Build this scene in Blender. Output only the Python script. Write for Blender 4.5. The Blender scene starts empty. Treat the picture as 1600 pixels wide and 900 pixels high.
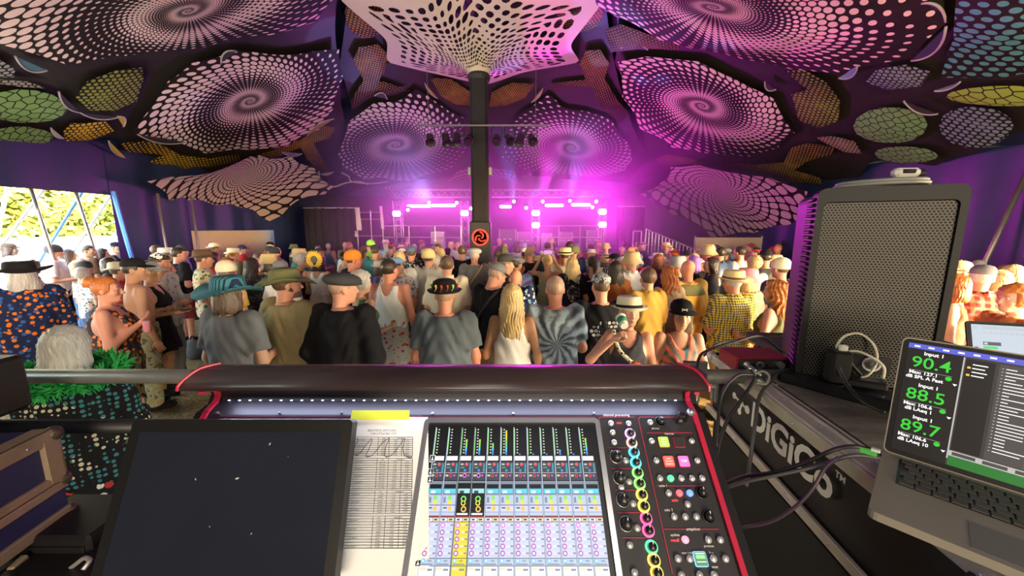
import bpy, math, random
import numpy as np
from mathutils import Vector, Matrix, Euler
from mathutils.geometry import delaunay_2d_cdt
random.seed(7); RNG = np.random.default_rng(7)
sc = bpy.context.scene
C = sc.collection
# ------------------------------------------------------------------ camera
CAM = Vector((0.0, 0.0, 2.11)); F = 581.0; PITCH = math.radians(9.2)
cd = bpy.data.cameras.new('camera'); cd.sensor_width = 36; cd.lens = F / 1600 * 36; cd.clip_start = 0.02; cd.clip_end = 300
cam = bpy.data.objects.new('camera', cd); C.objects.link(cam)
cam.location = CAM; cam.rotation_euler = (math.pi / 2 - PITCH, 0, 0); sc.camera = cam
# ------------------------------------------------------------------ view
vs = sc.view_settings
vs.view_transform = 'Standard'; vs.look = 'None'; vs.gamma = 1; vs.use_curve_mapping = False
vs.exposure = 0.6
# ------------------------------------------------------------------ world and sun
w = bpy.data.worlds.new('world'); sc.world = w; w.use_nodes = True
nt = w.node_tree; bg = nt.nodes['Background']
sky = nt.nodes.new('ShaderNodeTexSky'); sky.sky_type = 'NISHITA'; sky.sun_disc = False
sky.sun_elevation = math.radians(18); sky.sun_rotation = math.radians(140)
nt.links.new(sky.outputs[0], bg.inputs[0]); bg.inputs[1].default_value = 3.2

def add_light(name, kind, loc, energy, color, target=None, **kw):
    ld = bpy.data.lights.new(name, kind); ld.energy = energy; ld.color = color
    for k, v in kw.items(): setattr(ld, k, v)
    o = bpy.data.objects.new(name, ld); C.objects.link(o); o.location = loc
    if target is not None:
        o.rotation_euler = (Vector(target) - Vector(loc)).to_track_quat('-Z', 'Y').to_euler()
    return o
SUN_DIR = Vector((-0.72, 0.68, -0.235))
add_light('low_sun', 'SUN', (20, -20, 8), 24.0, (1.0, 0.70, 0.34), Vector((20, -20, 8)) + SUN_DIR, angle=0.02)
# daylight through the left opening, then an added fill behind the camera
add_light('daylight_left_opening', 'AREA', (-9.0, 5.5, 2.0), 170, (1.0, 0.93, 0.78), (-3, 6.5, 1.2), shape='RECTANGLE', size=6.0, size_y=1.6)
add_light('rear_crowd_fill', 'AREA', (0.5, -5.6, 2.4), 400, (1.0, 0.82, 0.58), (0.3, 8, 1.6), shape='RECTANGLE', size=4, size_y=1.4)
# added fill spots that brighten the fabric, and an added fill over the desk
add_light('fabric_fill_west', 'SPOT', (-3.4, -0.4, 1.9), 500, (1.0, 0.76, 0.60), (-5.0, 6.2, 5.2), spot_size=math.radians(95), spot_blend=.7, shadow_soft_size=.3)
add_light('fabric_fill_east', 'SPOT', (3.6, -0.4, 2.0), 500, (1.0, 0.74, 0.58), (5.0, 6.2, 5.2), spot_size=math.radians(95), spot_blend=.7, shadow_soft_size=.3)
add_light('fabric_fill_middle', 'SPOT', (-0.7, 4.6, 2.6), 150, (1.0, 0.82, 0.60), (-0.8, 8.9, 6.4), spot_size=math.radians(70), spot_blend=.7, shadow_soft_size=.3)
add_light('desk_fill', 'AREA', (0.35, -0.8, 3.0), 7.5, (1.0, 0.93, 0.85), (0, 0.8, 1.6), size=0.7)

# ------------------------------------------------------------------ pixel helpers (1600x900 frame)
_fw = Vector((0, math.cos(PITCH), -math.sin(PITCH))); _up = Vector((0, math.sin(PITCH), math.cos(PITCH))); _rt = Vector((1, 0, 0))
def ray(px, py): return _fw + _rt * ((px - 800) / F) - _up * ((py - 450) / F)
def at_d(px, py, D):
    d = ray(px, py); return CAM + d * (D / d.y)
def at_zc(px, py, zc): return CAM + ray(px, py) * zc
def at_z(px, py, z):
    d = ray(px, py); return CAM + d * ((z - CAM.z) / d.z)
def at_plane(px, py, p0, n):
    d = ray(px, py); n = Vector(n); return CAM + d * ((Vector(p0) - CAM).dot(n) / d.dot(n))

# ------------------------------------------------------------------ materials
MATS = {}
def _new(name):
    m = bpy.data.materials.new(name); m.use_nodes = True
    return m, m.node_tree, m.node_tree.nodes['Principled BSDF']
def N(nt, kind, **kw):
    n = nt.nodes.new(kind)
    for k, v in kw.items(): setattr(n, k, v)
    return n
def setin(nt, sock, v):
    if isinstance(v, bpy.types.NodeSocket): nt.links.new(v, sock)
    elif isinstance(v, (tuple, list)) and len(v) == 3 and sock.type == 'RGBA': sock.default_value = (*v, 1)
    else: sock.default_value = v
def mth(nt, op, a, b=None, c=None):
    n = nt.nodes.new('ShaderNodeMath'); n.operation = op
    for i, v in enumerate((a, b, c)):
        if v is not None: setin(nt, n.inputs[i], v)
    return n.outputs[0]
def mixc(nt, f, a, b):
    n = nt.nodes.new('ShaderNodeMix'); n.data_type = 'RGBA'
    setin(nt, n.inputs[0], f); setin(nt, n.inputs[6], a); setin(nt, n.inputs[7], b)
    return n.outputs[2]
def coords(nt, kind='Object', scale=(1, 1, 1)):
    t = nt.nodes.new('ShaderNodeTexCoord'); mp = nt.nodes.new('ShaderNodeMapping'); mp.inputs['Scale'].default_value = scale
    nt.links.new(t.outputs[kind], mp.inputs[0]); return mp.outputs[0]
def noise(nt, vec, scale, detail=3, rough=.6):
    n = nt.nodes.new('ShaderNodeTexNoise'); n.inputs['Scale'].default_value = scale; n.inputs['Detail'].default_value = detail
    n.inputs['Roughness'].default_value = rough; nt.links.new(vec, n.inputs['Vector']); return n.outputs[0]
def ramp(nt, f, stops, interp='LINEAR'):
    r = nt.nodes.new('ShaderNodeValToRGB'); cr = r.color_ramp; cr.interpolation = interp
    while len(cr.elements) < len(stops): cr.elements.new(0.5)
    for e, (p, c) in zip(cr.elements, stops): e.position = p; e.color = (*c, 1)
    nt.links.new(f, r.inputs[0]); return r.outputs[0]
def dk(c, k): return tuple(max(0, min(1, x * k)) for x in c)
def bumpit(nt, b, h, strength=.3, dist=.01):
    n = nt.nodes.new('ShaderNodeBump'); n.inputs['Strength'].default_value = strength; n.inputs['Distance'].default_value = dist
    nt.links.new(h, n.inputs['Height']); nt.links.new(n.outputs[0], b.inputs['Normal'])
def mat(name, col, rough=.6, metal=0, var=.15, scale=6, bump=0, emit=0, spec=.5, stretch=(1, 1, 1)):
    """plain procedural material: base colour broken up by noise"""
    if name in MATS: return MATS[name]
    m, nt, b = _new(name)
    v = coords(nt, 'Object', stretch); f = noise(nt, v, scale)
    bc = dk(col, .25) if emit else col
    c = mixc(nt, f, dk(bc, 1 - var), dk(bc, 1 + var))
    nt.links.new(c, b.inputs['Base Color']); b.inputs['Roughness'].default_value = rough; b.inputs['Metallic'].default_value = metal
    b.inputs['Specular IOR Level'].default_value = spec
    if bump: bumpit(nt, b, noise(nt, v, scale * 4), bump, .01)
    if emit:
        b.inputs['Emission Color'].default_value = (*col, 1); b.inputs['Emission Strength'].default_value = emit
    m.diffuse_color = (*col, 1)
    MATS[name] = m; return m

# ------------------------------------------------------------------ objects and meshes
def tagged(o, label, cat=None, group=None, kind=None):
    if label: o['label'] = label
    if cat: o['category'] = cat
    if group: o['group'] = group
    if kind: o['kind'] = kind
    return o
def empty(name, loc=(0, 0, 0), label=None, cat=None, group=None, rot=None, parent=None):
    o = bpy.data.objects.new(name, None); C.objects.link(o); o.location = loc; o.empty_display_size = .1
    if rot is not None: o.rotation_euler = rot
    if parent: o.parent = parent
    return tagged(o, label, cat, group)
def link(name, me, mt=None, parent=None, loc=None):
    o = bpy.data.objects.new(name, me); C.objects.link(o)
    if parent: o.parent = parent
    if loc is not None: o.location = loc
    if mt is not None:
        if not me.materials: me.materials.append(None)
        o.material_slots[0].link = 'OBJECT'; o.material_slots[0].material = mt
    return o
def mesh_from(name, v, f, smooth=False, mi=None, mats=None):
    me = bpy.data.meshes.new(name); me.from_pydata([tuple(p) for p in v], [], [tuple(int(i) for i in q) for q in f])
    if smooth: me.polygons.foreach_set('use_smooth', [True] * len(me.polygons))
    if mats:
        for m in mats: me.materials.append(m)
    if mi is not None: me.polygons.foreach_set('material_index', mi)
    me.update(); return me
class MB:
    """collects shapes, builds ONE mesh object"""
    def __init__(s): s.v = []; s.f = []; s.mi = []; s.m = 0
    def add(s, v, f):
        n = len(s.v); s.v += [Vector(p) for p in v]; s.f += [tuple(i + n for i in q) for q in f]; s.mi += [s.m] * len(f); return s
    def box(s, c, size, rot=None, bev=0):
        x, y, z = size[0] / 2, size[1] / 2, size[2] / 2
        if bev:
            b = min(bev, x * .8, y * .8, z * .8); v = []; f = []
            for (zz, ins) in ((-z, b), (-z + b, 0), (z - b, 0), (z, b)):
                X, Y = x - ins, y - ins; c_ = b if not ins else b * .3
                v += [(X, Y - c_, zz), (X - c_, Y, zz), (-X + c_, Y, zz), (-X, Y - c_, zz), (-X, -Y + c_, zz), (-X + c_, -Y, zz), (X - c_, -Y, zz), (X, -Y + c_, zz)]
            for L in range(3):
                f += [(L * 8 + i, L * 8 + (i + 1) % 8, L * 8 + 8 + (i + 1) % 8, L * 8 + 8 + i) for i in range(8)]
            f += [tuple(range(7, -1, -1)), tuple(range(24, 32))]
        else:
            v = [(a * x, b_ * y, c_ * z) for c_ in (-1, 1) for b_ in (-1, 1) for a in (-1, 1)]
            f = [(0, 2, 3, 1), (4, 5, 7, 6), (0, 1, 5, 4), (2, 6, 7, 3), (0, 4, 6, 2), (1, 3, 7, 5)]
        v = [Vector(p) for p in v]
        if rot is not None:
            R = rot if isinstance(rot, Matrix) else Euler(rot).to_matrix()
            v = [R @ p for p in v]
        c = Vector(c); return s.add([p + c for p in v], f)
    def cyl(s, a, b, r1, r2=None, n=12, cap=True):
        a, b = Vector(a), Vector(b); r2 = r1 if r2 is None else r2
        d = (b - a).normalized(); q = d.orthogonal().normalized(); p = d.cross(q)
        v = []
        for (c, r) in ((a, r1), (b, r2)):
            v += [c + (q * math.cos(2 * math.pi * i / n) + p * math.sin(2 * math.pi * i / n)) * r for i in range(n)]
        f = [(i, (i + 1) % n, n + (i + 1) % n, n + i) for i in range(n)]
        if cap: f += [tuple(range(n - 1, -1, -1)), tuple(range(n, 2 * n))]
        return s.add(v, f)
    def tube(s, pts, r, n=8, smooth=4):
        P = [Vector(p) for p in pts]
        if smooth and len(P) > 2:                       # Catmull-Rom
            Q = []
            E = [P[0] * 2 - P[1]] + P + [P[-1] * 2 - P[-2]]
            for i in range(1, len(E) - 2):
                p0, p1, p2, p3 = E[i - 1:i + 3]
                for k in range(smooth):
                    t = k / smooth
                    Q.append(.5 * ((2 * p1) + (p2 - p0) * t + (2 * p0 - 5 * p1 + 4 * p2 - p3) * t * t + (3 * p1 - p0 - 3 * p2 + p3) * t ** 3))
            P = Q + [P[-1]]
        v = []; ref = None
        for i, p in enumerate(P):
            d = (P[min(i + 1, len(P) - 1)] - P[max(i - 1, 0)]).normalized()
            ref = d.orthogonal().normalized() if ref is None else (ref - d * ref.dot(d)).normalized()
            w_ = d.cross(ref); rr = r[min(i, len(r) - 1)] if isinstance(r, (list, tuple)) else r
            v += [p + (ref * math.cos(2 * math.pi * k / n) + w_ * math.sin(2 * math.pi * k / n)) * rr for k in range(n)]
        f = []
        for i in range(len(P) - 1):
            f += [(i * n + k, i * n + (k + 1) % n, (i + 1) * n + (k + 1) % n, (i + 1) * n + k) for k in range(n)]
        f += [tuple(range(n - 1, -1, -1)), tuple(range((len(P) - 1) * n, len(P) * n))]
        return s.add(v, f)
    def lathe(s, prof, n=24, c=(0, 0, 0), sx=1, sy=1, wob=None, M=None, arc=None):
        v = []; f = []
        for (r, z) in prof:
            for i in range(n):
                t = 2 * math.pi * i / n; dz = wob(t, r) if wob else 0
                v.append(Vector((c[0] + r * math.cos(t) * sx, c[1] + r * math.sin(t) * sy, c[2] + z + dz)))
        for j in range(len(prof) - 1):
            for i in range(n):
                k = (i + 1) % n; f.append((j * n + i, j * n + k, (j + 1) * n + k, (j + 1) * n + i))
        if prof[0][0] > 1e-5: f.append(tuple(range(n - 1, -1, -1)))
        if prof[-1][0] > 1e-5: f.append(tuple(range((len(prof) - 1) * n, len(prof) * n)))
        if M is not None: v = [M @ p for p in v]
        return s.add(v, f)
    def prism(s, poly, ext, O=(0, 0, 0), ax=((1, 0, 0), (0, 1, 0)), start=0.0):
        """polygon in the plane (O, ax) extruded along the plane's normal"""
        a, b = Vector(ax[0]), Vector(ax[1]); nn = a.cross(b).normalized(); O = Vector(O); k = len(poly)
        v = [O + a * p[0] + b * p[1] + nn * start for p in poly] + [O + a * p[0] + b * p[1] + nn * (start + ext) for p in poly]
        f = [tuple(range(k - 1, -1, -1)), tuple(range(k, 2 * k))] + [(i, (i + 1) % k, k + (i + 1) % k, k + i) for i in range(k)]
        return s.add(v, f)
    def quad(s, a, b, c, d): return s.add([a, b, c, d], [(0, 1, 2, 3)])
    def ball(s, c, r, n=10, sc_=(1, 1, 1)):
        v = []; f = []; m = max(4, n // 2)
        for j in range(1, m):
            ph = math.pi * j / m
            v += [(c[0] + r * sc_[0] * math.sin(ph) * math.cos(2 * math.pi * i / n), c[1] + r * sc_[1] * math.sin(ph) * math.sin(2 * math.pi * i / n), c[2] + r * sc_[2] * math.cos(ph)) for i in range(n)]
        v += [(c[0], c[1], c[2] + r * sc_[2]), (c[0], c[1], c[2] - r * sc_[2])]; T = len(v) - 2
        for j in range(m - 2):
            f += [(j * n + i, (j + 1) * n + i, (j + 1) * n + (i + 1) % n, j * n + (i + 1) % n) for i in range(n)]
        f += [(T, i, (i + 1) % n) for i in range(n)] + [(T + 1, (m - 2) * n + (i + 1) % n, (m - 2) * n + i) for i in range(n)]
        return s.add(v, f)
    def build(s, name, mt, parent=None, origin=None, smooth=False, mats=None):
        o_ = Vector(origin) if origin is not None else Vector((0, 0, 0))
        me = mesh_from(name, [p - o_ for p in s.v], s.f, smooth, s.mi if mats else None, mats)
        return link(name, me, None if mats else mt, parent, None if parent else (o_ if origin is not None else None))
def rrect(w_, h_, r, n=4):
    out = []
    for (cx, cy, a0) in ((w_ / 2 - r, h_ / 2 - r, 0), (-w_ / 2 + r, h_ / 2 - r, 90), (-w_ / 2 + r, -h_ / 2 + r, 180), (w_ / 2 - r, -h_ / 2 + r, 270)):
        for i in range(n + 1):
            a = math.radians(a0 + 90 * i / n); out.append((cx + r * math.cos(a), cy + r * math.sin(a)))
    return out
def text_mesh(body, size, align='CENTER', ext=0, bold=0.0, space=1.0):
    cu = bpy.data.curves.new('lettering', 'FONT'); cu.body = body; cu.size = size; cu.align_x = align; cu.align_y = 'CENTER'
    cu.extrude = ext; cu.offset = bold; cu.resolution_u = 3; cu.space_character = space
    o = bpy.data.objects.new('lettering', cu); C.objects.link(o)
    me = bpy.data.meshes.new_from_object(o); bpy.data.objects.remove(o); bpy.data.curves.remove(cu)
    me.materials.clear(); return me
def text(name, body, size, mt, parent, loc, rot=(0, 0, 0), sx=1.0, **kw):
    o = link(name, text_mesh(body, size, **kw), mt, parent, loc); o.rotation_euler = rot; o.scale = (sx, 1, 1); return o
# ================================================================== TENT AND CEILING
GZ = -.12   # ground level
POLE = Vector((-0.80, 9.7, 0))
def S(x, y):
    """underside of the stretched ceiling decoration: a cone round the king pole, dropping to the eaves"""
    r = np.sqrt((x - POLE.x) ** 2 + (y - POLE.y) ** 2)
    z = 6.75 - .35 * (np.sqrt(r * r + .8) - 2.7) - .05 * np.maximum(0, np.abs(x + .2) - 5.0) ** 2
    return z
def hit_S(px, py, off=0.0):
    d = ray(px, py); t = 0.5
    prev = None
    for i in range(400):
        p = CAM + d * t; g = p.z - (float(S(p.x, p.y)) + off)
        if g > 0 or t > 30:
            break
        t += 0.06
    a, b = t - .06, t
    for i in range(14):
        mdl = (a + b) / 2; p = CAM + d * mdl
        if p.z > float(S(p.x, p.y)) + off: b = mdl
        else: a = mdl
    return CAM + d * b
M_CANVAS = mat('navy_canvas', (.014, .022, .075), .55, var=.25, scale=1.5, bump=.1)
M_CANVAS_W = mat('navy_wall_canvas', (.02, .035, .11), .42, var=.3, scale=1.2, bump=.25)
# roof canvas
xs = np.linspace(-9.6, 9.4, 40); ys = np.linspace(-9.0, 19.0, 54)
v = []; f = []
for y in ys:
    for x in xs:
        v.append((x, y, max(3.05, float(S(x, y)) + .42)))
nx = len(xs)
for j in range(len(ys) - 1):
    for i in range(nx - 1): f.append((j * nx + i, j * nx + i + 1, (j + 1) * nx + i + 1, (j + 1) * nx + i))
tagged(link('roof', mesh_from('roof', v, f, True), M_CANVAS), 'dark navy big-top canvas roof above the patterned fabric', None, None, 'structure')
# grass ground
m, nt, b = _new('trampled_straw_grass')
v_ = coords(nt, 'Object'); n1 = noise(nt, v_, 1.1, 4); n2 = noise(nt, v_, 28, 6, .75)
c = ramp(nt, mth(nt, 'MULTIPLY_ADD', n2, .75, mth(nt, 'MULTIPLY', n1, .25)), [(.3, (.03, .022, .01)), (.48, (.16, .115, .045)), (.62, (.36, .27, .10)), (.75, (.55, .44, .2))])
nt.links.new(c, b.inputs['Base Color']); b.inputs['Roughness'].default_value = .9; bumpit(nt, b, n2, .9, .04); MATS['straw'] = m
gm = MB(); gm.quad((-60, -25, GZ), (60, -25, GZ), (60, 70, GZ), (-60, 70, GZ))
tagged(gm.build('ground', m), 'trampled straw-coloured grass floor of the tent', None, None, 'structure')
def wall(name, pts, z0, z1, mt, label, fold=.05, n=None, seed=0):
    z0 = GZ if z0 == 0 else z0
    """hanging canvas wall with soft vertical folds; z1 may be a function of (x, y)"""
    P = [Vector((*p, 0)) for p in pts]; L = [(P[i + 1] - P[i]).length for i in range(len(P) - 1)]
    tot = sum(L); n = n or max(12, int(tot / .12)); v = []; f = []
    rr = random.Random(seed); ph = [rr.uniform(0, 6.3) for _ in range(3)]
    for k in range(n + 1):
        s = tot * k / n; i = 0
        while i < len(L) - 1 and s > L[i]: s -= L[i]; i += 1
        d = (P[i + 1] - P[i]).normalized(); q = P[i] + d * s; nn = Vector((-d.y, d.x, 0))
        off = fold * (math.sin(k * .7 + ph[0]) + .6 * math.sin(k * .31 + ph[1]))
        top = z1(q.x, q.y) if callable(z1) else z1
        for j in range(7):
            t = j / 6; p = q + nn * off * (1 - t * .7); v.append((p.x, p.y, z0 + (top - z0) * t))
    for k in range(n):
        for j in range(6): f.append((k * 7 + j, (k + 1) * 7 + j, (k + 1) * 7 + j + 1, k * 7 + j + 1))
    return tagged(link(name, mesh_from(name, v, f, True), mt), label, None, None, 'structure')
roofz = lambda x, y: max(3.05, float(S(x, y)) + .42)
wall('wall_left', [(-9.35, 8.9), (-9.35, 10.9)], 0, roofz, M_CANVAS_W, 'dark navy canvas side wall beside the bright opening', .08, seed=1)
wall('wall_left_upper', [(-9.35, 1.0), (-9.35, 8.95)], 2.86, roofz, M_CANVAS_W, 'navy canvas valance hanging above the bright side opening', .02, seed=2)
wall('wall_left_rear', [(-9.35, 10.9), (-9.35, 14.8)], 2.02, roofz, M_CANVAS_W, 'navy canvas side wall rolled up over the pale screen', .05, seed=8)
wall('wall_back', [(-9.35, 14.8), (-9.0, 18.6), (9.2, 18.6), (9.2, 13.5)], 0, roofz, M_CANVAS_W, 'navy canvas wall round the back of the stage', .06, seed=3)
wall('wall_right', [(9.1, 13.5), (9.1, 3.4)], 0, roofz, M_CANVAS_W, 'navy canvas side wall of the tent behind the loudspeaker', .05, seed=4)
wall('wall_rear_sun_block', [(-9.35, 1.0), (-9.35, -8.9), (9.1, -8.9), (9.1, -3.6)], 0, 3.3, M_CANVAS_W, 'unseen navy canvas wall behind the mixing position, shaped to limit the sun', .05, seed=5)  # unseen wall; its extent lets sun reach only the right-hand crowd

# ---- fabric print materials (log-polar dot lattices)
BROWN = (.014, .009, .008)
def fabric_print(name, kind, col, N_=44, arm=2, tw=0.0, base=BROWN, col2=None):
    if name in MATS: return MATS[name]
    m, nt, b = _new(name)
    uv = N(nt, 'ShaderNodeUVMap'); uv.uv_map = 'pattern'
    sp = N(nt, 'ShaderNodeSeparateXYZ'); nt.links.new(uv.outputs[0], sp.inputs[0]); x, y = sp.outputs[0], sp.outputs[1]
    r2 = mth(nt, 'ADD', mth(nt, 'ADD', mth(nt, 'MULTIPLY', x, x), mth(nt, 'MULTIPLY', y, y)), 1e-5)
    lr = mth(nt, 'MULTIPLY', mth(nt, 'LOGARITHM', r2, math.e), .5)          # ln r
    th = mth(nt, 'ARCTAN2', y, x)
    rr = mth(nt, 'SQRT', r2)
    def lattice(u, v, pw):
        def d(o):
            fu = mth(nt, 'ABSOLUTE', mth(nt, 'SUBTRACT', mth(nt, 'FRACT', mth(nt, 'ADD', u, o)), .5))
            fv = mth(nt, 'MULTIPLY', mth(nt, 'ABSOLUTE', mth(nt, 'SUBTRACT', mth(nt, 'FRACT', mth(nt, 'ADD', v, o)), .5)), 1.732 if pw == 2 else 1.0)
            return mth(nt, 'POWER', mth(nt, 'ADD', mth(nt, 'POWER', fu, pw), mth(nt, 'POWER', fv, pw)), 1 / pw)
        return mth(nt, 'MINIMUM', d(0.0), d(0.5)) if pw == 2 else d(0.0)
    k = N_ / (2 * math.pi)
    if kind in ('spiral', 'net'):
        a = mth(nt, 'MULTIPLY', th, k); q = mth(nt, 'MULTIPLY', lr, k)
        if kind == 'spiral':
            u = mth(nt, 'MULTIPLY_ADD', q, .55, a); v = mth(nt, 'MULTIPLY_ADD', th, arm / (2 * math.pi), mth(nt, 'MULTIPLY', q, .577))
            dist = lattice(u, v, 2)
            wv = mth(nt, 'SINE', mth(nt, 'ADD', mth(nt, 'MULTIPLY', th, float(1)), mth(nt, 'MULTIPLY_ADD', lr, 5.2, tw)))
            R = mth(nt, 'MULTIPLY_ADD', wv, .125, .295)
        else:
            u = mth(nt, 'ADD', a, mth(nt, 'MULTIPLY', q, .5)); v = mth(nt, 'SUBTRACT', mth(nt, 'MULTIPLY', q, .9), mth(nt, 'MULTIPLY', a, 0.0))
            u2 = mth(nt, 'ADD', u, mth(nt, 'MULTIPLY', mth(nt, 'FLOOR', v), 0.0))
            dist = lattice(u2, v, 3.2); R = .42
    elif kind == 'dots':
        u = mth(nt, 'MULTIPLY', x, N_); v = mth(nt, 'MULTIPLY', y, N_ * .577)
        dist = lattice(u, v, 2)
        sz = noise(nt, uv.outputs[0], 3.0, 1)
        R = mth(nt, 'SUBTRACT', mth(nt, 'MULTIPLY_ADD', sz, .22, .30), mth(nt, 'MULTIPLY', rr, tw))
    elif kind == 'hex':
        vn = N(nt, 'ShaderNodeTexVoronoi', feature='DISTANCE_TO_EDGE', voronoi_dimensions='2D'); vn.inputs['Scale'].default_value = N_
        vn.inputs['Randomness'].default_value = .55
        nt.links.new(uv.outputs[0], vn.inputs['Vector'])
        dist = mth(nt, 'SUBTRACT', .5, vn.outputs['Distance']); R = .44
    on = mth(nt, 'LESS_THAN', dist, R)
    vv = coords(nt, 'Object'); nz = noise(nt, vv, 1.3, 2)
    light = mixc(nt, nz, dk(col, .8), col2 or dk(col, 1.1))
    dark = mixc(nt, nz, dk(base, .6), dk(base, 1.5))
    nt.links.new(mixc(nt, on, dark, light), b.inputs['Base Color']); b.inputs['Roughness'].default_value = .75
    b.inputs['Specular IOR Level'].default_value = .2
    bumpit(nt, b, noise(nt, vv, 2.2, 2), .25, .05)
    MATS[name] = m; return m
def resample(poly, step, scallop=0.0):
    out = []
    n = len(poly)
    cx = sum(p[0] for p in poly) / n; cy = sum(p[1] for p in poly) / n
    for i in range(n):
        a, b_ = poly[i], poly[(i + 1) % n]; L = math.hypot(b_[0] - a[0], b_[1] - a[1]); k = max(1, int(L / step))
        for j in range(k):
            t = j / k; s = scallop * 4 * t * (1 - t) * L
            x, y = a[0] + (b_[0] - a[0]) * t, a[1] + (b_[1] - a[1]) * t
            dx, dy = cx - x, cy - y; dl = math.hypot(dx, dy) + 1e-6
            out.append((x + dx / dl * s, y + dy / dl * s))
    return out
def panel_mesh(name, pxpoly, center, off, sag=0.12, step=.16, stretch=(1, 1), rot=0, scallop=.0, tugs=None, free=None):
    """a stretched sheet: outline given on the ceiling surface, grid-filled, pattern coordinates about its centre"""
    poly = []
    for (px, py) in pxpoly:
        p = hit_S(px, py, off); poly.append((p.x, p.y))
    B = resample(poly, step, scallop); n = len(B)
    bx = [p[0] for p in B]; by = [p[1] for p in B]
    arr = np.array(B)
    pts = [Vector(p) for p in B]
    X, Y = np.meshgrid(np.arange(min(bx), max(bx), step), np.arange(min(by), max(by), step)); g = np.stack([X.ravel(), Y.ravel()], 1)
    inside = np.zeros(len(g), bool); j = n - 1
    for i in range(n):
        xi, yi = arr[i]; xj, yj = arr[j]
        c = ((yi > g[:, 1]) != (yj > g[:, 1])) & (g[:, 0] < (xj - xi) * (g[:, 1] - yi) / (yj - yi + 1e-12) + xi); inside ^= c; j = i
    g = g[inside]
    if len(g):
        dm = np.min(np.linalg.norm(g[:, None, :] - arr[None, ::1, :], axis=2), axis=1); g = g[dm > step * .55]
        pts += [Vector(p) for p in g]
    vv, ee, ff, *_ = delaunay_2d_cdt(pts, [(i, (i + 1) % n) for i in range(n)], [], 1, 1e-5)
    vv = np.array([(p.x, p.y) for p in vv])
    de = np.min(np.linalg.norm(vv[:, None, :] - arr[None, :, :], axis=2), axis=1)
    z = S(vv[:, 0], vv[:, 1]) + off - sag * np.tanh(de / .6) + .03 * np.sin(vv[:, 0] * 3 + vv[:, 1] * 2.2)
    c0 = hit_S(*center, off); cx, cy = c0.x, c0.y
    me = mesh_from(name, np.column_stack([vv, z]), [tuple(reversed(q)) for q in ff], True)
    uvl = me.uv_layers.new(name='pattern'); ca, sa = math.cos(rot), math.sin(rot)
    li = np.zeros(len(me.loops), int); me.loops.foreach_get('vertex_index', li)
    dx, dy = vv[li, 0] - cx, vv[li, 1] - cy; U = (dx * ca - dy * sa) / stretch[0]; V = (dx * sa + dy * ca) / stretch[1]
    uvl.data.foreach_set('uv', np.column_stack([U, V]).ravel())
    return me
def panel(name, label, cat, mt, poly, center, off=-.02, **kw):
    return tagged(link(name, panel_mesh(name, poly, center, off, **kw), mt), label, cat, kw.get('group') or 'patterned stretch fabric ceiling panels')
PINKW = (.80, .62, .56); CREAM = (.78, .66, .56)
# dark base webs the printed pieces are stitched on
M_WEB = mat('dark_brown_stretch_fabric', BROWN, .7, var=.4, scale=1.2, bump=.15)
panel('dark_web_fabric', 'dark brown stretch fabric backing over the entrance side, above the green hexagon patches', 'fabric panel', M_WEB,
      [(-160, -120), (-160, 246), (0, 240), (95, 228), (170, 212), (200, 222), (185, 232), (240, 268), (330, 268), (460, 240), (530, 275), (560, 250), (530, 100), (560, -120)], (200, 100), .16, sag=.05, step=.3, scallop=.04)
panel('dark_web_fabric', 'dark brown stretch fabric backing around the king pole and white funnel', 'fabric panel', M_WEB,
      [(560, -120), (530, 100), (560, 250), (530, 285), (560, 296), (650, 290), (740, 296), (830, 292), (985, 285), (1010, 250), (960, 100), (930, -120)], (750, 100), .14, sag=.05, step=.3, scallop=.02)
panel('dark_web_fabric', 'dark brown stretch fabric backing over the loudspeaker side, behind the teal dots', 'fabric panel', M_WEB,
      [(930, -120), (960, 100), (1010, 250), (985, 285), (1100, 262), (1200, 262), (1300, 284), (1345, 278), (1360, 250), (1460, 262), (1530, 235), (1600, 205), (1760, 190), (1760, -120)], (1300, 100), .16, sag=.05, step=.3, scallop=.04)
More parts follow.
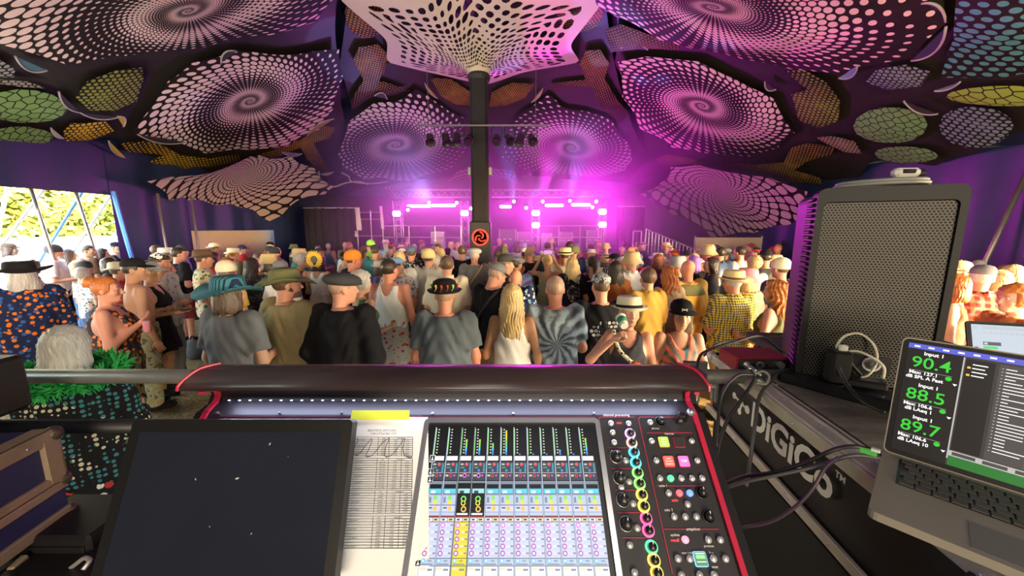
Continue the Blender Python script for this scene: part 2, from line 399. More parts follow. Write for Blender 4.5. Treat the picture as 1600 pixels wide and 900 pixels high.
SP = [
 ('huge spiral dot fabric overhead at the upper left with coin-sized pink dots', [(-120, -90), (-120, 50), (40, 78), (105, 99), (200, 90), (330, 72), (420, 55), (495, 34), (522, 0), (540, -90)], (292, 2), dict(stretch=(1.25, .8), rot=.2), (PINKW, 2, 0)),
 ('pink spiral dot fabric left of the funnel, tail of large dots at its upper edge', [(205, 207), (240, 165), (262, 128), (300, 96), (375, 82), (460, 84), (530, 78), (536, 120), (520, 170), (498, 203), (450, 228), (390, 236), (320, 238), (235, 216)], (390, 152), dict(stretch=(1.2, 1.0), rot=.3), (PINKW, 2, 1.5)),
 ('blue-lit spiral dot fabric left of the king pole above the truss', [(528, 240), (545, 190), (585, 162), (625, 155), (650, 138), (690, 165), (725, 185), (730, 240), (705, 262), (640, 284), (570, 280), (536, 264)], (618, 222), dict(stretch=(1.1, 1.1), rot=0), ((.74, .66, .70), 2, 0)),
 ('magenta-lit spiral dot fabric right of the king pole above the stage lights', [(988, 248), (985, 228), (955, 188), (915, 172), (880, 168), (858, 148), (812, 178), (788, 205), (784, 246), (810, 264), (870, 272), (935, 278), (976, 268)], (893, 226), dict(stretch=(1.1, 1.1), rot=.6), ((.74, .64, .70), 2, 2.5)),
 ('pink spiral dot fabric right of the funnel, with a row of big dots on top', [(965, 96), (1010, 88), (1090, 98), (1150, 122), (1208, 156), (1242, 208), (1215, 232), (1165, 246), (1100, 238), (1050, 230), (1000, 200), (972, 150)], (1097, 160), dict(stretch=(1.2, 1.0), rot=-.3), (PINKW, 2, .8)),
 ('huge spiral dot fabric overhead at the upper right with peach coin-sized dots', [(915, -90), (930, 5), (960, 26), (1030, 60), (1080, 75), (1160, 95), (1240, 108), (1315, 116), (1430, 92), (1482, 30), (1470, -90)], (1115, 0), dict(stretch=(1.25, .8), rot=-.2), ((.82, .62, .52), 2, 0.5)),
]
for i, (lab, poly, cen, kw, (col, arm, tw)) in enumerate(SP):
    panel('spiral_fabric_panel', lab, 'fabric panel', fabric_print(f'spiral_dots_{i}', 'spiral', col, 62 if i in (0, 5) else 58, arm, tw), poly, cen, -.02, scallop=.03, step=.18, **kw)
NET = [
 ('pale cell net fabric hanging low beside the tent opening', [(230, 284), (262, 279), (330, 268), (392, 246), (455, 243), (492, 264), (522, 291), (508, 302), (470, 312), (440, 336), (402, 358), (352, 361), (300, 350), (276, 336), (264, 314)], (385, 288)),
 ('purple-lit cell net fabric hanging low beside the loudspeaker', [(1000, 305), (1032, 284), (1048, 262), (1088, 258), (1150, 272), (1200, 278), (1262, 300), (1268, 366), (1205, 371), (1112, 374), (1098, 354), (1050, 336)], (1125, 308)),
]
for i, (lab, poly, cen) in enumerate(NET):
    # these hang below the roof: a drooping sheet through its own plane
    off = -1.0
    panel('cell_net_fabric', lab, 'fabric panel', fabric_print('net_cells', 'net', (.62, .52, .47), 38), poly, cen, off, sag=-.25, step=.16, scallop=.09, stretch=(1.05, 1.0))
YEL = (.62, .40, .03); OLV = (.30, .34, .06); GRN = (.20, .36, .11); ORG = (.40, .22, .04); TEAL = (.10, .36, .36)
def blob(cx, cy, rx, ry, n=14, rot=0, pinch=0):
    o = []
    for i in range(n):
        t = 2 * math.pi * i / n; x, y = rx * math.cos(t), ry * math.sin(t) * (1 - pinch * math.cos(t))
        o.append((cx + x * math.cos(rot) - y * math.sin(rot), cy + x * math.sin(rot) + y * math.cos(rot)))
    return o[::-1]
PATCH = [   # label, kind, colour, pixel outline, centre, density
 ('larger green hexagon net patch at the left picture edge', 'hex', GRN, blob(42, 168, 64, 27), (40, 168), 5.5),
 ('lower green hexagon net patch at the left picture edge', 'hex', GRN, blob(30, 216, 54, 16), (30, 216), 6.5),
 ('olive dotted oval beside the green hexagon patches at left', 'dots', OLV, [(118, 150), (135, 125), (180, 112), (222, 108), (225, 125), (214, 160), (180, 172), (140, 170)], (168, 150), 7),
 ('yellow dotted oval above the pale blue canvas at left', 'dots', YEL, [(98, 208), (110, 192), (165, 188), (178, 203), (140, 218), (105, 222)], (140, 203), 8),
 ('bright yellow three-armed dotted strip above the low cell net at left', 'dots', YEL, [(186, 222), (240, 222), (282, 244), (330, 246), (375, 243), (374, 254), (300, 262), (275, 272), (200, 274), (186, 262), (235, 252), (255, 244), (200, 236)], (270, 250), 8),
 ('dim yellow three-armed dotted strip between two spirals at left', 'dots', (.42, .28, .04), [(400, 244), (440, 228), (470, 220), (505, 196), (524, 198), (515, 214), (490, 224), (505, 250), (515, 264), (500, 266), (480, 250), (470, 232), (430, 246)], (480, 225), 9),
 ('amber dotted oval at the top edge left of the white funnel', 'dots', ORG, blob(573, 22, 34, 36), (575, 20), 7),
 ('brown dotted oval under the left tip of the white funnel', 'dots', ORG, [(552, 92), (560, 72), (590, 68), (606, 88), (600, 115), (592, 128), (615, 132), (640, 140), (600, 148), (572, 150), (548, 172), (552, 150), (568, 125)], (575, 95), 8),
 ('amber leaf-shaped dotted piece left of the king pole top', 'dots', ORG, [(672, 124), (705, 124), (735, 142), (738, 166), (712, 162), (688, 150)], (708, 146), 9),
 ('amber leaf-shaped dotted piece right of the king pole top', 'dots', ORG, [(836, 130), (800, 130), (768, 146), (764, 168), (790, 164), (820, 152)], (800, 148), 9),
 ('amber dotted oval at the top edge right of the white funnel', 'dots', ORG, blob(905, 18, 38, 34, rot=.4), (900, 15), 7),
 ('brown dotted oval with a trailing arm right of the funnel', 'dots', ORG, [(906, 98), (915, 78), (938, 76), (952, 98), (945, 125), (962, 150), (982, 180), (968, 194), (940, 168), (925, 138), (860, 138), (862, 130), (915, 126)], (930, 95), 8),
 ('brown dotted arm below the upper right spiral', 'dots', (.26, .13, .04), [(945, 48), (970, 40), (1010, 52), (1065, 66), (1062, 78), (1005, 74), (955, 80)], (990, 60), 8),
 ('olive dotted oval with a narrow neck between two right spirals', 'dots', OLV, [(1236, 150), (1262, 140), (1240, 120), (1225, 108), (1258, 108), (1290, 125), (1312, 160), (1310, 188), (1280, 198), (1248, 186)], (1275, 165), 7),
 ('larger green hexagon net patch above the loudspeaker', 'hex', (.17, .36, .12), blob(1391, 196, 58, 26), (1391, 196), 6.0),
 ('smaller green hexagon net patch just above the loudspeaker cable', 'hex', (.17, .34, .12), blob(1416, 242, 50, 15), (1416, 242), 6.5),
 ('lime hexagon net patch at the right picture edge', 'hex', (.28, .42, .06), blob(1566, 148, 88, 16), (1566, 148), 5.5),
 ('cream striped dotted patch left of the small green patch', 'dots', (.45, .36, .22), [(1276, 216), (1300, 212), (1335, 220), (1346, 242), (1320, 240), (1290, 226)], (1310, 226), 9),
 ('golden three-armed dotted strip above the purple-lit cell net', 'dots', (.46, .29, .05), [(1127, 256), (1180, 258), (1225, 252), (1235, 232), (1262, 226), (1304, 232), (1300, 242), (1262, 250), (1240, 266), (1282, 278), (1284, 290), (1240, 286), (1212, 272), (1130, 266)], (1230, 256), 9),
 ('dim golden arm in the magenta glow beside the right cell net', 'dots', (.34, .2, .05), [(1020, 250), (1040, 240), (1075, 246), (1103, 260), (1070, 258), (1040, 262)], (1060, 250), 9),
 ('teal dotted fabric patch in the upper right picture corner', 'dots', TEAL, [(1470, 120), (1490, 60), (1495, -40), (1640, -60), (1650, 110), (1560, 122)], (1555, 60), 4.2),
 ('grey-blue dotted fabric patch left of the teal dots', 'dots', (.26, .32, .38), [(1352, 126), (1370, 108), (1415, 102), (1455, 112), (1438, 132), (1390, 138)], (1400, 118), 8),
 ('pale blue dotted oval right of the green patch above the loudspeaker', 'dots', (.22, .32, .36), blob(1525, 198, 58, 32), (1520, 195), 6.5),
 ('pale dotted fabric scrap at the left picture edge', 'dots', (.4, .42, .4), [(-60, 95), (0, 95), (24, 108), (22, 122), (-60, 126)], (-10, 110), 8),
 ('small pale dotted strip over the green patches at left', 'dots', (.36, .34, .28), [(0, 127), (45, 128), (72, 137), (40, 138), (0, 134)], (35, 132), 9),
]
for i, (lab, kind, col, poly, cen, den) in enumerate(PATCH):
    panel('fabric_patch', lab, 'fabric patch', fabric_print(f'{kind}_{i}', kind, col if kind == 'hex' else dk(col, .85), den * (1.5 if kind == 'dots' else 1.25), tw=.12 if kind == 'dots' else 0), poly, cen, -.0, sag=.1, step=.14)
# pale piped rims of the lens-shaped gaps between the fabric pieces, with the canvas colour inside
M_RIM = mat('pale_piping', (.42, .39, .37), .6); M_GAP = mat('canvas_seen_in_gap', (.03, .05, .14), .6)
LENS = [((24, 88), (74, 110), 12, (.05, .16, .20), 'teal'), ((92, 143), (125, 176), 9, None, 'grey'), ((80, 200), (100, 216), 6, (.4, .38, .34), 'pale'), ((125, 176), (185, 183), 7, None, 'dark'),
        ((183, 182), (193, 198), -9, (.5, .34, .04), 'yellow'), ((170, 220), (197, 247), 7, (.6, .45, .05), 'bright yellow'), ((168, 270), (182, 255), 5, (.5, .4, .05), 'amber'), ((480, 212), (522, 186), -6, (.3, .22, .06), 'brown'),
        ((345, 100), (370, 80), -10, None, 'black'), ((215, 210), (290, 222), 8, None, 'slate'), ((440, 237), (472, 240), 6, (.2, .22, .3), 'blue-grey'), ((475, 262), (502, 272), 4, (.6, .55, .5), 'white'),
        ((500, 272), (522, 268), 4, (.6, .55, .5), 'cream'), ((585, 150), (605, 155), -8, None, 'violet'), ((970, 75), (1012, 78), -10, None, 'brown-black'), ((1310, 122), (1340, 102), 10, (.16, .26, .5), 'sky-blue'),
        ((1424, 95), (1478, 42), 16, (.02, .025, .06), 'large navy'), ((1440, 5), (1478, 34), -12, (.02, .025, .06), 'slanting navy'), ((1412, 158), (1465, 178), 9, None, 'olive-rimmed'), ((1460, 142), (1500, 128), 5, (.12, .22, .22), 'sea-green'),
        ((1195, 128), (1212, 140), 8, None, 'purple-black'), ((664, 130), (684, 154), 4, (.4, .28, .08), 'golden'), ((830, 160), (848, 138), 4, (.4, .28, .08), 'gold'), ((1075, 42), (1100, 12), -3, None, 'inky')]
for (a, b_, w_, col, cname) in LENS:
    n = 10; top = []; bot = []
    dx, dy = b_[0] - a[0], b_[1] - a[1]; L = math.hypot(dx, dy); nx_, ny_ = -dy / L, dx / L
    for i in range(n + 1):
        t = i / n; q = 4 * t * (1 - t)
        top.append((a[0] + dx * t, a[1] + dy * t)); bot.append((a[0] + dx * t + nx_ * w_ * q, a[1] + dy * t + ny_ * w_ * q))
    T = [hit_S(*p, -.04) for p in top]; Bt = [hit_S(*p, -.04) for p in bot]
    near = 'green hexagon patches' if a[0] < 140 and a[1] > 120 else ('pink spiral left of the funnel' if a[0] < 540 else ('king pole' if a[0] < 900 else ('right-hand spirals' if a[0] < 1300 else 'teal dotted fabric')))
    root = empty('fabric_gap', T[0], f'{cname} lens-shaped fabric gap with pale rim near the {near}', 'fabric gap', 'lens-shaped gaps in the ceiling fabric')
    g = MB(); k = n + 1
    g.add(T + Bt, [(i, i + 1, k + i + 1, k + i) for i in range(n)]); g.build('gap_lining', mat(f'gap_{cname}', col or (.03, .028, .03), .7), root, T[0])
    g = MB(); g.tube(Bt, .016, 6, 0); g.build('rim', M_RIM, root, T[0], True)
# scalloped white edge wires at the back left
for (pts, lab) in (([(402, 262), (415, 270), (424, 262), (420, 250), (404, 244)], 'white scalloped fabric edge in front of the left cell net'),
                   ([(498, 268), (502, 284), (520, 292), (540, 286), (560, 284), (575, 288)], 'white scalloped fabric edge under the blue-lit spiral'),
                   ([(534, 270), (545, 276), (550, 284), (580, 287), (606, 284)], 'white wavy fabric hem above the pale lit canvas')):
    g = MB(); g.tube([hit_S(*p, -.05) for p in pts], .03, 6); tagged(g.build('fabric_edge', mat('white_piping', (.7, .66, .64), .6), None, None, True), lab, 'fabric edge')
# small lace prints over the stage
for (poly, cen, col, lab) in (([(690, 290), (715, 268), (740, 262), (740, 300), (700, 300)], (735, 290), (.75, .3, .6), 'pink lace ring print left of the king pole above the stage'),
                              ([(768, 300), (768, 262), (800, 268), (822, 288), (815, 300)], (778, 288), (.3, .45, .9), 'blue lace ring print right of the king pole above the stage'),
                              ([(600, 292), (625, 284), (650, 288), (665, 298), (630, 303), (605, 300)], (632, 293), (.8, .35, .6), 'pink lace scrap above the left truss tower')):
    panel('lace_fabric', lab, 'fabric panel', fabric_print('lace_' + lab[:4], 'net', col, 30, base=(.05, .02, .06)), poly, cen, -.12, sag=.05, step=.12)

# ---- white funnel round the king pole: cut-out holes are real
def funnel():
    root = empty('ceiling_funnel', (POLE.x, POLE.y, 5.72), 'white star-shaped funnel of cut-out stretch fabric around the king pole top', 'fabric funnel')
    NV = 6
    def Rm(th):
        t = ((th - math.radians(30)) % (2 * math.pi / NV)) / (2 * math.pi / NV)
        return 2.22 + .88 * abs(2 * t - 1) ** 1.8
    def pos(th, t):
        r = .24 + (Rm(th) - .24) * (math.exp(2.1 * t) - 1) / (math.exp(2.1) - 1)
        q = (r - .24) / (3.0 - .24)
        z = .92 * q ** .52 + .05 * math.sin(3 * th + 5 * t) * t
        x, y = POLE.x + r * math.cos(th), POLE.y + r * math.sin(th)
        return Vector((r * math.cos(th), r * math.sin(th), z))
    n, rows = 46, 15; g = MB(); rr = random.Random(4)
    def uv(i, j): return (2 * math.pi * (i + .5 * j) / n, j / rows)
    cache = {}
    def vid(i, j, p=None):
        key = (round(i, 3), round(j, 3)) if p is None else p
        return key
    for j in range(rows):
        for i in range(n):
            cs = [(i, j), (i + 1, j), (i + 1, j + 1), (i, j + 1)]
            ring = []
            for a in range(4):
                p, q = cs[a], cs[(a + 1) % 4]
                ring += [p, ((p[0] + q[0]) / 2, (p[1] + q[1]) / 2)]
            out = [pos(*uv(*p)) for p in ring]
            if j >= rows - 1 or j < 1:
                g.add(out, [tuple(range(7, -1, -1))]); continue
            k = rr.uniform(.52, .86) if rr.random() > .12 else .36
            cx, cy = i + .5, j + .5; inn = []
            for (a, b_) in ring:
                da, db = a - cx, b_ - cy; corner = abs(da) > .4 and abs(db) > .4; s = k * (.74 if corner else 1.0)
                inn.append(pos(*uv(cx + da * s, cy + db * s)))
            g.add(out + inn, [(a, 8 + a, 8 + (a + 1) % 8, (a + 1) % 8) for a in range(8)])
    g.build('funnel_fabric', mat('cream_stretch_fabric', (.62, .56, .43), .7, var=.1, scale=2), root, smooth=True)
    g = MB(); g.lathe([(.25, -.12), (.28, -.02), (.25, .06)], 20); g.build('collar', mat('black_collar', (.02, .02, .022), .6), root)
    for a in range(NV):
        th = math.radians(30 + 60 * a); p = pos(th, 1.0); q = p * 1.16; q.z = p.z + .22
        g = MB(); g.cyl(p, q, .012, n=6); g.ball(p, .07, 8); g.build('corner_tie', mat('black_cord', (.02, .02, .02), .7), root)
funnel()
# ---- king pole
root = empty('king_pole', (POLE.x, POLE.y, GZ), 'tall black wrapped king pole with a red emblem near its base', 'tent pole')
MBLK = mat('black_wrap', (.012, .010, .013), .75, var=.3); MBLK2 = mat('black_painted', (.014, .013, .014), .45)
g = MB(); g.box((0, 0, 3.0), (.42, .42, 6.0), bev=.06); g.build('pole_wrap', MBLK, root)
g = MB(); g.box((0, 0, 1.2), (.52, .52, 2.4), bev=.04); g.build('base_cover', MBLK2, root)
g = MB(); g.lathe([(.215, -.006), (.215, .006), (.165, .006), (.165, -.006), (.215, -.006)], 32, M=Matrix.Translation((0, -.275, 1.99)) @ Matrix.Rotation(math.pi / 2, 4, 'X'))
for a in range(3):
    an = math.radians(90 + 120 * a); pts = []
    for i in range(7):
        t = i / 6; rr_ = .03 + .11 * t; an2 = an + 2.2 * t; pts.append((rr_ * math.cos(an2), -.275, 1.99 + rr_ * math.sin(an2)))
    g.tube(pts, .022, 6)
g.build('emblem', mat('red_emblem_paint', (.55, .05, .04), .5), root)
for s in (-1, 1):
    g = MB(); g.box((s * .26, -.05, 3.62), (.10, .12, .22), bev=.02); g.build('lamp_clamp', mat('grey_clamp', (.35, .33, .3), .4, .6), root)
# ---- lamp bar with eight par cans across the pole
bar = at_d(750, 196, 9.2)
root = empty('lamp_bar', bar, 'thin metal lamp bar slung across the king pole', 'lamp bar')
g = MB(); g.cyl((-1.5, 0, 0), (1.6, 0, 0), .025); g.build('bar', mat('dull_steel', (.3, .28, .3), .4, .8), root)
for s in (-1.2, 1.3):
    g = MB(); g.cyl((s, 0, 0), (s, 0, 1.35), .006, n=5); g.build('hanger_wire', mat('dull_steel', (.3, .28, .3)), root)
par_px = [672, 697, 714, 733, 776, 796, 813, 831]
ordn = ['outermost left', 'second from left', 'third from left', 'just left of the pole', 'just right of the pole', 'third from right', 'second from right', 'outermost right']
for px, od in zip(par_px, ordn):
    p = at_d(px, 216, 9.2)
    root = empty('par_can', (p.x, p.y, bar.z), f'black par can lamp on the pole bar, {od}', 'stage lamp', 'par cans on the lamp bar')
    tl = Matrix.Rotation(math.radians(random.uniform(-60, -20)), 4, 'X') @ Matrix.Rotation(math.radians(random.uniform(-15, 15)), 4, 'Y')
    M4 = Matrix.Translation((0, 0, p.z - bar.z - .02)) @ tl
    g = MB(); g.lathe([(.05, .16), (.085, .12), (.10, -.12), (.115, -.15), (.10, -.15), (.09, -.08)], 16, M=M4); g.build('housing', MBLK2, root, smooth=True)
    g = MB(); g.lathe([(0, -.08), (.09, -.08)], 16, M=M4); g.build('lens', mat('violet_lens', (.12, .02, .16), .15), root)
    g = MB(); g.tube([(-.12, 0, p.z - bar.z), (-.11, 0, -.06), (0, 0, -.01), (.11, 0, -.06), (.12, 0, p.z - bar.z)], .010, 6); g.build('yoke', MBLK2, root)
# ---- tent side poles
def side_pole(p0, p1, lab, r=.03):
    root = empty('side_pole', (p0[0], p0[1], GZ), lab, 'tent pole', 'tent side poles')
    g = MB(); g.cyl(Vector(p0) - Vector((p0[0], p0[1], 0)), Vector(p1) - Vector((p0[0], p0[1], 0)), r, n=12); g.build('shaft', mat('galvanised_steel', (.34, .31, .27), .4, .7), root, smooth=True)
    g = MB(); g.box((0, 0, .015), (.18, .18, .03)); g.build('foot_plate', mat('galvanised_steel', (.3, .3, .3)), root)
for k, (a, b_, lab) in enumerate([((48, 396), (25, 280), 'leftmost grey steel pole in the bright tent opening'), ((112, 392), (91, 288), 'middle grey steel pole in the bright tent opening'), ((160, 364), (146, 292), 'grey steel pole in the bright opening next to the navy wall')]):
    top = Vector((-9.3, [6.05, 7.4, 8.15][k], 2.98)); px_t = at_d(b_[0], b_[1], top.y)
    bot = Vector((-9.1, [6.35, 7.55, 8.35][k], 0)); side_pole(bot, top, lab)
side_pole((-9.0, 9.75, 0), (-9.05, 9.75, 3.1), 'steel pole standing against the left navy canvas wall')
side_pole((-9.0, 10.75, 0), (-9.05, 10.75, 3.1), 'steel pole at the far end of the left navy canvas wall')
side_pole((8.75, 7.2, 0), (9.05, 6.75, 3.3), 'steel pole leaning against the right navy canvas wall', .04)
g = MB(); g.tube([(-9.28, 8.9, 2.95), (-9.2, 9.0, 1.4), (-9.1, 9.15, 0)], .045, 6); tagged(g.build('wall_strap', mat('bright_blue_strap', (.08, .28, .75), .5)), 'bright blue strap edging the navy wall at the opening', 'strap')
# ---- outside: fence, hedge, guy straps
fx = at_d(0, 366, 9)
M_SCREEN = mat('white_fence_sheet', (.86, .82, .70), .8, var=.06)
fence = empty('white_fence', (-13.5, 6, GZ), 'white sheet fence standing outside the tent opening', 'fence')
for k in range(9):
    g = MB(); g.box((0, -8 + k * 3.0, .98), (.05, 2.97, 1.96), bev=.01); g.build('fence_panel', M_SCREEN, fence)
    g = MB(); g.cyl((.06, -9.5 + k * 3.0, 0), (.06, -9.5 + k * 3.0, 2.02), .03); g.build('post', mat('galvanised_steel', (.34, .31, .27)), fence)
def leaf_tree(x, y, h, rad, lab, n, seed):
    rr = np.random.default_rng(seed)
    root = empty('hedge_tree', (x, y, GZ), lab, 'tree', 'trees behind the white fence')
    g = MB(); g.tube([(0, 0, 0), (.1, .05, h * .3), (-.05, .1, h * .7)], [.14, .1, .05], 7)
    for k in range(5):
        a = rr.uniform(0, 6.28); g.tube([(0, 0, h * (.25 + .1 * k)), (math.cos(a) * rad * .6, math.sin(a) * rad * .6, h * (.4 + .11 * k))], [.05, .02], 5, 0)
    g.build('trunk', mat('bark', (.12, .08, .05), .9), root)
    # crown: clumps of leaf cards
    cl = rr.normal(0, 1, (60, 3)); cl /= np.linalg.norm(cl, axis=1)[:, None]; cl *= rr.uniform(.55, 1, (60, 1))
    cen = cl * np.array([rad, rad, h * .46]) + np.array([0, 0, h * .52])
    P = cen[rr.integers(0, 60, n)] + rr.normal(0, .30, (n, 3))
    P = P[P[:, 2] > .2]
    n = len(P); a = rr.normal(0, 1, (n, 3)); a /= np.linalg.norm(a, axis=1)[:, None]; b2 = np.cross(a, rr.normal(0, 1, (n, 3))); b2 /= np.linalg.norm(b2, axis=1)[:, None]
    s = rr.uniform(.09, .19, (n, 1)); v = np.concatenate([P - a * s, P + b2 * s * .5, P + a * s, P - b2 * s * .5], 1).reshape(-1, 3)
    f = np.arange(4 * n).reshape(n, 4)
    o = link('foliage', mesh_from('foliage', v, f, False), MATS['leaves'], root); o['kind'] = 'stuff'
m, nt, b = _new('leaves_painted_sun'); oi = N(nt, 'ShaderNodeTexCoord'); nz = noise(nt, oi.outputs['Object'], 2.5, 3)
nt.links.new(ramp(nt, nz, [(.3, (.22, .30, .05)), (.5, (.46, .50, .10)), (.7, (.72, .66, .20))]), b.inputs['Base Color']); b.inputs['Roughness'].default_value = .6  # leaf tones lightened to carry sunlight, since the tent shades these trees
b.inputs['Transmission Weight'].default_value = 0; MATS['leaves'] = m
tl = ['at the picture edge', 'behind the leftmost pole', 'between the two steel poles', 'behind the middle pole', 'beside the navy wall', 'farthest along the fence']
for k in range(6):
    leaf_tree(-16.2 - (k % 2) * .7, 4.6 + k * 2.3, 5.4 + .5 * ((k * 7) % 3), 2.0, f'yellow-green leafy tree behind the white fence, {tl[k]}', 9000, 30 + k)
for k, (a, b_, col) in enumerate([((0, 350), (14, 282), 'white'), ((28, 350), (72, 290), 'white'), ((90, 362), (128, 300), 'blue'), ((135, 362), (175, 302), 'white'), ((180, 365), (200, 335), 'white')]):
    p = at_d(a[0], a[1], 0.1); A = Vector((-12.2, 0, 0)); d1 = ray(*a); d2 = ray(*b_)
    A = CAM + d1 * (-11.6 / d1.x); B_ = CAM + d2 * (-9.8 / d2.x)
    dirn = (A - B_); A = B_ + dirn * 1.0; end = A + dirn.normalized() * (A.z / max(.2, -dirn.normalized().z)) if dirn.z < 0 else A
    g = MB(); g.cyl(B_, end, .035, n=6)
    tagged(g.build('guy_strap', mat('blue_webbing', (.18, .40, .80), .6) if col == 'blue' else mat('white_webbing', (.85, .85, .82), .6)), f'{col} guy strap slanting outside the opening, {["first", "second", "third", "fourth", "fifth"][k]} from the picture edge', 'strap', 'guy straps outside')
# tan screens seen under the rolled-up walls
for (cx, cy, wd, zz, rz, lab) in ((-9.75, 13.15, 5.0, 2.17, math.pi / 2, 'tan sheet screen between the left cell net and the crowd'), (7.45, 12.9, 2.3, 1.9, 0, 'tan sheet screen beside the loudspeaker behind the crowd')):
    root = empty('sheet_screen', (cx, cy, GZ), lab, 'screen', 'tan sheet screens', rot=(0, 0, rz))
    g = MB(); g.box((0, 0, zz / 2 + .05), (wd, .04, zz - .1), bev=.01); g.build('sheet', mat('tan_sheet', (.62, .50, .33), .8, var=.08), root)
    for s_ in (-1, 1):
        g = MB(); g.cyl((s_ * wd / 2, 0, 0), (s_ * wd / 2, 0, zz + .05), .03); g.build('upright', mat('galvanised_steel', (.3, .3, .3)), root)
# ================================================================== STAGE
M_ALU = mat('truss_aluminium', (.55, .53, .56), .35, .85); M_DECK = mat('black_deck', (.02, .018, .022), .7); M_DRAPE = mat('black_drape', (.012, .010, .014), .85, var=.4)
MAG = (1.0, .004, .86)
def glow(name, col, s): return mat(name, col, .4, emit=s)
G_MAG = glow('magenta_lamp_face', (1.0, .35, .95), 26); G_BAR = glow('pink_white_batten', (1.0, .55, .97), 22); G_BLUE = glow('blue_lamp_face', (.25, .35, 1.0), 14)
SY = 16.0
root = empty('stage_deck', (at_d(790, 380, SY).x, SY + .6, GZ), 'low black stage deck behind the crowd', 'stage')
g = MB(); g.box((0, 0.6, .93), (10.6, 3.2, .14), bev=.01); g.build('deck', M_DECK, root)
g = MB(); g.box((0, -.98, .43), (10.6, .04, .86)); g.build('skirt', M_DRAPE, root)
for i in range(6):
    g = MB(); g.cyl((-5 + 2 * i, .4, 0), (-5 + 2 * i, .4, .86), .03); g.build('leg', M_ALU, root)
def truss(name, a, b, lab, w_=.30, step=.3, cat='truss', group=None):
    a, b = Vector(a), Vector(b); d = (b - a).normalized(); L = (b - a).length
    q = Vector((1, 0, 0)) if abs(d.z) > .9 else Vector((0, 0, 1)); p = d.cross(q).normalized(); h = w_ / 2
    root = empty(name, a, lab, cat, group)
    cs = [q * h + p * h, q * h - p * h, -q * h - p * h, -q * h + p * h]
    for c in cs:
        g = MB(); g.cyl(c, d * L + c, .025, n=8); g.build('chord', M_ALU, root, smooth=True)
    n = max(2, int(L / step))
    for k in range(4):
        g = MB(); c0, c1 = cs[k], cs[(k + 1) % 4]
        for i in range(n):
            s, e = (c0, c1) if i % 2 else (c1, c0); g.cyl(s + d * (L * i / n), e + d * (L * (i + 1) / n), .012, n=5, cap=False)
        g.build('brace_lattice', M_ALU, root)
    return root
TPX = [621, 726, 837, 941]; tnames = ['leftmost', 'left of the king pole', 'just right of the king pole', 'rightmost']
for px, nm in zip(TPX, tnames):
    t = at_d(px, 314, SY); truss('truss_tower', (t.x, SY, 1.0), (t.x, SY, t.z), f'silver lattice truss tower on stage, {nm}', group='stage truss towers')
a = at_d(612, 312, SY); b_ = at_d(735, 312, SY); truss('truss_beam', (a.x, SY, a.z + .25), (b_.x, SY, a.z + .25), 'horizontal lattice truss beam over the left half of the stage')
a = at_d(768, 312, SY); b_ = at_d(956, 312, SY); truss('truss_beam', (a.x, SY, a.z + .25), (b_.x, SY, a.z + .25), 'horizontal lattice truss beam over the right half of the stage')
# blinder lamps on the towers
BL = [(620, 334, 'on the leftmost tower'), (726, 333, 'on the tower left of the king pole'), (837, 333, 'upper one on the tower right of the king pole'), (941, 331, 'upper one on the rightmost tower'), (837, 352, 'lower one on the tower right of the king pole'), (941, 351, 'lower one on the rightmost tower')]
for (px, py, nm) in BL:
    p = at_d(px, py, SY - .28)
    root = empty('strobe_lamp', p, f'glowing magenta strobe lamp, {nm}', 'stage lamp', 'magenta strobe lamps')
    g = MB(); g.box((0, .06, 0), (.36, .12, .27), bev=.03); g.build('housing', MBLK2, root)
    g = MB(); g.prism(rrect(.32, .22, .08), .02, (0, -.02, 0), ((1, 0, 0), (0, 0, 1)), -.0); g.build('lamp_face', G_MAG, root)
    L = add_light('strobe_light', 'SPOT', (p.x, p.y - .12, p.z), 150 if px > 800 else 70, MAG, (p.x + 2.5, p.y - 6, p.z + 1.2) if px > 800 else (p.x + .5, p.y - 6, p.z - .2), spot_size=math.radians(115), spot_blend=.6, shadow_soft_size=.12)
BT = [(655, 322, 1.05, 'over the left stage half, outer'), (693, 321, 1.05, 'over the left stage half, inner'), (790, 323, .5, 'short one beside the king pole'), (866, 321, .8, 'over the right stage half, inner'), (908, 320, .85, 'over the right stage half, outer')]
for (px, py, wd, nm) in BT:
    p = at_d(px, py, SY - .2)
    root = empty('light_batten', p, f'pink-white glowing light batten {nm}', 'stage lamp', 'light battens on the truss')
    g = MB(); g.box((0, .05, 0), (wd, .08, .12), bev=.02); g.build('housing', MBLK2, root)
    g = MB(); g.prism(rrect(wd * .95, .10, .045), .015, (0, -.005, 0), ((1, 0, 0), (0, 0, 1))); g.build('lamp_face', G_BAR, root)
    add_light('batten_light', 'AREA', (p.x, p.y - .1, p.z), 26, (1, .01, .85), (p.x, p.y - 4, p.z - .6), shape='RECTANGLE', size=wd, size_y=.1)
MH = [(638, 328, 'below the left beam'), (671, 317, 'between the left battens'), (714, 317, 'beside the inner left tower'), (736, 326, 'beside the king pole'), (822, 325, 'beside the inner right tower'), (848, 315, 'brightest, between the right battens'), (890, 314, 'between the two right battens'), (925, 324, 'below the outer right batten'), (931, 315, 'near the rightmost tower'), (803, 315, 'right of the king pole')]
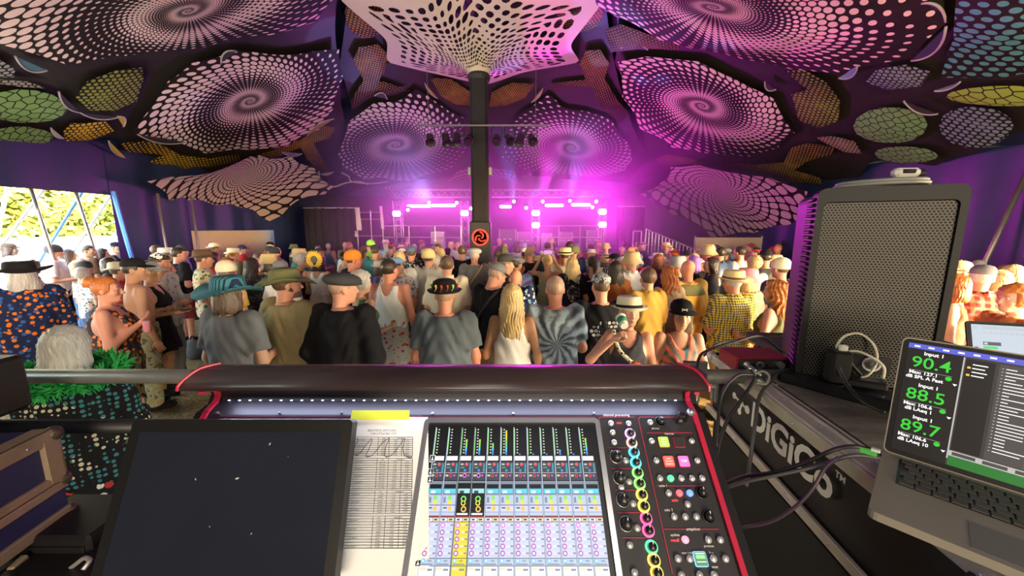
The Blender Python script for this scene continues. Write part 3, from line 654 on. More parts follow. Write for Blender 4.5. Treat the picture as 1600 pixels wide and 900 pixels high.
for (px, py, nm) in MH:
    p = at_d(px, py, SY - .25); blue = px in (803, 890)
    root = empty('moving_head', p, f'small round moving-head lamp {nm}', 'stage lamp', 'moving-head lamps on the truss')
    g = MB(); g.box((0, .02, .12), (.18, .14, .06), bev=.015); g.build('base', MBLK2, root)
    for s in (-1, 1):
        g = MB(); g.box((s * .095, .02, .02), (.02, .06, .16)); g.build('yoke_arm', MBLK2, root)
    g = MB(); g.ball((0, .02, 0), .085, 12); g.build('head', MBLK2, root, smooth=True)
    g = MB(); g.lathe([(0, 0), (.062, 0), (.055, .012)], 14, M=Matrix.Translation((0, -.07, 0)) @ Matrix.Rotation(math.pi / 2, 4, 'X')); g.build('lens', G_BLUE if blue else G_MAG, root)
# beams
for (px, py, tx, ty, D, e, col, sz) in ((848, 315, 870, 150, 10.5, 1100, MAG, 26), (890, 314, 905, 240, 13, 700, (.15, .3, 1), 26), (803, 315, 795, 255, 13.5, 500, (.15, .3, 1), 26), (931, 315, 1120, 205, 9.5, 900, (1, .01, .85), 16),
                                        (931, 315, 1100, 312, 10.5, 700, (1, .01, .85), 14), (714, 317, 540, 262, 12, 420, (.35, .25, 1), 18), (671, 317, 620, 225, 13, 420, (.25, .35, 1), 26), (848, 315, 960, 260, 11, 700, MAG, 20), (822, 325, 885, 228, 12, 450, (.25, .4, 1), 22)):
    p = at_d(px, py, SY - .45); t = at_d(tx, ty, D)
    add_light('beam_light', 'SPOT', p, e * 1.8, col, t, spot_size=math.radians(sz * .55), spot_blend=.15, shadow_soft_size=.03)
# blue flecks thrown on the near fabric by moving heads
for (tx, ty, D) in ((1005, 120, 8.5), (1040, 118, 8.3), (930, 42, 7.5), (1135, 60, 6.6)):
    p = Vector((1.5, 11.5, 3.2)); t = hit_S(tx, ty)
    add_light('fleck_light', 'SPOT', p, 700, (.12, .3, 1), t, spot_size=math.radians(7), spot_blend=.2, shadow_soft_size=.02)
for (tx, ty) in ((480, 32), (512, 56), (740, 40), (1180, 40)):
    p = Vector((1.0, 14.5, 3.1)); t = hit_S(tx, ty)
    add_light('fleck_light', 'SPOT', p, 900, (.9, .1, 1), t, spot_size=math.radians(9), spot_blend=.5, shadow_soft_size=.02)
add_light('purple_wash', 'SPOT', (2.6, 14.6, 3.2), 520, (.9, .03, 1.0), (4.5, 7.0, 4.2), spot_size=math.radians(75), spot_blend=.8, shadow_soft_size=.2)
add_light('blue_wash', 'SPOT', (-3.2, 14.8, 3.2), 300, (.25, .3, 1.0), (-4.2, 10.0, 5.0), spot_size=math.radians(70), spot_blend=.8, shadow_soft_size=.2)
# backdrop
wall('wall_stage', [(at_d(475, 340, 17.9).x, 17.9), (at_d(980, 340, 17.9).x, 17.9)], .9, 3.6, M_DRAPE, 'black cloth backdrop lit magenta behind the stage', .05, seed=11)
# black side drape left of stage
def drape(px0, px1, pyt, D, lab, z0=0):
    a, b_ = at_d(px0, pyt, D), at_d(px1, pyt, D); n = 40; v = []; f = []
    for k in range(n + 1):
        x = a.x + (b_.x - a.x) * k / n
        for (z, am) in ((z0, 1), ((z0 + a.z) / 2, .9), (a.z, .5)):
            v.append((x - a.x, .05 * am * math.sin(k * 1.1) + .03 * am * math.sin(k * .37), z))
    for k in range(n):
        for j in range(2): f.append((k * 3 + j, (k + 1) * 3 + j, (k + 1) * 3 + j + 1, k * 3 + j + 1))
    root = empty('stage_drape', (a.x, D, GZ), lab, 'drape')
    o = link('cloth', mesh_from('cloth', v, f, True), M_DRAPE, root); md = o.modifiers.new('thick', 'SOLIDIFY'); md.thickness = .01
    g = MB(); g.cyl((0, 0, a.z), (b_.x - a.x, 0, a.z), .025); g.build('rail', M_ALU, root)
drape(473, 553, 320, 15.2, 'plain black drape left of the scaffold frame')
drape(965, 1008, 318, 15.4, 'plain black drape right of the stage beside the stairs')
# scaffold frame with white banners
p0 = at_d(556, 326, 15.3); p1 = at_d(596, 322, 15.3)
root = empty('scaffold_frame', (p0.x, 15.3, GZ), 'thin steel scaffold frame between the drape and the stage', 'scaffold')
for px in (556, 578, 596):
    p = at_d(px, 324, 15.3); g = MB(); g.cyl((p.x - p0.x, 0, 0), (p.x - p0.x, 0, p.z), .024, n=8); g.build('upright', M_ALU, root)
for z in (1.1, 1.9, p0.z - .3, p0.z - .03):
    g = MB(); g.cyl((0, 0, z), (p1.x - p0.x, 0, z), .02, n=8); g.build('ledger', M_ALU, root)
for (px, pt, pb, wd, lab) in ((558, 324, 360, .2, 'white hanging banner at the left of the scaffold frame'), (595, 322, 358, .12, 'narrow white hanging banner at the right of the scaffold frame'), (555, 361, 370, .1, 'small white sheet low on the scaffold frame')):
    t = at_d(px, pt, 15.2); b2 = at_d(px, pb, 15.2); n = 6; v = []; f = []
    for k in range(n + 1):
        z = t.z + (b2.z - t.z) * k / n; dx = .03 * k / n
        v += [(t.x - wd / 2 + dx, 15.2 + .02 * math.sin(k), z), (t.x + wd / 2 + dx, 15.2 - .02 * math.sin(k), z)]
    f = [(2 * k, 2 * k + 1, 2 * k + 3, 2 * k + 2) for k in range(n)]
    o = link('banner', mesh_from('banner', v, f, True), mat('white_banner', (.8, .74, .76), .8)); tagged(o, lab, 'banner', 'white banners'); o.modifiers.new('thick', 'SOLIDIFY').thickness = .008
# barrier rails on stage
for (x0, x1, lab) in ((598, 720, 'steel guard rail across the left stage half'), (840, 940, 'steel guard rail across the right stage half')):
    a, b_ = at_d(x0, 354, SY - .6), at_d(x1, 354, SY - .6); root = empty('stage_rail', (a.x, SY - .6, 1.0), lab, 'railing', 'stage guard rails')
    for py in (353, 371):
        z = at_d(x0, py, SY - .6).z - 1.0; g = MB(); g.cyl((0, 0, z), (b_.x - a.x, 0, z), .025, n=8); g.build('rail', M_ALU, root)
    for k in range(4):
        x = (b_.x - a.x) * k / 3; g = MB(); g.cyl((x, 0, 0), (x, 0, a.z - 1.0), .022, n=8); g.build('post', M_ALU, root)
# flight cases and gear on stage
GEAR = [(685, 362, .55, .34, (.45, .42, .5), 'pale rack case with handles on the left stage half'), (820, 362, .62, .55, (.16, .10, .24), 'dark amplifier cabinet beside the inner right tower'), (854, 364, .42, .5, (.45, .36, .55), 'pale open laptop stand on the right stage half'),
        (884, 362, .5, .5, (.2, .1, .25), 'dark keyboard case behind the right stage rail'), (793, 358, .7, .6, (.10, .05, .16), 'dark equipment rack just right of the king pole'), (925, 360, .5, .7, (.14, .08, .2), 'dark speaker stack beside the rightmost tower'), (1012, 372, .4, .45, (.08, .06, .1), 'small dark case at the foot of the stairs')]
for (px, py, w_, h_, col, lab) in GEAR:
    p = at_d(px, py, SY + .2); root = empty('equipment_case', (p.x, SY + .2, 1.0), lab, 'equipment case', 'equipment on stage')
    top = max(.4, p.z - 1.0)
    g = MB(); g.box((0, 0, top / 2), (w_, .45, top), bev=.02); g.build('body', mat('case_' + lab[:9], col, .5), root)
    for s in (-1, 1):
        g = MB(); g.box((s * w_ / 2, -.2, top / 2), (.03, .06, top), bev=.008); g.build('corner_edge', M_ALU, root)
    for k in range(2):
        g = MB(); g.box((-.12 + .24 * k, -.235, top * .6), (.12, .03, .05), bev=.01); g.build('latch', M_ALU, root)
# stage stairs and rail on the right
a = at_d(1010, 352, 13.6); b_ = at_d(1086, 384, 12.4)
root = empty('stage_stairs', (a.x, a.y, GZ), 'silver stair flight with balustrade at the right of the stage', 'stairs')
d = Vector((b_.x - a.x, b_.y - a.y, 0))
for k in range(8):
    t = (k + .5) / 8; g = MB(); g.box((d.x * t, d.y * t + .4, 1.05 * (1 - t) - .02), (d.x / 8 + .06, .9, .04), rot=(0, 0, 0)); g.build('tread', M_ALU, root)
g = MB(); g.cyl((0, 0, a.z), (d.x, d.y, b_.z), .025, n=8); g.build('handrail', M_ALU, root)
for k in range(15):
    t = k / 14; zt = a.z + (b_.z - a.z) * t; g = MB(); g.cyl((d.x * t, d.y * t, max(0, 1.0 * (1 - t))), (d.x * t, d.y * t, zt), .014, n=6); g.build('baluster', M_ALU, root)
a = at_d(1003, 356, 13.7); root = empty('stage_stair_post', (a.x, 13.7, GZ), 'plain silver newel posts joined by a short rail at the stair head', 'railing')
for k in range(2):
    g = MB(); g.cyl((-.3 + .3 * k, 0, 0), (-.3 + .3 * k, 0, a.z), .025, n=8); g.build('post', M_ALU, root)
g = MB(); g.cyl((-.3, 0, a.z), (0, 0, a.z), .025, n=8); g.build('rail', M_ALU, root)
# haze over the stage
hz, nt, b = _new('stage_haze'); nt.nodes.remove(b); vs_ = N(nt, 'ShaderNodeVolumeScatter'); vs_.inputs['Density'].default_value = .07; vs_.inputs['Anisotropy'].default_value = .6
nt.links.new(vs_.outputs[0], nt.nodes['Material Output'].inputs['Volume'])
g = MB(); g.box((1.0, 13.9, 2.6), (13.0, 8.2, 5.0)); o = tagged(g.build('stage_haze', hz), 'magenta-lit smoke haze hanging over the stage', 'haze', None, 'stuff')
# ================================================================== MIXING POSITION
M_CON = mat('console_black', (.012, .011, .013), .38, var=.2, scale=30, spec=.3); M_CONP = mat('console_panel', (.016, .014, .017), .5, var=.15, scale=40)
M_RED = mat('console_red_trim', (.42, .015, .05), .35); M_REDL = mat('panel_red_line', (.45, .02, .06), .5); M_SIL = mat('silver_frame', (.62, .62, .64), .3, .9)
M_WHITE = mat('white_print', (.75, .75, .75), .6); M_KNOB = mat('knob_black', (.01, .01, .011), .35); M_RUB = mat('cable_black', (.012, .011, .012), .5)
M_ALU2 = mat('case_aluminium', (.58, .55, .49), .42, .45, var=.2, scale=20); M_BTN = mat('button_silver', (.72, .72, .74), .25, .6)
deck = empty('mixing_platform', (-.2, -.4, GZ), 'black plywood platform under the mixing desk', 'platform')
g = MB(); g.box((0, 0, .47), (4.6, 3.1, .06)); g.build('deck_board', M_DECK, deck)
for sx in (-2.1, 0, 2.1):
    for sy in (-1.3, 1.3):
        g = MB(); g.cyl((sx, sy, 0), (sx, sy, .44), .035); g.build('leg', M_ALU, deck)
# crowd barrier rail in front
rail = empty('barrier_rail', (-1.0, 1.17, 0.5), 'grey steel tube rail in front of the mixing desk', 'railing')
zr = at_d(150, 588, 1.17).z - .5
g = MB(); g.cyl((-1.6, 0, zr), (2.05, 0, zr), .0235, n=16); g.build('top_tube', mat('worn_steel_tube', (.33, .33, .31), .42, .75, var=.3, scale=12), rail, smooth=True)
z2 = at_d(110, 666, 1.05).z - .5
g = MB(); g.cyl((-1.6, -.12, z2), (.3, -.12, z2), .021, n=12); g.build('lower_tube', mat('black_tube', (.02, .02, .022), .5), rail, smooth=True)
for x in (-1.55, .9, 2.0):
    g = MB(); g.cyl((x, 0, 0), (x, 0, zr), .021, n=12); g.build('post', mat('worn_steel_tube', (.33, .33, .31)), rail, smooth=True)
# ---------------------------------------------------------------- console
CO = Vector((-.135, .74, 1.695)); CN = Vector((0, -.667, .745)); CU = Vector((0, .745, .667)); CRX = math.atan2(.667, .745)
con = empty('mixing_console', CO, 'black digital mixing console with red trim, touch screen and knobs', 'mixing console')
def cs(px, py, lift=0.0): return at_plane(px, py, CO, CN) + CN * lift - CO
prof = [(.80, 1.80), (.778, 1.800), (.748, 1.788), (.738, 1.778), (.737, 1.771), (.748, 1.768), (.778, 1.764), (.797, 1.750), (.800, 1.735), (.793, 1.722), (.778, 1.716), (.755, 1.708), (.42, 1.405), (.40, 1.38), (.40, 1.30), (.82, 1.30), (.83, 1.6)]
def ext_x(pr, x0, x1): # extrude a (y, z) profile along x
    g = MB(); g.prism([(p[0], p[1]) for p in pr], x1 - x0, (x0, 0, 0), ((0, 1, 0), (0, 0, 1))); return g
ext_x(prof, -.665, .395).build('chassis', M_CONP, con, CO)
ext_x([(.83, 1.795), (.80, 1.803), (.778, 1.803), (.748, 1.791), (.736, 1.780), (.735, 1.772), (.745, 1.769), (.79, 1.765), (.82, 1.77)], -.70, .412).build('hood', mat('console_hood', (.035, .024, .026), .3, var=.3, scale=8, spec=.4), con, CO, True)
for s, x0 in ((-1, -.70), (1, .412)):   # pointed hood ends with a red seam
    g = MB(); pr = [(.83, 1.795), (.80, 1.803), (.748, 1.791), (.735, 1.772), (.79, 1.765)]
    v = [Vector((x0, *p)) for p in pr] + [Vector((x0 + s * .03, .80, 1.783))]
    g.add(v, [(i, (i + 1) % 5, 5) for i in range(5)]); g.build('hood_end', M_CON, con, CO)
    g = MB(); g.tube([(x0 - s * .03, .815, 1.803), (x0 - s * .012, .775, 1.8035), (x0, .74, 1.785), (x0 + s * .002, .735, 1.772)], .003, 6); g.build('red_seam', M_RED, con, CO)
edge = [(.748, 1.764), (.772, 1.762), (.792, 1.750), (.795, 1.735), (.785, 1.722), (.757, 1.712), (.42, 1.410), (.40, 1.385)]
for s, xe in ((-1, -.665), (1, .395)):
    g = MB()
    for k in range(len(edge) - 1):
        a, b_ = Vector((xe, *edge[k])), Vector((xe, *edge[k + 1])); dd = (b_ - a).normalized(); nn = Vector((0, -dd.z, dd.y))
        if nn.y > 0: nn = -nn
        g.add([a - Vector((.005, 0, 0)), a + Vector((.005, 0, 0)), b_ + Vector((.005, 0, 0)), b_ - Vector((.005, 0, 0))] + [p + nn * .006 for p in (a - Vector((.005, 0, 0)), a + Vector((.005, 0, 0)), b_ + Vector((.005, 0, 0)), b_ - Vector((.005, 0, 0)))],
              [(0, 1, 2, 3), (7, 6, 5, 4), (0, 4, 5, 1), (2, 6, 7, 3), (0, 3, 7, 4), (1, 5, 6, 2)])
    g.build('red_trim', M_RED, con, CO)
    ck = [(.76, 1.765), (.795, 1.757), (.803, 1.735), (.79, 1.716), (.757, 1.712), (.42, 1.410), (.40, 1.385), (.40, 1.30), (.82, 1.30), (.825, 1.77)]
    x0 = xe + s * .006; g = ext_x(ck, min(x0, x0 + s * .018), max(x0, x0 + s * .018)); g.build('side_cheek', M_CON, con, CO)
# glowing light strip under the hood: small lamps
led = glow('desk_strip_lamp', (.62, .66, 1.0), 1.6); lm = None
for k in range(44):
    x = -.64 + 1.01 * k / 43
    if lm is None:
        g = MB(); g.box((0, 0, 0), (.005, .002, .002)); o = g.build('strip_lamp', led, con); lm = o.data
    else: o = link('strip_lamp', lm, led, con)
    o.location = Vector((x, .790, 1.7245)) - CO
add_light('desk_strip_light', 'AREA', (-.13, .775, 1.745), .8, (.66, .7, 1.0), (-.13, .74, 1.70), shape='RECTANGLE', size=1.0, size_y=.01)
for px in (340, 437, 534, 676, 802, 928, 1062):   # screws
    o = link('panel_screw', lm, M_SIL, con); o.location = cs(px, 645, .001); o.scale = (1, 2, 1.2)
def strip_px(pts, w_, lift, mt, name):   # flat line on the panel
    g = MB(); P = [cs(*p, lift) for p in pts]
    for a, b_ in zip(P[:-1], P[1:]):
        d = (b_ - a).normalized(); q = CN.cross(d) * w_ / 2; g.add([a - q, a + q, b_ + q, b_ - q], [(3, 2, 1, 0)])
    return g.build(name, mt, con)
Z4 = lambda X, Y: (920 + X / 2.646, 560 + Y / 2.646)
for pts in ([(345, 650), (660, 650)], [(670, 652), (930, 652)], [Z4(130, 890), Z4(42, 250), Z4(48, 243), Z4(188, 243)], [Z4(345, 890), Z4(205, 252), Z4(212, 243), Z4(410, 243)], [Z4(82, 370), Z4(178, 370)], [Z4(96, 455), Z4(190, 455)],
            [Z4(108, 545), Z4(200, 545)], [Z4(122, 638), Z4(228, 638)], [Z4(140, 742), Z4(250, 742)], [Z4(240, 308), Z4(425, 308)], [Z4(280, 527), Z4(470, 527)], [Z4(310, 706), Z4(535, 706)]):
    strip_px(pts, .0012, .0008, M_REDL, 'panel_line')
def on_panel(name, me, mt, px, py, lift=.0005, parent=con):
    o = link(name, me, mt, parent, cs(px, py, lift)); o.rotation_euler = (CRX, 0, 0); return o
def lathe_mesh(prof_, n=18):
    g = MB(); g.lathe(prof_, n); return mesh_from('control', g.v, g.f, True)
K_S = lathe_mesh([(.0075, 0), (.0072, .010), (.006, .0135), (.0, .014)]); K_L = lathe_mesh([(.0105, 0), (.010, .012), (.0085, .016), (0, .0165)])
RING = lathe_mesh([(.0085, 0), (.0085, .002), (.0110, .002), (.0110, 0)], 24); RINGL = lathe_mesh([(.0118, 0), (.0118, .0015), (.0128, .0015), (.0128, 0)], 24)
BTN = lathe_mesh([(.0062, 0), (.0060, .004), (.0045, .0062), (0, .0068)], 14)
g = MB(); g.box((0, .005, .0145), (.0014, .004, .001)); IND = mesh_from('pointer', g.v, g.f)
def knob(X, Y, ring, big=False):
    p = Z4(X, Y); o = on_panel('knob', K_L if big else K_S, M_KNOB, *p)
    r = link('knob_ring', RINGL if big else RING, ring, o); q = link('pointer', IND, M_WHITE, o); q.location = (0, 0, .0025 if big else 0)
rc = {'pu': (.75, .35, .9), 'sa': (1, .45, .35), 'cy': (.1, .75, .95), 'gr': (.25, .95, .15), 'ye': (.95, .8, .1), 'pk': (.95, .1, .28), 'g2': (.1, .9, .3), 'am': (.95, .6, .1)}
for (X, Y, c) in ((170, 312, 'pu'), (177, 350, 'sa'), (186, 389, 'cy'), (193, 432, 'cy'), (201, 474, 'gr'), (209, 519, 'gr'), (218, 565, 'ye'), (226, 612, 'ye'), (236, 662, 'pk'), (245, 712, 'pk'), (258, 780, 'g2'), (268, 835, 'am'), (280, 887, 'am')):
    knob(X, Y, glow('ring_' + c, rc[c], 1.6))
for (X, Y) in ((112, 407), (126, 494), (140, 585), (154, 684)): knob(X, Y, M_SIL, True)
for (X, Y) in ((295, 262), (465, 555), (492, 655)): knob(X, Y, M_KNOB)
for (X, Y) in ((90, 270), (97, 308), (103, 349), (163, 271), (151, 424), (165, 511), (132, 535), (181, 602), (198, 702), (168, 772), (187, 885), (252, 266), (258, 343), (423, 343), (277, 424), (446, 424), (292, 497), (380, 497), (424, 497), (466, 497), (328, 558), (406, 604), (350, 655),
               (396, 655), (442, 655), (491, 750), (540, 750), (366, 828), (414, 828), (512, 828), (562, 828), (380, 896), (455, 896), (515, 896)):
    on_panel('button', BTN, M_BTN, *Z4(X, Y))
for (X, Y, c, nm) in ((337, 497, (.1, .9, .3), 'lit_green'), (373, 558, (.95, .12, .15), 'lit_red'), (416, 558, (.15, .3, .95), 'lit_blue'), (397, 750, (.9, .3, .4), 'lit_rose')):
    o = on_panel('button', BTN, glow(nm, c, 1.2), *Z4(X, Y)); o['label'] = nm.replace('lit_', 'button lit ')
g = MB(); g.prism(rrect(.0195, .0195, .002, 2), .004); SQ = mesh_from('square', g.v, g.f); g = MB(); g.prism(rrect(.0225, .0225, .003, 2), .002); SQF = mesh_from('square_frame', g.v, g.f)
for (X, Y, c, e, nm, tx) in ((308, 347, (.30, .85, .08), 1.3, 'green', 'Fwd\nMacro\nPanic'), (371, 347, (.03, .025, .025), 0, 'dark', ''), (329, 427, (.85, .10, .06), 1.2, 'red', 'Insert\nCurrent\nSnapshot'), (391, 427, (.75, .15, .45), 1.1, 'pink', 'TAP'), (460, 830, (.10, .25, .12), .8, 'screen', '')):
    o = on_panel('macro_button', SQF, glow('blue_frame', (.25, .5, 1.0), 1.0) if nm == 'screen' else M_RED, *Z4(X, Y)); q = link('button_face', SQ, mat('macro_' + nm, c, .4, emit=e), o)
    if tx:
        for i, ln in enumerate(tx.split('\n')):
            text('lettering', ln, .0042 if nm != 'pink' else .007, glow('screen_white', (.9, .9, .92), 1.0), o, (0, (.005 - .005 * i) if nm != 'pink' else 0, .0042))
    if nm == 'screen':
        g = MB(); g.box((0, .003, .0042), (.015, .005, .0004)); g.build('screen_line', glow('lcd_green', (.2, 1, .2), 1.4), o)
        g = MB(); g.box((0, -.004, .0042), (.016, .001, .0004)); g.box((0, .0078, .0042), (.016, .0012, .0004)); g.build('screen_rule', glow('screen_white', (.9, .9, .92), 1), o)
def ptext(body, X, Y, size, mt=M_WHITE, conv=Z4):
    px, py = conv(X, Y); o = text('lettering', body, size, mt, con, cs(px, py, .0012), (CRX, 0, 0)); return o
for (t, X, Y, s) in (('channel processing', 113, 235, .0075), ('phones', 275, 290, .0055), ('macros', 331, 312, .0065), ('solo 1', 307, 527, .0065), ('solo 2', 329, 627, .0065), ('snapshot', 430, 706, .007), ('update', 355, 730, .006), ('previous', 495, 776, .005), ('snapshot 1', 408, 804, .005), ('fire', 505, 804, .006), ('next', 520, 862, .006)):
    ptext(t, X, Y, s)
G_RT = glow('red_legend', (1, .06, .05), 1.6)
for (t, X, Y) in (('solo', 125, 267), ('solo', 355, 587), ('recall', 355, 752)): ptext(t, X, Y, .007, G_RT)
# stick plugged in at the top right
p = cs(*Z4(372, 262), 0); st = empty('plug_stick', p, parent=con, rot=(CRX, 0, -.25)); st.name = 'lamp_socket'
g = MB(); g.box((0, 0, .02), (.013, .011, .045), bev=.002); g.box((.012, .004, .026), (.008, .01, .05), bev=.002); g.build('socket_body', M_CON, st); g = MB(); g.box((0, -.0058, .018), (.006, .001, .009)); g.ball((.014, .002, .054), .008, 10); g.build('socket_tip', M_SIL, st)
# --- console touch screen
u0 = cs(672, 663).x; u1 = cs(928, 663).x; vt = cs(800, 663).dot(CU); vb = vt - .33
def loc(u, v, lift): return Vector((u, 0, 0)) + CU * v + CN * lift
scr = empty('touch_screen', (0, 0, 0), parent=con)
g = MB(); fw_ = .012; O_ = loc((u0 + u1) / 2, (vt + vb) / 2, 0.001)
W_, H_ = u1 - u0 + 2 * fw_, vt - vb + 2 * fw_
out = rrect(W_, H_, .012); inn = rrect(W_ - 2 * fw_ + .004, H_ - 2 * fw_ + .004, .004); k = len(out)
vv = [O_ + Vector((p[0], 0, 0)) + CU * p[1] for p in out] + [O_ + Vector((p[0], 0, 0)) + CU * p[1] for p in inn]
vv += [q + CN * .005 for q in vv]
ff = []
for i in range(k):
    j = (i + 1) % k; ff += [(2 * k + i, 2 * k + j, 3 * k + j, 3 * k + i), (i, j, 2 * k + j, 2 * k + i), (k + j, k + i, 3 * k + i, 3 * k + j)]
g.add(vv, ff); g.build('bezel', M_SIL, scr)
SC = {'blk': (.006, .006, .008), 'wht': (.80, .84, .9), 'pale': (.50, .60, .82), 'lav': (.62, .66, .88), 'grey': (.22, .27, .36), 'dgr': (.05, .06, .08), 'yel': (.85, .72, .06), 'cyan': (.1, .65, .85), 'pur': (.45, .12, .5), 'mag': (.9, .2, .75),
      'red': (.8, .1, .15), 'grn': (.25, .75, .15), 'blu': (.1, .25, .85), 'amb': (.9, .55, .12), 'lbl': (.85, .86, .86), 'tan': (.85, .75, .5), 'mint': (.35, .75, .8)}
keys = list(SC); smats = [glow('screen_' + k_, dk(SC[k_], .7), .92) for k_ in keys]
sg = MB()
def vpy(py): return cs(800, py).dot(CU)
def srect(ua, ub, pa, pb, c, lift=.0022):
    sg.m = keys.index(c); va, vb_ = vpy(pa), vpy(pb); sg.add([loc(ua, vb_, lift), loc(ub, vb_, lift), loc(ub, va, lift), loc(ua, va, lift)], [(0, 1, 2, 3)])
def sdisc(u, py, r, c, lift=.0030, hole=0):
    sg.m = keys.index(c); n = 10; o = loc(u, vpy(py), lift)
    sg.add([o + Vector((r * math.cos(6.283 * i / n), 0, 0)) + CU * r * math.sin(6.283 * i / n) for i in range(n)], [tuple(range(n))])
    if hole: 
        sg.m = keys.index('wht' if hole == 2 else 'blk'); o = loc(u, vpy(py), lift + .0003); sg.add([o + Vector((r * .55 * math.cos(6.283 * i / n), 0, 0)) + CU * r * .55 * math.sin(6.283 * i / n) for i in range(n)], [tuple(range(n))])
sg.m = 0; sg.add([loc(u0, vb, .0015), loc(u1, vb, .0015), loc(u1, vt, .0015), loc(u0, vt, .0015)], [(0, 1, 2, 3)])
ua = cs(682, 670).x; du = (cs(924, 670).x - ua) / 12
lev = [0, 0, .6, .6, .45, .95, .05, .05, .05, .2, .05, .65]
for i in range(12):
    a = ua + du * i; b2 = a + du; m_ = du * .05; dark = i in (2, 3); yel = i == 2
    srect(a - .0008, a + .0008, 668, 900, 'pale' if not dark else 'grey', .0024)
    for q in range(9): srect(a + du * .20, a + du * .30, 671 + 4.5 * q, 672.5 + 4.5 * q, 'lbl')
    srect(a + du * .02, a + du * .08, 670, 711, 'grn')
    if lev[i]:
        hgt = 40 * lev[i]; seg = 8
        for q in range(seg):
            f_ = (q + .5) / seg * lev[i]; srect(a + du * .36, a + du * .48, 711 - hgt * (q + 1) / seg, 711 - hgt * q / seg, 'blu' if f_ < .15 else ('cyan' if f_ < .3 else ('grn' if f_ < .55 else 'yel')))
    srect(a + m_, b2 - m_ * 3, 713, 720, 'lbl')
    srect(a + m_, b2 - m_, 722, 750, 'dgr')
    sdisc(a + du * .55, 726, du * .12, 'red'); srect(a + du * .1, a + du * .32, 724, 727, 'lbl'); srect(a + du * .12, a + du * .4, 730, 732, 'grn'); sdisc(a + du * .45, 735.5, du * .09, 'blu'); srect(a + du * .75, a + du * .88, 724, 738, 'cyan'); srect(a + du * .05, a + du * .9, 738.6, 739.3, 'lbl')
    sdisc(a + du * .45, 743.5, du * .15 if dark else du * .11, 'mag' if dark else 'red', hole=1); sdisc(a + du * .72, 743.5, du * .08, 'pur'); srect(a + du * .08, a + du * .28, 742, 745, 'tan'); srect(a + du * .05, a + du * .9, 749.2, 750, 'grey')
    srect(a + m_, b2 - m_, 752, 755, 'grey'); srect(a + m_, b2 - m_, 755, 774, 'blk' if dark else 'grey'); srect(a + du * .08, b2 - du * .1, 757, 771, 'blk', .0026)
    srect(a + du * .08, b2 - du * .1, 764, 771, 'cyan' if not dark else 'mint', .0028); srect(a + du * .2, a + du * .5, 767, 771, 'wht' if not dark else 'dgr', .003)
    if dark:
        srect(a + m_, b2 - m_, 774, 800, 'blk'); sdisc(a + du * .5, 780, du * .2, 'grn', hole=1); sdisc(a + du * .5, 786.5, du * .17, 'yel', hole=1); sdisc(a + du * .55, 796, du * .19, 'amb', hole=1); srect(a + du * .1, b2 - du * .15, 802, 805, 'lbl')
    else:
        srect(a + m_, b2 - m_, 774, 789, 'pale'); srect(a + m_, b2 - m_, 790, 800, 'lav'); sdisc(a + du * .55, 778, du * .14, 'grn'); sdisc(a + du * .55, 785, du * .14, 'yel'); srect(a + du * .12, a + du * .28, 777, 786, 'grey', .003); sdisc(a + du * .6, 795, du * .14, 'amb'); srect(a + du * .15, a + du * .4, 793, 795, 'dgr', .003); srect(a + m_, b2 - m_, 800.5, 806, 'pale')
    srect(a + m_, b2 - m_, 807.5, 809, 'red'); srect(a + m_, a + du * .5, 809.5, 815, 'wht'); srect(a + du * .53, b2 - m_, 809.5, 815, 'tan'); srect(a + du * .15, a + du * .35, 811, 813.5, 'dgr', .003); srect(a + du * .62, a + du * .85, 811, 813.5, 'dgr', .003)
    srect(a + m_, b2 - m_, 816, 872, 'yel' if yel else 'lav')
    for q in range(5):
        py = 821 + q * 11; sdisc(a + du * .25, py, du * .16, 'mag' if q == 0 else 'pur', hole=2); srect(a + du * .5, a + du * .7, py - 2, py + 1, 'wht'); srect(a + du * .76, a + du * .93, py - 1.5, py + 1, 'grey', .003); srect(a + du * .5, a + du * .9, py + 4, py + 5, 'pale' if not yel else 'amb', .003)
    srect(a + m_, b2 - m_, 873, 884, 'yel' if yel else 'pale'); sdisc(a + du * .22, 876.5, du * .13, 'cyan', hole=2); srect(a + du * .5, a + du * .75, 875, 878, 'dgr'); srect(a + du * .1, a + du * .85, 881, 883, 'grey', .003)
    srect(a + m_, b2 - m_, 885, 935, 'yel' if yel else 'wht'); srect(a + du * .08, a + du * .48, 887, 891, 'tan', .003); srect(a + du * .55, a + du * .85, 889, 892, 'grey', .003)
for (px, py, c) in ((673, 717, 'lbl'), (670, 738, 'lbl'), (669, 750, 'lbl'), (664, 778, 'lbl'), (662, 795, 'lbl'), (656, 834, 'blu'), (650, 880, 'lbl')):
    u = cs(px, py).x + .004; s = .0055; srect(u - s, u + s, py - 5.5, py + 5.5, c); srect(u - s * .8, u + s * .8, py - 4.4, py + 4.4, 'blk' if c == 'lbl' else 'cyan', .0026); srect(u - s * .4, u + s * .4, py + .5, py + 3, 'lbl', .003); srect(u - s * .15, u + s * .15, py - 3, py + 1, 'lbl', .003)
sg.build('display', None, scr, mats=smats)
add_light('touch_screen_glow', 'AREA', CO + loc((u0 + u1) / 2, (vt + vb) / 2, .02), .5, (.8, .88, 1.0), CO + loc((u0 + u1) / 2, (vt + vb) / 2, 1.0), shape='RECTANGLE', size=.3, size_y=.3)
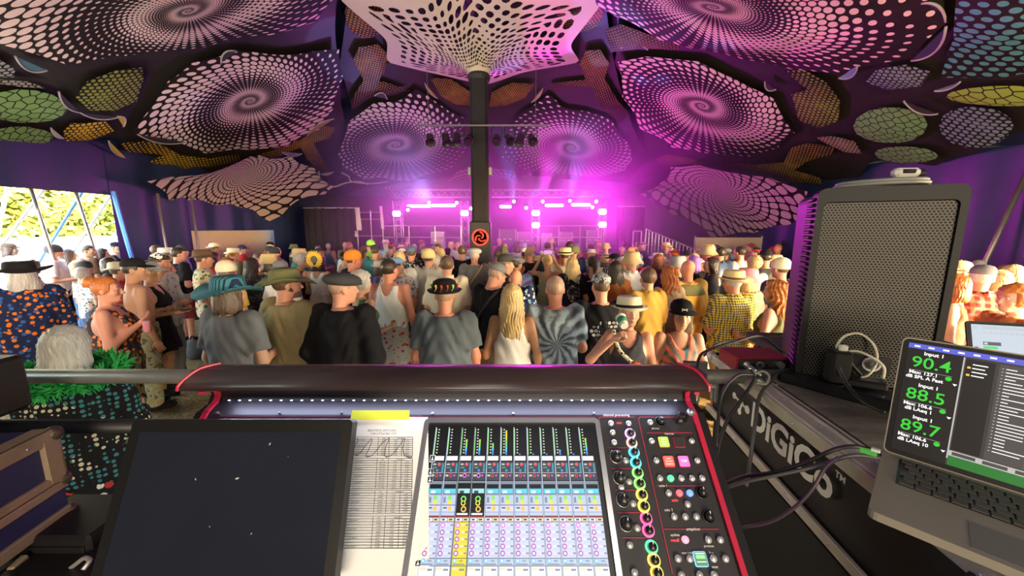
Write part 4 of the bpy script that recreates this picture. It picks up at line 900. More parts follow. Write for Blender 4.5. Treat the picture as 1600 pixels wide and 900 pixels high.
# ---------------------------------------------------------------- running-order sheet and tape
pa, pb, pc, pd = cs(553, 652), cs(672, 652), cs(646, 900), cs(523, 905)
root = empty('paper_sheet', CO + pa, 'white printed running-order sheet with a pen scribble on the console', 'paper')
n = 12; v = []; f = []
pax = pa; pbx = Vector((pb.x, *pa.yz)); xl, xr = pa.x, pb.x - .004
def psh(s, t, lift=.0022): return Vector((s, 0, 0)) + CU * t + CN * lift
vt_p = pa.dot(CU); vb_p = vt_p - .33; skew = cs(524, 900).x - pa.x; L9 = vt_p - vpy(900)
def pp(s, t, lift=.0022):  # s 0..1 across, t metres down
    wv = .0022 + .0012 * math.sin(s * 5 + t * 17) + .0008 * math.sin(t * 40)
    return psh(xl + (xr - xl) * s + skew * t / L9, vt_p - t, wv + lift - .0022) - pa
for j in range(25):
    for i in range(n + 1): v.append(pp(i / n, .33 * j / 24))
for j in range(24):
    for i in range(n): f.append((j * (n + 1) + i, (j + 1) * (n + 1) + i, (j + 1) * (n + 1) + i + 1, j * (n + 1) + i + 1))
link('sheet', mesh_from('sheet', v, f, True), mat('white_paper', (.80, .80, .80), .7, var=.04), root)
def tpy(py): return vt_p - vpy(py)
M_INK = mat('printed_ink', (.06, .06, .07), .7)
g = MB()
def pl(s0, py0, s1, py1, w_=.0005):
    a, b_ = pp(s0, tpy(py0), .0034), pp(s1, tpy(py1), .0034); d = (b_ - a).normalized(); q = CN.cross(d) * w_; g.add([a - q, a + q, b_ + q, b_ - q], [(3, 2, 1, 0)])
blocks = [(684, 713, 9), (717, 764, 13), (767, 803, 9), (807, 857, 11)]
for (a, b_, rows) in blocks:
    for k in range(rows + 1): pl(-.0, a + (b_ - a) * k / rows, .80, a + (b_ - a) * k / rows)
    for s in (.36, .50, .66, .80): pl(s, a, s, b_)
g.build('table_rules', M_INK, root)
tm = MB()
def stamp(body, size, s, py):
    me = text_cache.setdefault((body, size), text_mesh(body, size)); t = tpy(py); o = pp(s, t, .0036)
    tm.add([o + Vector((p.co.x, 0, 0)) + CU * p.co.y for p in me.vertices], [tuple(p.vertices) for p in me.polygons])
text_cache = {}
stamp('BEAUTIFUL DAYS 2025', .0060, .40, 674); stamp('THE LITTLE BIG TOP', .0060, .42, 679)
days = ['Friday', 'Saturday', 'Sunday', 'Friday']
for (a, b_, rows), dn in zip(blocks, days):
    for k in range(rows):
        py = a + (b_ - a) * (k + .5) / rows; stamp('Day' if k == 0 else dn, .0034, .43, py)
        if k == 0: stamp('Stage times', .0034, .65, py)
        else: stamp(f'{11 + k}:{"00" if k % 2 else "30"}', .0034, .58, py); stamp(f'{11 + k}:{"45" if k % 2 else "15"}', .0034, .73, py)
        if k % 3 == 1: stamp('Line check', .0034, .14, py)
tm.build('printed_text', M_INK, root)
g = MB(); g.tube([pp(s, tpy(py), .0045) for (s, py) in ((.0, 702), (.05, 690), (.1, 688), (.06, 706), (.12, 712), (.22, 695), (.28, 687), (.26, 700), (.22, 714), (.30, 712), (.42, 693), (.50, 686), (.46, 700), (.46, 714), (.54, 712), (.64, 696), (.70, 686), (.68, 700), (.70, 712), (.77, 716), (.80, 714))], .0007, 5); g.build('pen_scribble', mat('pen_ink', (.05, .05, .07), .5), root)
g = MB(); a = cs(549, 657, .006); b_ = cs(640, 657, .006); c_ = cs(641, 643, .007); d_ = cs(552, 643, .007)
g.add([a, b_, c_, d_] + [p - CN * .0006 for p in (a, b_, c_, d_)], [(0, 1, 2, 3), (7, 6, 5, 4), (0, 4, 5, 1), (1, 5, 6, 2), (2, 6, 7, 3), (3, 7, 4, 0)])
tagged(g.build('tape_strip', mat('yellow_gaffer', (.78, .85, .05), .6), None, None), 'fluorescent yellow tape strip holding the top of the paper sheet', 'tape').location = CO
# ---------------------------------------------------------------- black touch monitor on the left
MT = Vector((-.473, .609, 1.777)); MA = math.atan2(.90, .435)
mon = empty('touch_monitor', MT, 'black switched-off touch monitor lying against the console, dusty glass', 'monitor', rot=(MA, 0, 0))
mon.location = MT
g = MB(); g.prism(rrect(.386, .262, .008), .022, (0, -.131, -.022)); g.build('housing', mat('monitor_black', (.008, .008, .009), .35, spec=.2), mon)
mg, nt, b = _new('monitor_glass'); vv_ = coords(nt, 'Object'); nz = noise(nt, vv_, 7, 4); nt.links.new(mixc(nt, nz, (.010, .012, .020), (.014, .017, .028)), b.inputs['Base Color']); nt.links.new(ramp(nt, noise(nt, vv_, 15, 5), [(.35, (.10,) * 3), (.7, (.16,) * 3)]), b.inputs['Roughness']); b.inputs['Specular IOR Level'].default_value = .35
g = MB(); g.prism(rrect(.350, .216, .002, 1), .0008, (0, -.1285, 0)); g.build('glass', mg, mon)
text('logo_lettering', 'elo', .017, mat('logo_grey', (.5, .5, .5), .5), mon, (-.004, -.250, .0008), sx=1.0)
for (x, y, s) in ((.055, -.040, .003), (.01, -.094, .004), (-.06, -.095, .0025), (.05, -.175, .002), (-.02, -.165, .0018), (.09, -.06, .0012)):
    o = link('dust_speck', mesh_from('speck', [(-s, 0, 0), (0, -s * .4, 0), (s, .1 * s, 0), (0, s * .5, 0)], [(0, 1, 2, 3)]), mat('dust', (.35, .35, .36), .8), mon, (x, y, .0012)); o.rotation_euler = (0, 0, x * 20)
g = MB(); g.tube([(.02, -.10, -.02), (.02, -.17, -.06), (.02, -.22, -.075)], .018, 8); g.build('stand_arm', M_CON, mon)
# ---------------------------------------------------------------- right flight case
ZC = 1.62; A = at_z(1113, 552, ZC); Bp = at_z(1400, 772, ZC); e1 = (Bp - A).normalized(); e2 = Vector((-e1.y, e1.x, 0))
if e2.x < 0: e2 = -e2
RY = math.atan2(-e1.x, e1.y); 
# local frame: x = along e2 (to the right), y = -e1 (away from camera), z = up
caseM = Matrix(((e2.x, -e1.x, 0, A.x), (e2.y, -e1.y, 0, A.y), (0, 0, 1, 0), (0, 0, 0, 1)))
fc = empty('flight_case', A, 'large black road case with aluminium edges and white maker lettering', 'flight case'); fc.matrix_world = caseM
LC, WC = 1.28, 1.25
mt_top, nt, b = _new('worn_grey_laminate'); v_ = coords(nt, 'Object', (1, 4, 1)); n1 = noise(nt, v_, 5, 5, .7); nt.links.new(ramp(nt, n1, [(.3, (.13, .115, .095)), (.55, (.27, .24, .20)), (.75, (.46, .42, .35))]), b.inputs['Base Color']); b.inputs['Roughness'].default_value = .55; bumpit(nt, b, noise(nt, v_, 40), .1, .004)
M_BAND = mat('black_laminate', (.012, .012, .014), .5, var=.2, scale=25)
g = MB(); g.box((WC / 2 + .005, -LC / 2, ZC - .12), (WC - .02, LC - .01, .236)); g.build('lid', M_BAND, fc)
g = MB(); g.box((WC / 2 + .03, -LC / 2, ZC - .001), (WC - .1, LC - .08, .004)); g.build('lid_top', mt_top, fc)
g = MB(); g.box((WC / 2, -LC / 2, (ZC - .27) / 2 + .25), (WC - .04, LC - .04, ZC - .27 - .5)); g.build('body', mat('case_body_black', (.006, .006, .007), .7), fc)
for (z0, hh, nm) in ((ZC - .017, .034, 'top_edge_profile'), (ZC - .222, .028, 'lower_edge_profile')):
    g = MB(); g.box((0, -LC / 2, z0), (.012, LC, hh), bev=.002); g.build(nm, M_ALU2, fc)
g = MB(); g.box((.028, -LC / 2, ZC + .001), (.05, LC, .006), bev=.002); g.box((.040, -LC / 2, ZC + .005), (.010, LC, .006), bev=.002); g.box((.060, -LC / 2, ZC + .004), (.008, LC, .006), bev=.002); g.build('top_rail_profile', M_ALU2, fc)
g = MB(); g.box((WC / 2, 0, ZC - .015), (WC, .012, .03), bev=.002); g.box((WC / 2, -.02, ZC + .001), (WC, .04, .006), bev=.002); g.build('end_edge_profile', M_ALU2, fc)
RV = lathe_mesh([(.0048, 0), (.004, .002), (0, .003)], 10)
for k in range(9):
    o = link('rivet', RV, M_SIL, fc, (-.006, -.07 - .145 * k, ZC - .018)); o.rotation_euler = (0, -math.pi / 2, 0)
    o = link('rivet', RV, M_SIL, fc, (.028, -.12 - .145 * k, ZC + .004))
    o = link('rivet', RV, M_SIL, fc, (-.006, -.09 - .145 * k, ZC - .222)); o.rotation_euler = (0, -math.pi / 2, 0)
iM = caseM.inverted()
def face(px, py):  # pixel on the lettering face -> (distance from far corner, height)
    q = iM @ at_plane(px, py, A - e2 * .002, e2); return -q.y, q.z
s0, z0 = face(1174, 656); s1, z1 = face(1303, 752); sT, zT = face(1314, 746)
TR = Matrix(((0, 0, -1), (-1, 0, 0), (0, 1, 0))).to_euler()   # text x -> -y (towards camera), text y -> z, out -> -x
M_LOGO = mat('logo_cream', (.74, .72, .66), .6)
me = text_mesh('DiGiCo', .11, bold=.0035); wx = max(p.co.x for p in me.vertices) - min(p.co.x for p in me.vertices)
o = link('maker_lettering', me, M_LOGO, fc, (-.0035, -(s0 + s1) / 2, (z0 + z1) / 2)); o.rotation_euler = TR; o.scale = (abs(s1 - s0) / wx, 1, 1)
text('trademark_lettering', 'TM', .022, M_LOGO, fc, (-.0035, -sT, zT), TR, bold=.0004)
g = MB(); em = [face(1148, 618), face(1160, 631), face(1156, 643), face(1168, 640)]
for (s, z), r in zip(em, (.011, .008, .010, .013)): g.cyl((-.0025, -s, z), (-.0042, -s, z), r, n=18)
for a_, b2 in ((0, 1), (1, 2), (1, 3)): g.cyl((-.0035, -em[a_][0], em[a_][1]), (-.0035, -em[b2][0], em[b2][1]), .003, n=6)
g.build('maker_emblem', M_LOGO, fc)
g = MB(); g.box((-.004, -.06, ZC - .13), (.01, .05, .08), bev=.003)
g.box((-.012, -.06, ZC - .14), (.012, .028, .05), bev=.003); g.build('butterfly_latch', mat('latch_chrome', (.6, .6, .6), .25, .95), fc)
# butterfly latch on the far end
g = MB(); g.box((-.05, .03, ZC - .11), (.10, .012, .13), bev=.004); g.lathe([(.0, .012), (.03, .010), (.038, 0)], 16, M=Matrix.Translation((-.05, .022, ZC - .10)) @ Matrix.Rotation(math.pi / 2, 4, 'X')); g.box((-.05, .012, ZC - .1), (.02, .02, .07), bev=.004); g.box((-.05, .018, ZC - .19), (.03, .016, .05), bev=.006)
o = g.build('end_latch', mat('latch_chrome', (.6, .6, .6)), fc)
g = MB(); g.ball((0, 0, ZC - .012), .02, 12); g.build('ball_corner', M_ALU2, fc, smooth=True)
# support table behind for the loudspeaker
tb = empty('side_table', A, 'black equipment table behind the road case, under the loudspeaker', 'table'); tb.matrix_world = caseM @ Matrix.Translation((.30, .02, 0))
g = MB(); g.box((.4, .17, ZC - .02), (.8, .32, .035), bev=.004); g.build('table_top', M_BAND, tb)
for sx in (.04, .76):
    for sy in (.05, .28):
        g = MB(); g.cyl((sx, sy, 0), (sx, sy, ZC - .04), .018); g.build('leg', M_CON, tb)
# ---------------------------------------------------------------- loudspeaker
sp0 = at_z(1240, 594, ZC + .004)
spk = empty('loudspeaker', sp0, 'large black powered loudspeaker with perforated grille on the road case', 'loudspeaker'); spk.rotation_euler = (0, 0, math.radians(-27))
SW, SH, SD = .315, .60, .30
M_SPK = mat('speaker_black', (.010, .0095, .010), .5, var=.2, scale=40, bump=.08, spec=.18)
def ring_prism(g, outp, innp, y0, y1):
    k = len(outp); v = [(p[0], y0, p[1]) for p in outp] + [(p[0], y0, p[1]) for p in innp] + [(p[0], y1, p[1]) for p in outp] + [(p[0], y1, p[1]) for p in innp]; f = []
    for i in range(k):
        j = (i + 1) % k; f += [(i, k + i, k + j, j), (2 * k + i, 2 * k + j, 3 * k + j, 3 * k + i), (i, j, 2 * k + j, 2 * k + i), (k + i, 3 * k + i, 3 * k + j, k + j)]
    g.add(v, f)
sh = lambda poly, dx, dz: [(p[0] + dx, p[1] + dz) for p in poly]
g = MB(); g.prism(sh(rrect(SW - .02, SH - .01, .03), SW / 2, SH / 2), SD - .03, (0, SD, 0), ((1, 0, 0), (0, 0, 1)), 0); g.build('cabinet', M_SPK, spk)
g = MB(); ring_prism(g, sh(rrect(SW, SH, .022), SW / 2, SH / 2), sh(rrect(SW - .032, SH - .060, .014), SW / 2, SH / 2 - .010), -.012, .05); g.build('front_frame', M_SPK, spk)
for s, x in ((0, -.002), (1, SW + .002)):
    for k in range(34):
        if s == 0 and k == 0:
            gg = MB(); gg.box((0, 0, 0), (.012, .075, .010), bev=.003); RIB = mesh_from('rib', gg.v, gg.f)
        link('side_rib', RIB, M_SPK, spk, (x, .045, .035 + .0162 * k))
gm_, nt, b = _new('perforated_grille')
v_ = coords(nt, 'Object'); sp_ = N(nt, 'ShaderNodeSeparateXYZ'); nt.links.new(v_, sp_.inputs[0])
def hexhole(o):
    fu = mth(nt, 'SUBTRACT', mth(nt, 'FRACT', mth(nt, 'MULTIPLY_ADD', sp_.outputs[0], 118, o)), .5); fv = mth(nt, 'MULTIPLY', mth(nt, 'SUBTRACT', mth(nt, 'FRACT', mth(nt, 'MULTIPLY_ADD', sp_.outputs[2], 68, o)), .5), 1.732)
    return mth(nt, 'SQRT', mth(nt, 'ADD', mth(nt, 'MULTIPLY', fu, fu), mth(nt, 'MULTIPLY', fv, fv)))
hole = mth(nt, 'LESS_THAN', mth(nt, 'MINIMUM', hexhole(0.0), hexhole(.5)), .37)
nt.links.new(mixc(nt, hole, (.115, .104, .086), (.003, .003, .003)), b.inputs['Base Color']); b.inputs['Specular IOR Level'].default_value = .15; b.inputs['Roughness'].default_value = .5
g = MB(); g.prism(sh(rrect(SW - .036, SH - .064, .012), SW / 2, SH / 2 - .010), .006, (0, .002, 0), ((1, 0, 0), (0, 0, 1))); g.build('grille', gm_, spk)
g = MB(); g.prism(sh(rrect(.085, .055, .006), SW * .56, .085), .006, (0, -.005, 0), ((1, 0, 0), (0, 0, 1))); bd = g.build('badge', M_CON, spk)
g = MB(); g.lathe([(.017, 0), (.017, .002), (.022, .002), (.022, 0)], 24, M=Matrix.Translation((SW * .56, -.011, .088)) @ Matrix.Rotation(math.pi / 2, 4, 'X')); g.build('badge_ring', M_SIL, bd)
for x in (.05, SW - .05):
    g = MB(); g.cyl((x, .06, -.004), (x, .06, .01), .015); g.cyl((x, .28, -.004), (x, .28, .01), .015); g.build('rubber_foot', M_RUB, spk)
# coiled cable and connector on top of the speaker
top = spk.location + Vector((0, 0, SH)); RS = Matrix.Rotation(math.radians(-27), 3, 'Z')
def st_(x, y, z): return top + RS @ Vector((x, y, z))
g = MB(); pts = []
for k in range(34):
    t = k / 33; an = 2 * math.pi * 2.4 * t; pts.append(st_(.18 + (.11 - .012 * t) * math.cos(an), .14 + .08 * math.sin(an), .009 + .02 * t))
g.tube(pts, .0055, 7, 2); cab = tagged(g.build('coiled_cable', mat('grey_cable', (.16, .16, .15), .5), None, None, True), 'grey coiled cable lying on top of the loudspeaker', 'cable')
cn = empty('cable_connector', st_(.22, .10, .045), 'grey plug connector on the coiled cable above the loudspeaker', 'connector', rot=(0, 0, math.radians(-5)))
g = MB(); g.box((0, 0, 0), (.07, .03, .026), bev=.008); g.build('plug_body', mat('grey_plug', (.45, .45, .43), .4), cn); g = MB(); g.cyl((.045, 0, -.002), (.03, 0, -.002), .012); g.cyl((-.02, -.016, .002), (.01, -.016, .002), .006); g.build('plug_pins', M_CON, cn)
# ---------------------------------------------------------------- red audio interface
p = at_z(1150, 581, ZC + .006); ai = empty('audio_interface', p, 'red metal two-channel audio interface on the corner of the road case', 'audio interface', rot=(0, 0, math.radians(-2)))
g = MB(); g.box((.09, .06, .026), (.180, .12, .046), bev=.004); g.build('red_shell', mat('anodised_red', (.30, .02, .03), .32, .5, var=.1), ai)
g = MB(); g.box((.09, -.001, .026), (.172, .004, .040), bev=.001); g.build('front_panel', M_CON, ai)
for x in (.03, .075):
    g = MB(); g.cyl((x, -.004, .026), (x, -.001, .026), .012, n=16); fpz = g.build('combo_socket', M_SIL, ai); g = MB(); g.cyl((x, -.0052, .026), (x, -.0038, .026), .009, n=16); g.build('socket_hole', M_KNOB, fpz)
for (x, r) in ((.055, .005), (.100, .006), (.14, .013), (.168, .006)):
    g = MB(); g.cyl((x, -.001, .028), (x, -.014, .028), r, r * .85, n=16); g.build('dial', M_SIL if r > .01 else M_KNOB, ai)
for x in (.02, .16):
    g = MB(); g.box((x, .06, .0015), (.02, .09, .003)); g.build('rubber_foot', M_RUB, ai)
g = MB(); g.cyl((.028, -.004, .026), (.034, -.055, .022), .0095, .0085, n=14); g.cyl((.034, -.055, .022), (.036, -.075, .018), .006, .004, n=10); tagged(g.build('jack_plug', mat('jack_steel', (.5, .5, .5), .3, .8), None, None, True), 'silver jack plug pushed into the red audio interface', 'plug').matrix_world = ai.matrix_basis
# ---------------------------------------------------------------- laptops
def laptop(hl, ang, wd, dp, sh_, tilt, lab, body, screen_fn, keys_=True, zb=.012):
    """hl: world position of the hinge's left end; local x along hinge, y away from keyboard front"""
    r = empty('laptop', hl, lab, 'laptop', rot=(0, 0, ang))
    g = MB(); g.prism(sh(rrect(wd, dp, .012), wd / 2, -dp / 2), .014, (0, 0, -.014)); g.build('base', body, r)
    lid = empty('screen_lid', (0, 0, 0), parent=r, rot=(math.pi / 2 - tilt, 0, 0))
    g = MB(); g.prism(sh(rrect(wd, sh_, .010), wd / 2, sh_ / 2), .006, (0, 0, -.006)); g.build('lid_shell', body, lid)
    g = MB(); g.prism(sh(rrect(wd - .005, sh_ - .005, .009), wd / 2, sh_ / 2), .0008, (0, 0, 0)); g.build('bezel', M_KNOB, lid)
    screen_fn(lid, wd, sh_)
    if keys_:
        g = MB(); g.box((wd / 2, -.068, .0002), (wd - .05, .108, .0008)); g.build('keyboard_well', M_KNOB, r)
        ks = (wd - .054) / 14.5; gk = MB(); gk.box((0, 0, 0), (ks * .88, .0155, .0022), bev=.0006); KM = mesh_from('key', gk.v, gk.f)
        mk = mat('laptop_key', (.055, .05, .045), .5); rows = 6
        for rI in range(rows):
            xo = .027; n_ = 14
            for k in range(n_):
                o = link('key', KM, mk, r, (xo + ks * (k + .5 + (.25 * (rI % 3) if 0 < rI < 5 else 0)), -.024 - .0178 * rI, .0020))
        g = MB(); g.prism(sh(rrect(.14, .075, .004), wd / 2, -dp + .048), .0006, (0, 0, 0)); g.build('trackpad', mat('trackpad', (.16, .15, .135), .45, .3), r)
    return r
G = lambda n_, c, s=1.0: glow(n_, c, s)
def main_screen(lid, wd, sh_):
    e = .0009
    mats_ = {'blk': G('ls_black', (.012, .010, .011), .6), 'blue': G('ls_blue', (.07, .08, .42), 1), 'dark': G('ls_dark', (.035, .028, .028), .8), 'pan': G('ls_panel', (.055, .048, .048), .8), 'grn': G('ls_green', (.02, .17, .03), .6), 'bgr': G('ls_bright_green', (.03, .40, .03), 1.0), 'wht': G('ls_white', (.8, .8, .8), 1), 'gry': G('ls_grey', (.33, .33, .33), .9), 'org': G('ls_orange', (.8, .4, .05), 1), 'tea': G('ls_teal', (.4, .65, .65), 1), 'brd': G('ls_blush', (.6, .25, .15), 1), 'lil': G('ls_lilac', (.35, .4, .65), 1)}
    names = list(mats_); g = MB(); x0, x1, y0, y1 = .010, wd - .010, .012, sh_ - .010
    def rc_(a, b_, c, d, m_, z=.0012): g.m = names.index(m_); g.add([(a, c, z), (b_, c, z), (b_, d, z), (a, d, z)], [(0, 1, 2, 3)])
    rc_(x0, x1, y0, y1, 'dark', .0010); rc_(x0, x0 + .185, y1 - .010, y1, 'blue'); rc_(x0 + .185, x1, y1 - .010, y1, 'dark')
    for k in range(9): rc_(x0 + .008 + .019 * k, x0 + .016 + .019 * k, y1 - .0065, y1 - .0035, 'wht', .0015)
    xa = x0 + .073; rc_(x0, xa, y0, y1 - .010, 'blk'); rc_(xa, xa + .002, y0 + .012, y1 - .012, 'gry')
    rc_(xa + .002, x1, y0, y0 + .018, 'grn', .0013); rc_(xa + .002, x1, y0 + .018, y0 + .028, 'gry', .0013)
    for k in range(6): rc_(xa + .006 + .036 * k, xa + .034 + .036 * k, y0 + .020, y0 + .026, 'pan', .0015)
    rc_(xa + .004, xa + .038, y0 + .030, y1 - .014, 'blk', .0013); rc_(xa + .042, xa + .110, y0 + .030, y1 - .014, 'pan', .0013)
    rc_(xa + .085, xa + .112, y0 + .031, y0 + .085, 'grn', .0014)
    for k in range(4): rc_(xa + .012, xa + .030 - .003 * (k % 2), y1 - .024 - .007 * k, y1 - .0222 - .007 * k, 'wht', .0016)
    for k in (1, 3): rc_(xa + .006, xa + .010, y1 - .0245 - .007 * k, y1 - .021 - .007 * k, 'org', .0016)
    rr = random.Random(3)
    for k in range(26):
        L_ = rr.choice((.008, .012, .02, .03, .038)); rc_(xa + .050, xa + .050 + L_, y1 - .022 - .0060 * k, y1 - .0207 - .0060 * k, 'wht', .0016); rc_(xa + .0455, xa + .0475, y1 - .022 - .0060 * k, y1 - .0207 - .0060 * k, 'gry', .0016)
    for k in range(13):
        yy = y1 - .034 - .0125 * k; rc_(xa + .118, xa + .127, yy, yy + .0085, ('tea', 'gry', 'tea', 'wht', 'gry', 'tea', 'brd', 'lil', 'pan', 'lil', 'lil', 'brd', 'wht')[k], .0015); rc_(xa + .131, xa + .131 + rr.choice((.02, .028, .036)), yy + .0045, yy + .006, 'wht', .0016); rc_(xa + .131, xa + .142, yy + .001, yy + .0022, 'gry', .0016)
    for k in range(3):
        yb = y1 - .014 - .064 * k; rc_(x0 + .006, xa - .010, yb - .0395, yb - .0390, 'gry', .0015); g.m = names.index('bgr'); g.lathe([(0, .0016), (.0042, .0016)], 12, c=(xa - .014, yb - .0445, 0)); g.m = names.index('wht'); g.add([(xa - .008, yb - .052, .0016), (xa - .005, yb - .056, .0016), (xa - .002, yb - .052, .0016)], [(2, 1, 0)])
    g.build('display', None, lid, mats=list(mats_.values()))
    for k, (num, mx, un) in enumerate((('90.4', 'Max: 127.1', 'dB SPL A Fast'), ('88.5', 'Max: 106.6', 'dB LAeq 1'), ('89.7', 'Max: 106.6', 'dB LAeq 10'))):
        yb = y1 - .014 - .064 * k
        text('reading', num, .031, mats_['bgr'], lid, (x0 + .034, yb - .0235, .0016), bold=.0002); text('reading', 'Input 1', .0095, mats_['wht'], lid, (x0 + .036, yb - .004, .0016), bold=.0002)
        text('reading', mx, .0088, mats_['wht'], lid, (x0 + .026, yb - .0435, .0016), bold=.0002); text('reading', un, .0088, mats_['wht'], lid, (x0 + .028, yb - .0525, .0016), bold=.0002)
M_LAP = mat('laptop_grey_metal', (.24, .215, .175), .45, .15, var=.12, scale=5)
hl = at_z(1379, 704, 1.655); hr = at_z(1600, 774, 1.655); ang = math.atan2(hr.y - hl.y, hr.x - hl.x)
lap = laptop(hl, ang, .355, .245, .240, math.radians(14), 'open grey laptop showing green decibel readings beside the road case edge', M_LAP, main_screen)
g = MB(); g.box((0, 0, 0), (.02, .02, .02))
# riser under the laptop so that it stands clear of the case edge
ls = empty('laptop_stand', hl, 'black riser block under the decibel laptop', 'stand', rot=(0, 0, ang)); ls.location.z = ZC + .010
g = MB(); g.box((.20, -.09, .0085), (.26, .10, .011), bev=.002); g.build('block', M_CON, ls)
def second_screen(lid, wd, sh_):
    ms = {'w': G('s2_white', (.38, .45, .55), .8), 'g': G('s2_grey', (.30, .34, .40), 1), 'd': G('s2_dark', (.05, .06, .08), 1), 'n': G('s2_green', (.05, .40, .08), 1)}; nm = list(ms); g = MB()
    def rc_(a, b_, c, d, m_, z=.0012): g.m = nm.index(m_); g.add([(a, c, z), (b_, c, z), (b_, d, z), (a, d, z)], [(0, 1, 2, 3)])
    y1 = sh_ - .010; rc_(.010, wd - .01, .012, y1, 'w'); rc_(.035, wd - .012, y1 - .013, y1 - .004, 'g', .0014); rc_(.014, .024, y1 - .014, y1 - .005, 'g', .0014)
    for k in range(14): rc_(.036 + .012 * k, .044 + .012 * k, y1 - .026, y1 - .020, 'g', .0014)
    rc_(.034, .074, y1 - .060, y1 - .050, 'd', .0014); rc_(.036, .044, y1 - .058, y1 - .052, 'w', .0016); rc_(.034, .066, y1 - .070, y1 - .063, 'n', .0014); rc_(.034, .066, y1 - .080, y1 - .073, 'n', .0014)
    for k in range(3): rc_(.014, .022, y1 - .075 - .018 * k, y1 - .066 - .018 * k, 'd', .0014)
    g.build('display', None, lid, mats=list(ms.values()))
h2 = at_d(1523, 590, 1.02); l2 = laptop(Vector((h2.x, h2.y, ZC + .022)), math.radians(-16), .31, .215, .205, math.radians(18), 'second open laptop with a pale window on screen, behind the decibel laptop', mat('laptop_dark_metal', (.03, .03, .032), .4), second_screen, True)
# ---------------------------------------------------------------- small gear on the case
pw = at_z(1250, 592, ZC + .01); pw2 = at_z(1385, 628, ZC + .01)
ps = empty('power_strip', (pw + pw2) / 2 - Vector((0, .05, 0)), 'long black power strip lying in front of the loudspeaker', 'power strip', rot=(0, 0, math.atan2(pw2.y - pw.y, pw2.x - pw.x)))
g = MB(); g.box((0, 0, .008), (.36, .06, .032), bev=.006); g.build('strip_body', M_CON, ps)
for k in range(4):
    g = MB(); g.cyl((-.13 + .085 * k, 0, .0235), (-.13 + .085 * k, 0, .0260), .019, n=18); g.build('outlet', M_KNOB, ps)
p = at_z(1305, 597, ZC + .036); ad = empty('plug_adapter', p, 'upright black charger block with a white lead plugged in', 'charger', rot=(0, 0, -.2))
g = MB(); g.box((0, .0, .050), (.052, .045, .098), bev=.006); g.build('block', M_CON, ad); g = MB(); g.box((.008, 0, .106), (.020, .014, .018), bev=.003); g.build('lead_plug', mat('white_plastic', (.7, .68, .62), .4), ad)
p = at_z(1352, 604, ZC + .036); bk = empty('charger_brick', p, 'flat black charger brick on the power strip', 'charger', rot=(0, 0, -.5)); g = MB(); g.box((0, 0, .012), (.085, .05, .024), bev=.006); g.build('brick', M_CON, bk)
def cable(pts, r, mt, lab, name='cable'):
    P = [at_zc(*p) for p in pts]; g = MB(); g.tube(P, r, 8, 5)
    return tagged(g.build(name, mt, None, None, True), lab, 'cable', 'cables at the mixing position')
M_WC = mat('cream_lead', (.62, .58, .45), .5); M_GC = mat('dark_grey_lead', (.05, .05, .05), .5)
cable([(1309, 562, 1.12), (1308, 540, 1.11), (1322, 524, 1.10), (1345, 522, 1.10), (1366, 540, 1.08), (1370, 565, 1.07), (1358, 585, 1.07), (1345, 590, 1.08)], .0032, M_WC, 'cream charger lead looping above the black charger block')
cable([(1318, 550, 1.10), (1340, 549, 1.08), (1365, 560, 1.06), (1381, 574, 1.05), (1380, 592, 1.05)], .0035, M_WC, 'second cream lead drooping over the power strip to the laptop')
cable([(1312, 548, 1.10), (1308, 565, 1.09), (1320, 596, 1.06), (1345, 625, 1.0), (1382, 645, .95)], .0050, M_RUB, 'thick black lead arching from the charger block to the laptop')
cable([(1316, 548, 1.11), (1328, 566, 1.10), (1345, 586, 1.10)], .0045, M_RUB, 'short black lead beside the cream charger lead')
cable([(1232, 560, 1.5), (1190, 526, 1.55), (1150, 534, 1.5), (1105, 548, 1.42), (1092, 560, 1.40), (1088, 585, 1.38), (1090, 610, 1.36)], .0055, M_RUB, 'black cable running from behind the loudspeaker over the case end')
cable([(1236, 522, 1.6), (1180, 528, 1.62), (1125, 536, 1.6), (1100, 556, 1.5)], .0045, M_GC, 'thin grey cable stretched behind the red interface')
cable([(1172, 578, 1.17), (1178, 592, 1.15), (1162, 620, 1.12), (1140, 650, 1.1), (1128, 680, 1.08), (1120, 720, 1.05), (1118, 760, 1.0)], .0052, M_RUB, 'black jack cable hanging from the red interface down the case face')
cable([(1176, 585, 1.14), (1150, 588, 1.12), (1128, 615, 1.10), (1122, 660, 1.06), (1120, 700, 1.03)], .0048, M_RUB, 'black cable bowing left of the white maker emblem')
cable([(1256, 575, 1.24), (1222, 580, 1.22), (1200, 600, 1.16), (1186, 622, 1.10), (1180, 660, 1.06), (1172, 720, 1.02), (1166, 760, .98)], .0050, M_GC, 'dark cable falling across the first letter of the case lettering')
cable([(1180, 584, 1.17), (1192, 580, 1.18), (1202, 588, 1.17), (1196, 600, 1.15), (1182, 598, 1.15)], .0042, mat('olive_lead', (.2, .19, .15), .5), 'small grey cable loop in front of the red interface')
cable([(1245, 590, 1.22), (1222, 600, 1.19), (1200, 602, 1.17), (1184, 594, 1.17)], .0036, M_WC, 'cream lead curving below the red interface')
cable([(1372, 708, .75), (1340, 698, .76), (1305, 702, .78), (1260, 722, .80), (1210, 738, .82), (1165, 744, .86), (1135, 755, .9)], .0045, M_RUB, 'black cable with a green plug running left from the laptop')
cable([(1376, 716, .74), (1330, 712, .76), (1270, 730, .78), (1215, 742, .81), (1160, 754, .85), (1130, 764, .9)], .0040, M_GC, 'second cable running left from the laptop under the green plug lead')
cable([(1310, 715, .76), (1290, 730, .76), (1272, 760, .76), (1245, 790, .78), (1205, 815, .82), (1160, 824, .88)], .0036, mat('plum_lead', (.06, .04, .06), .5), 'thin plum cable sagging across the dark case opening')
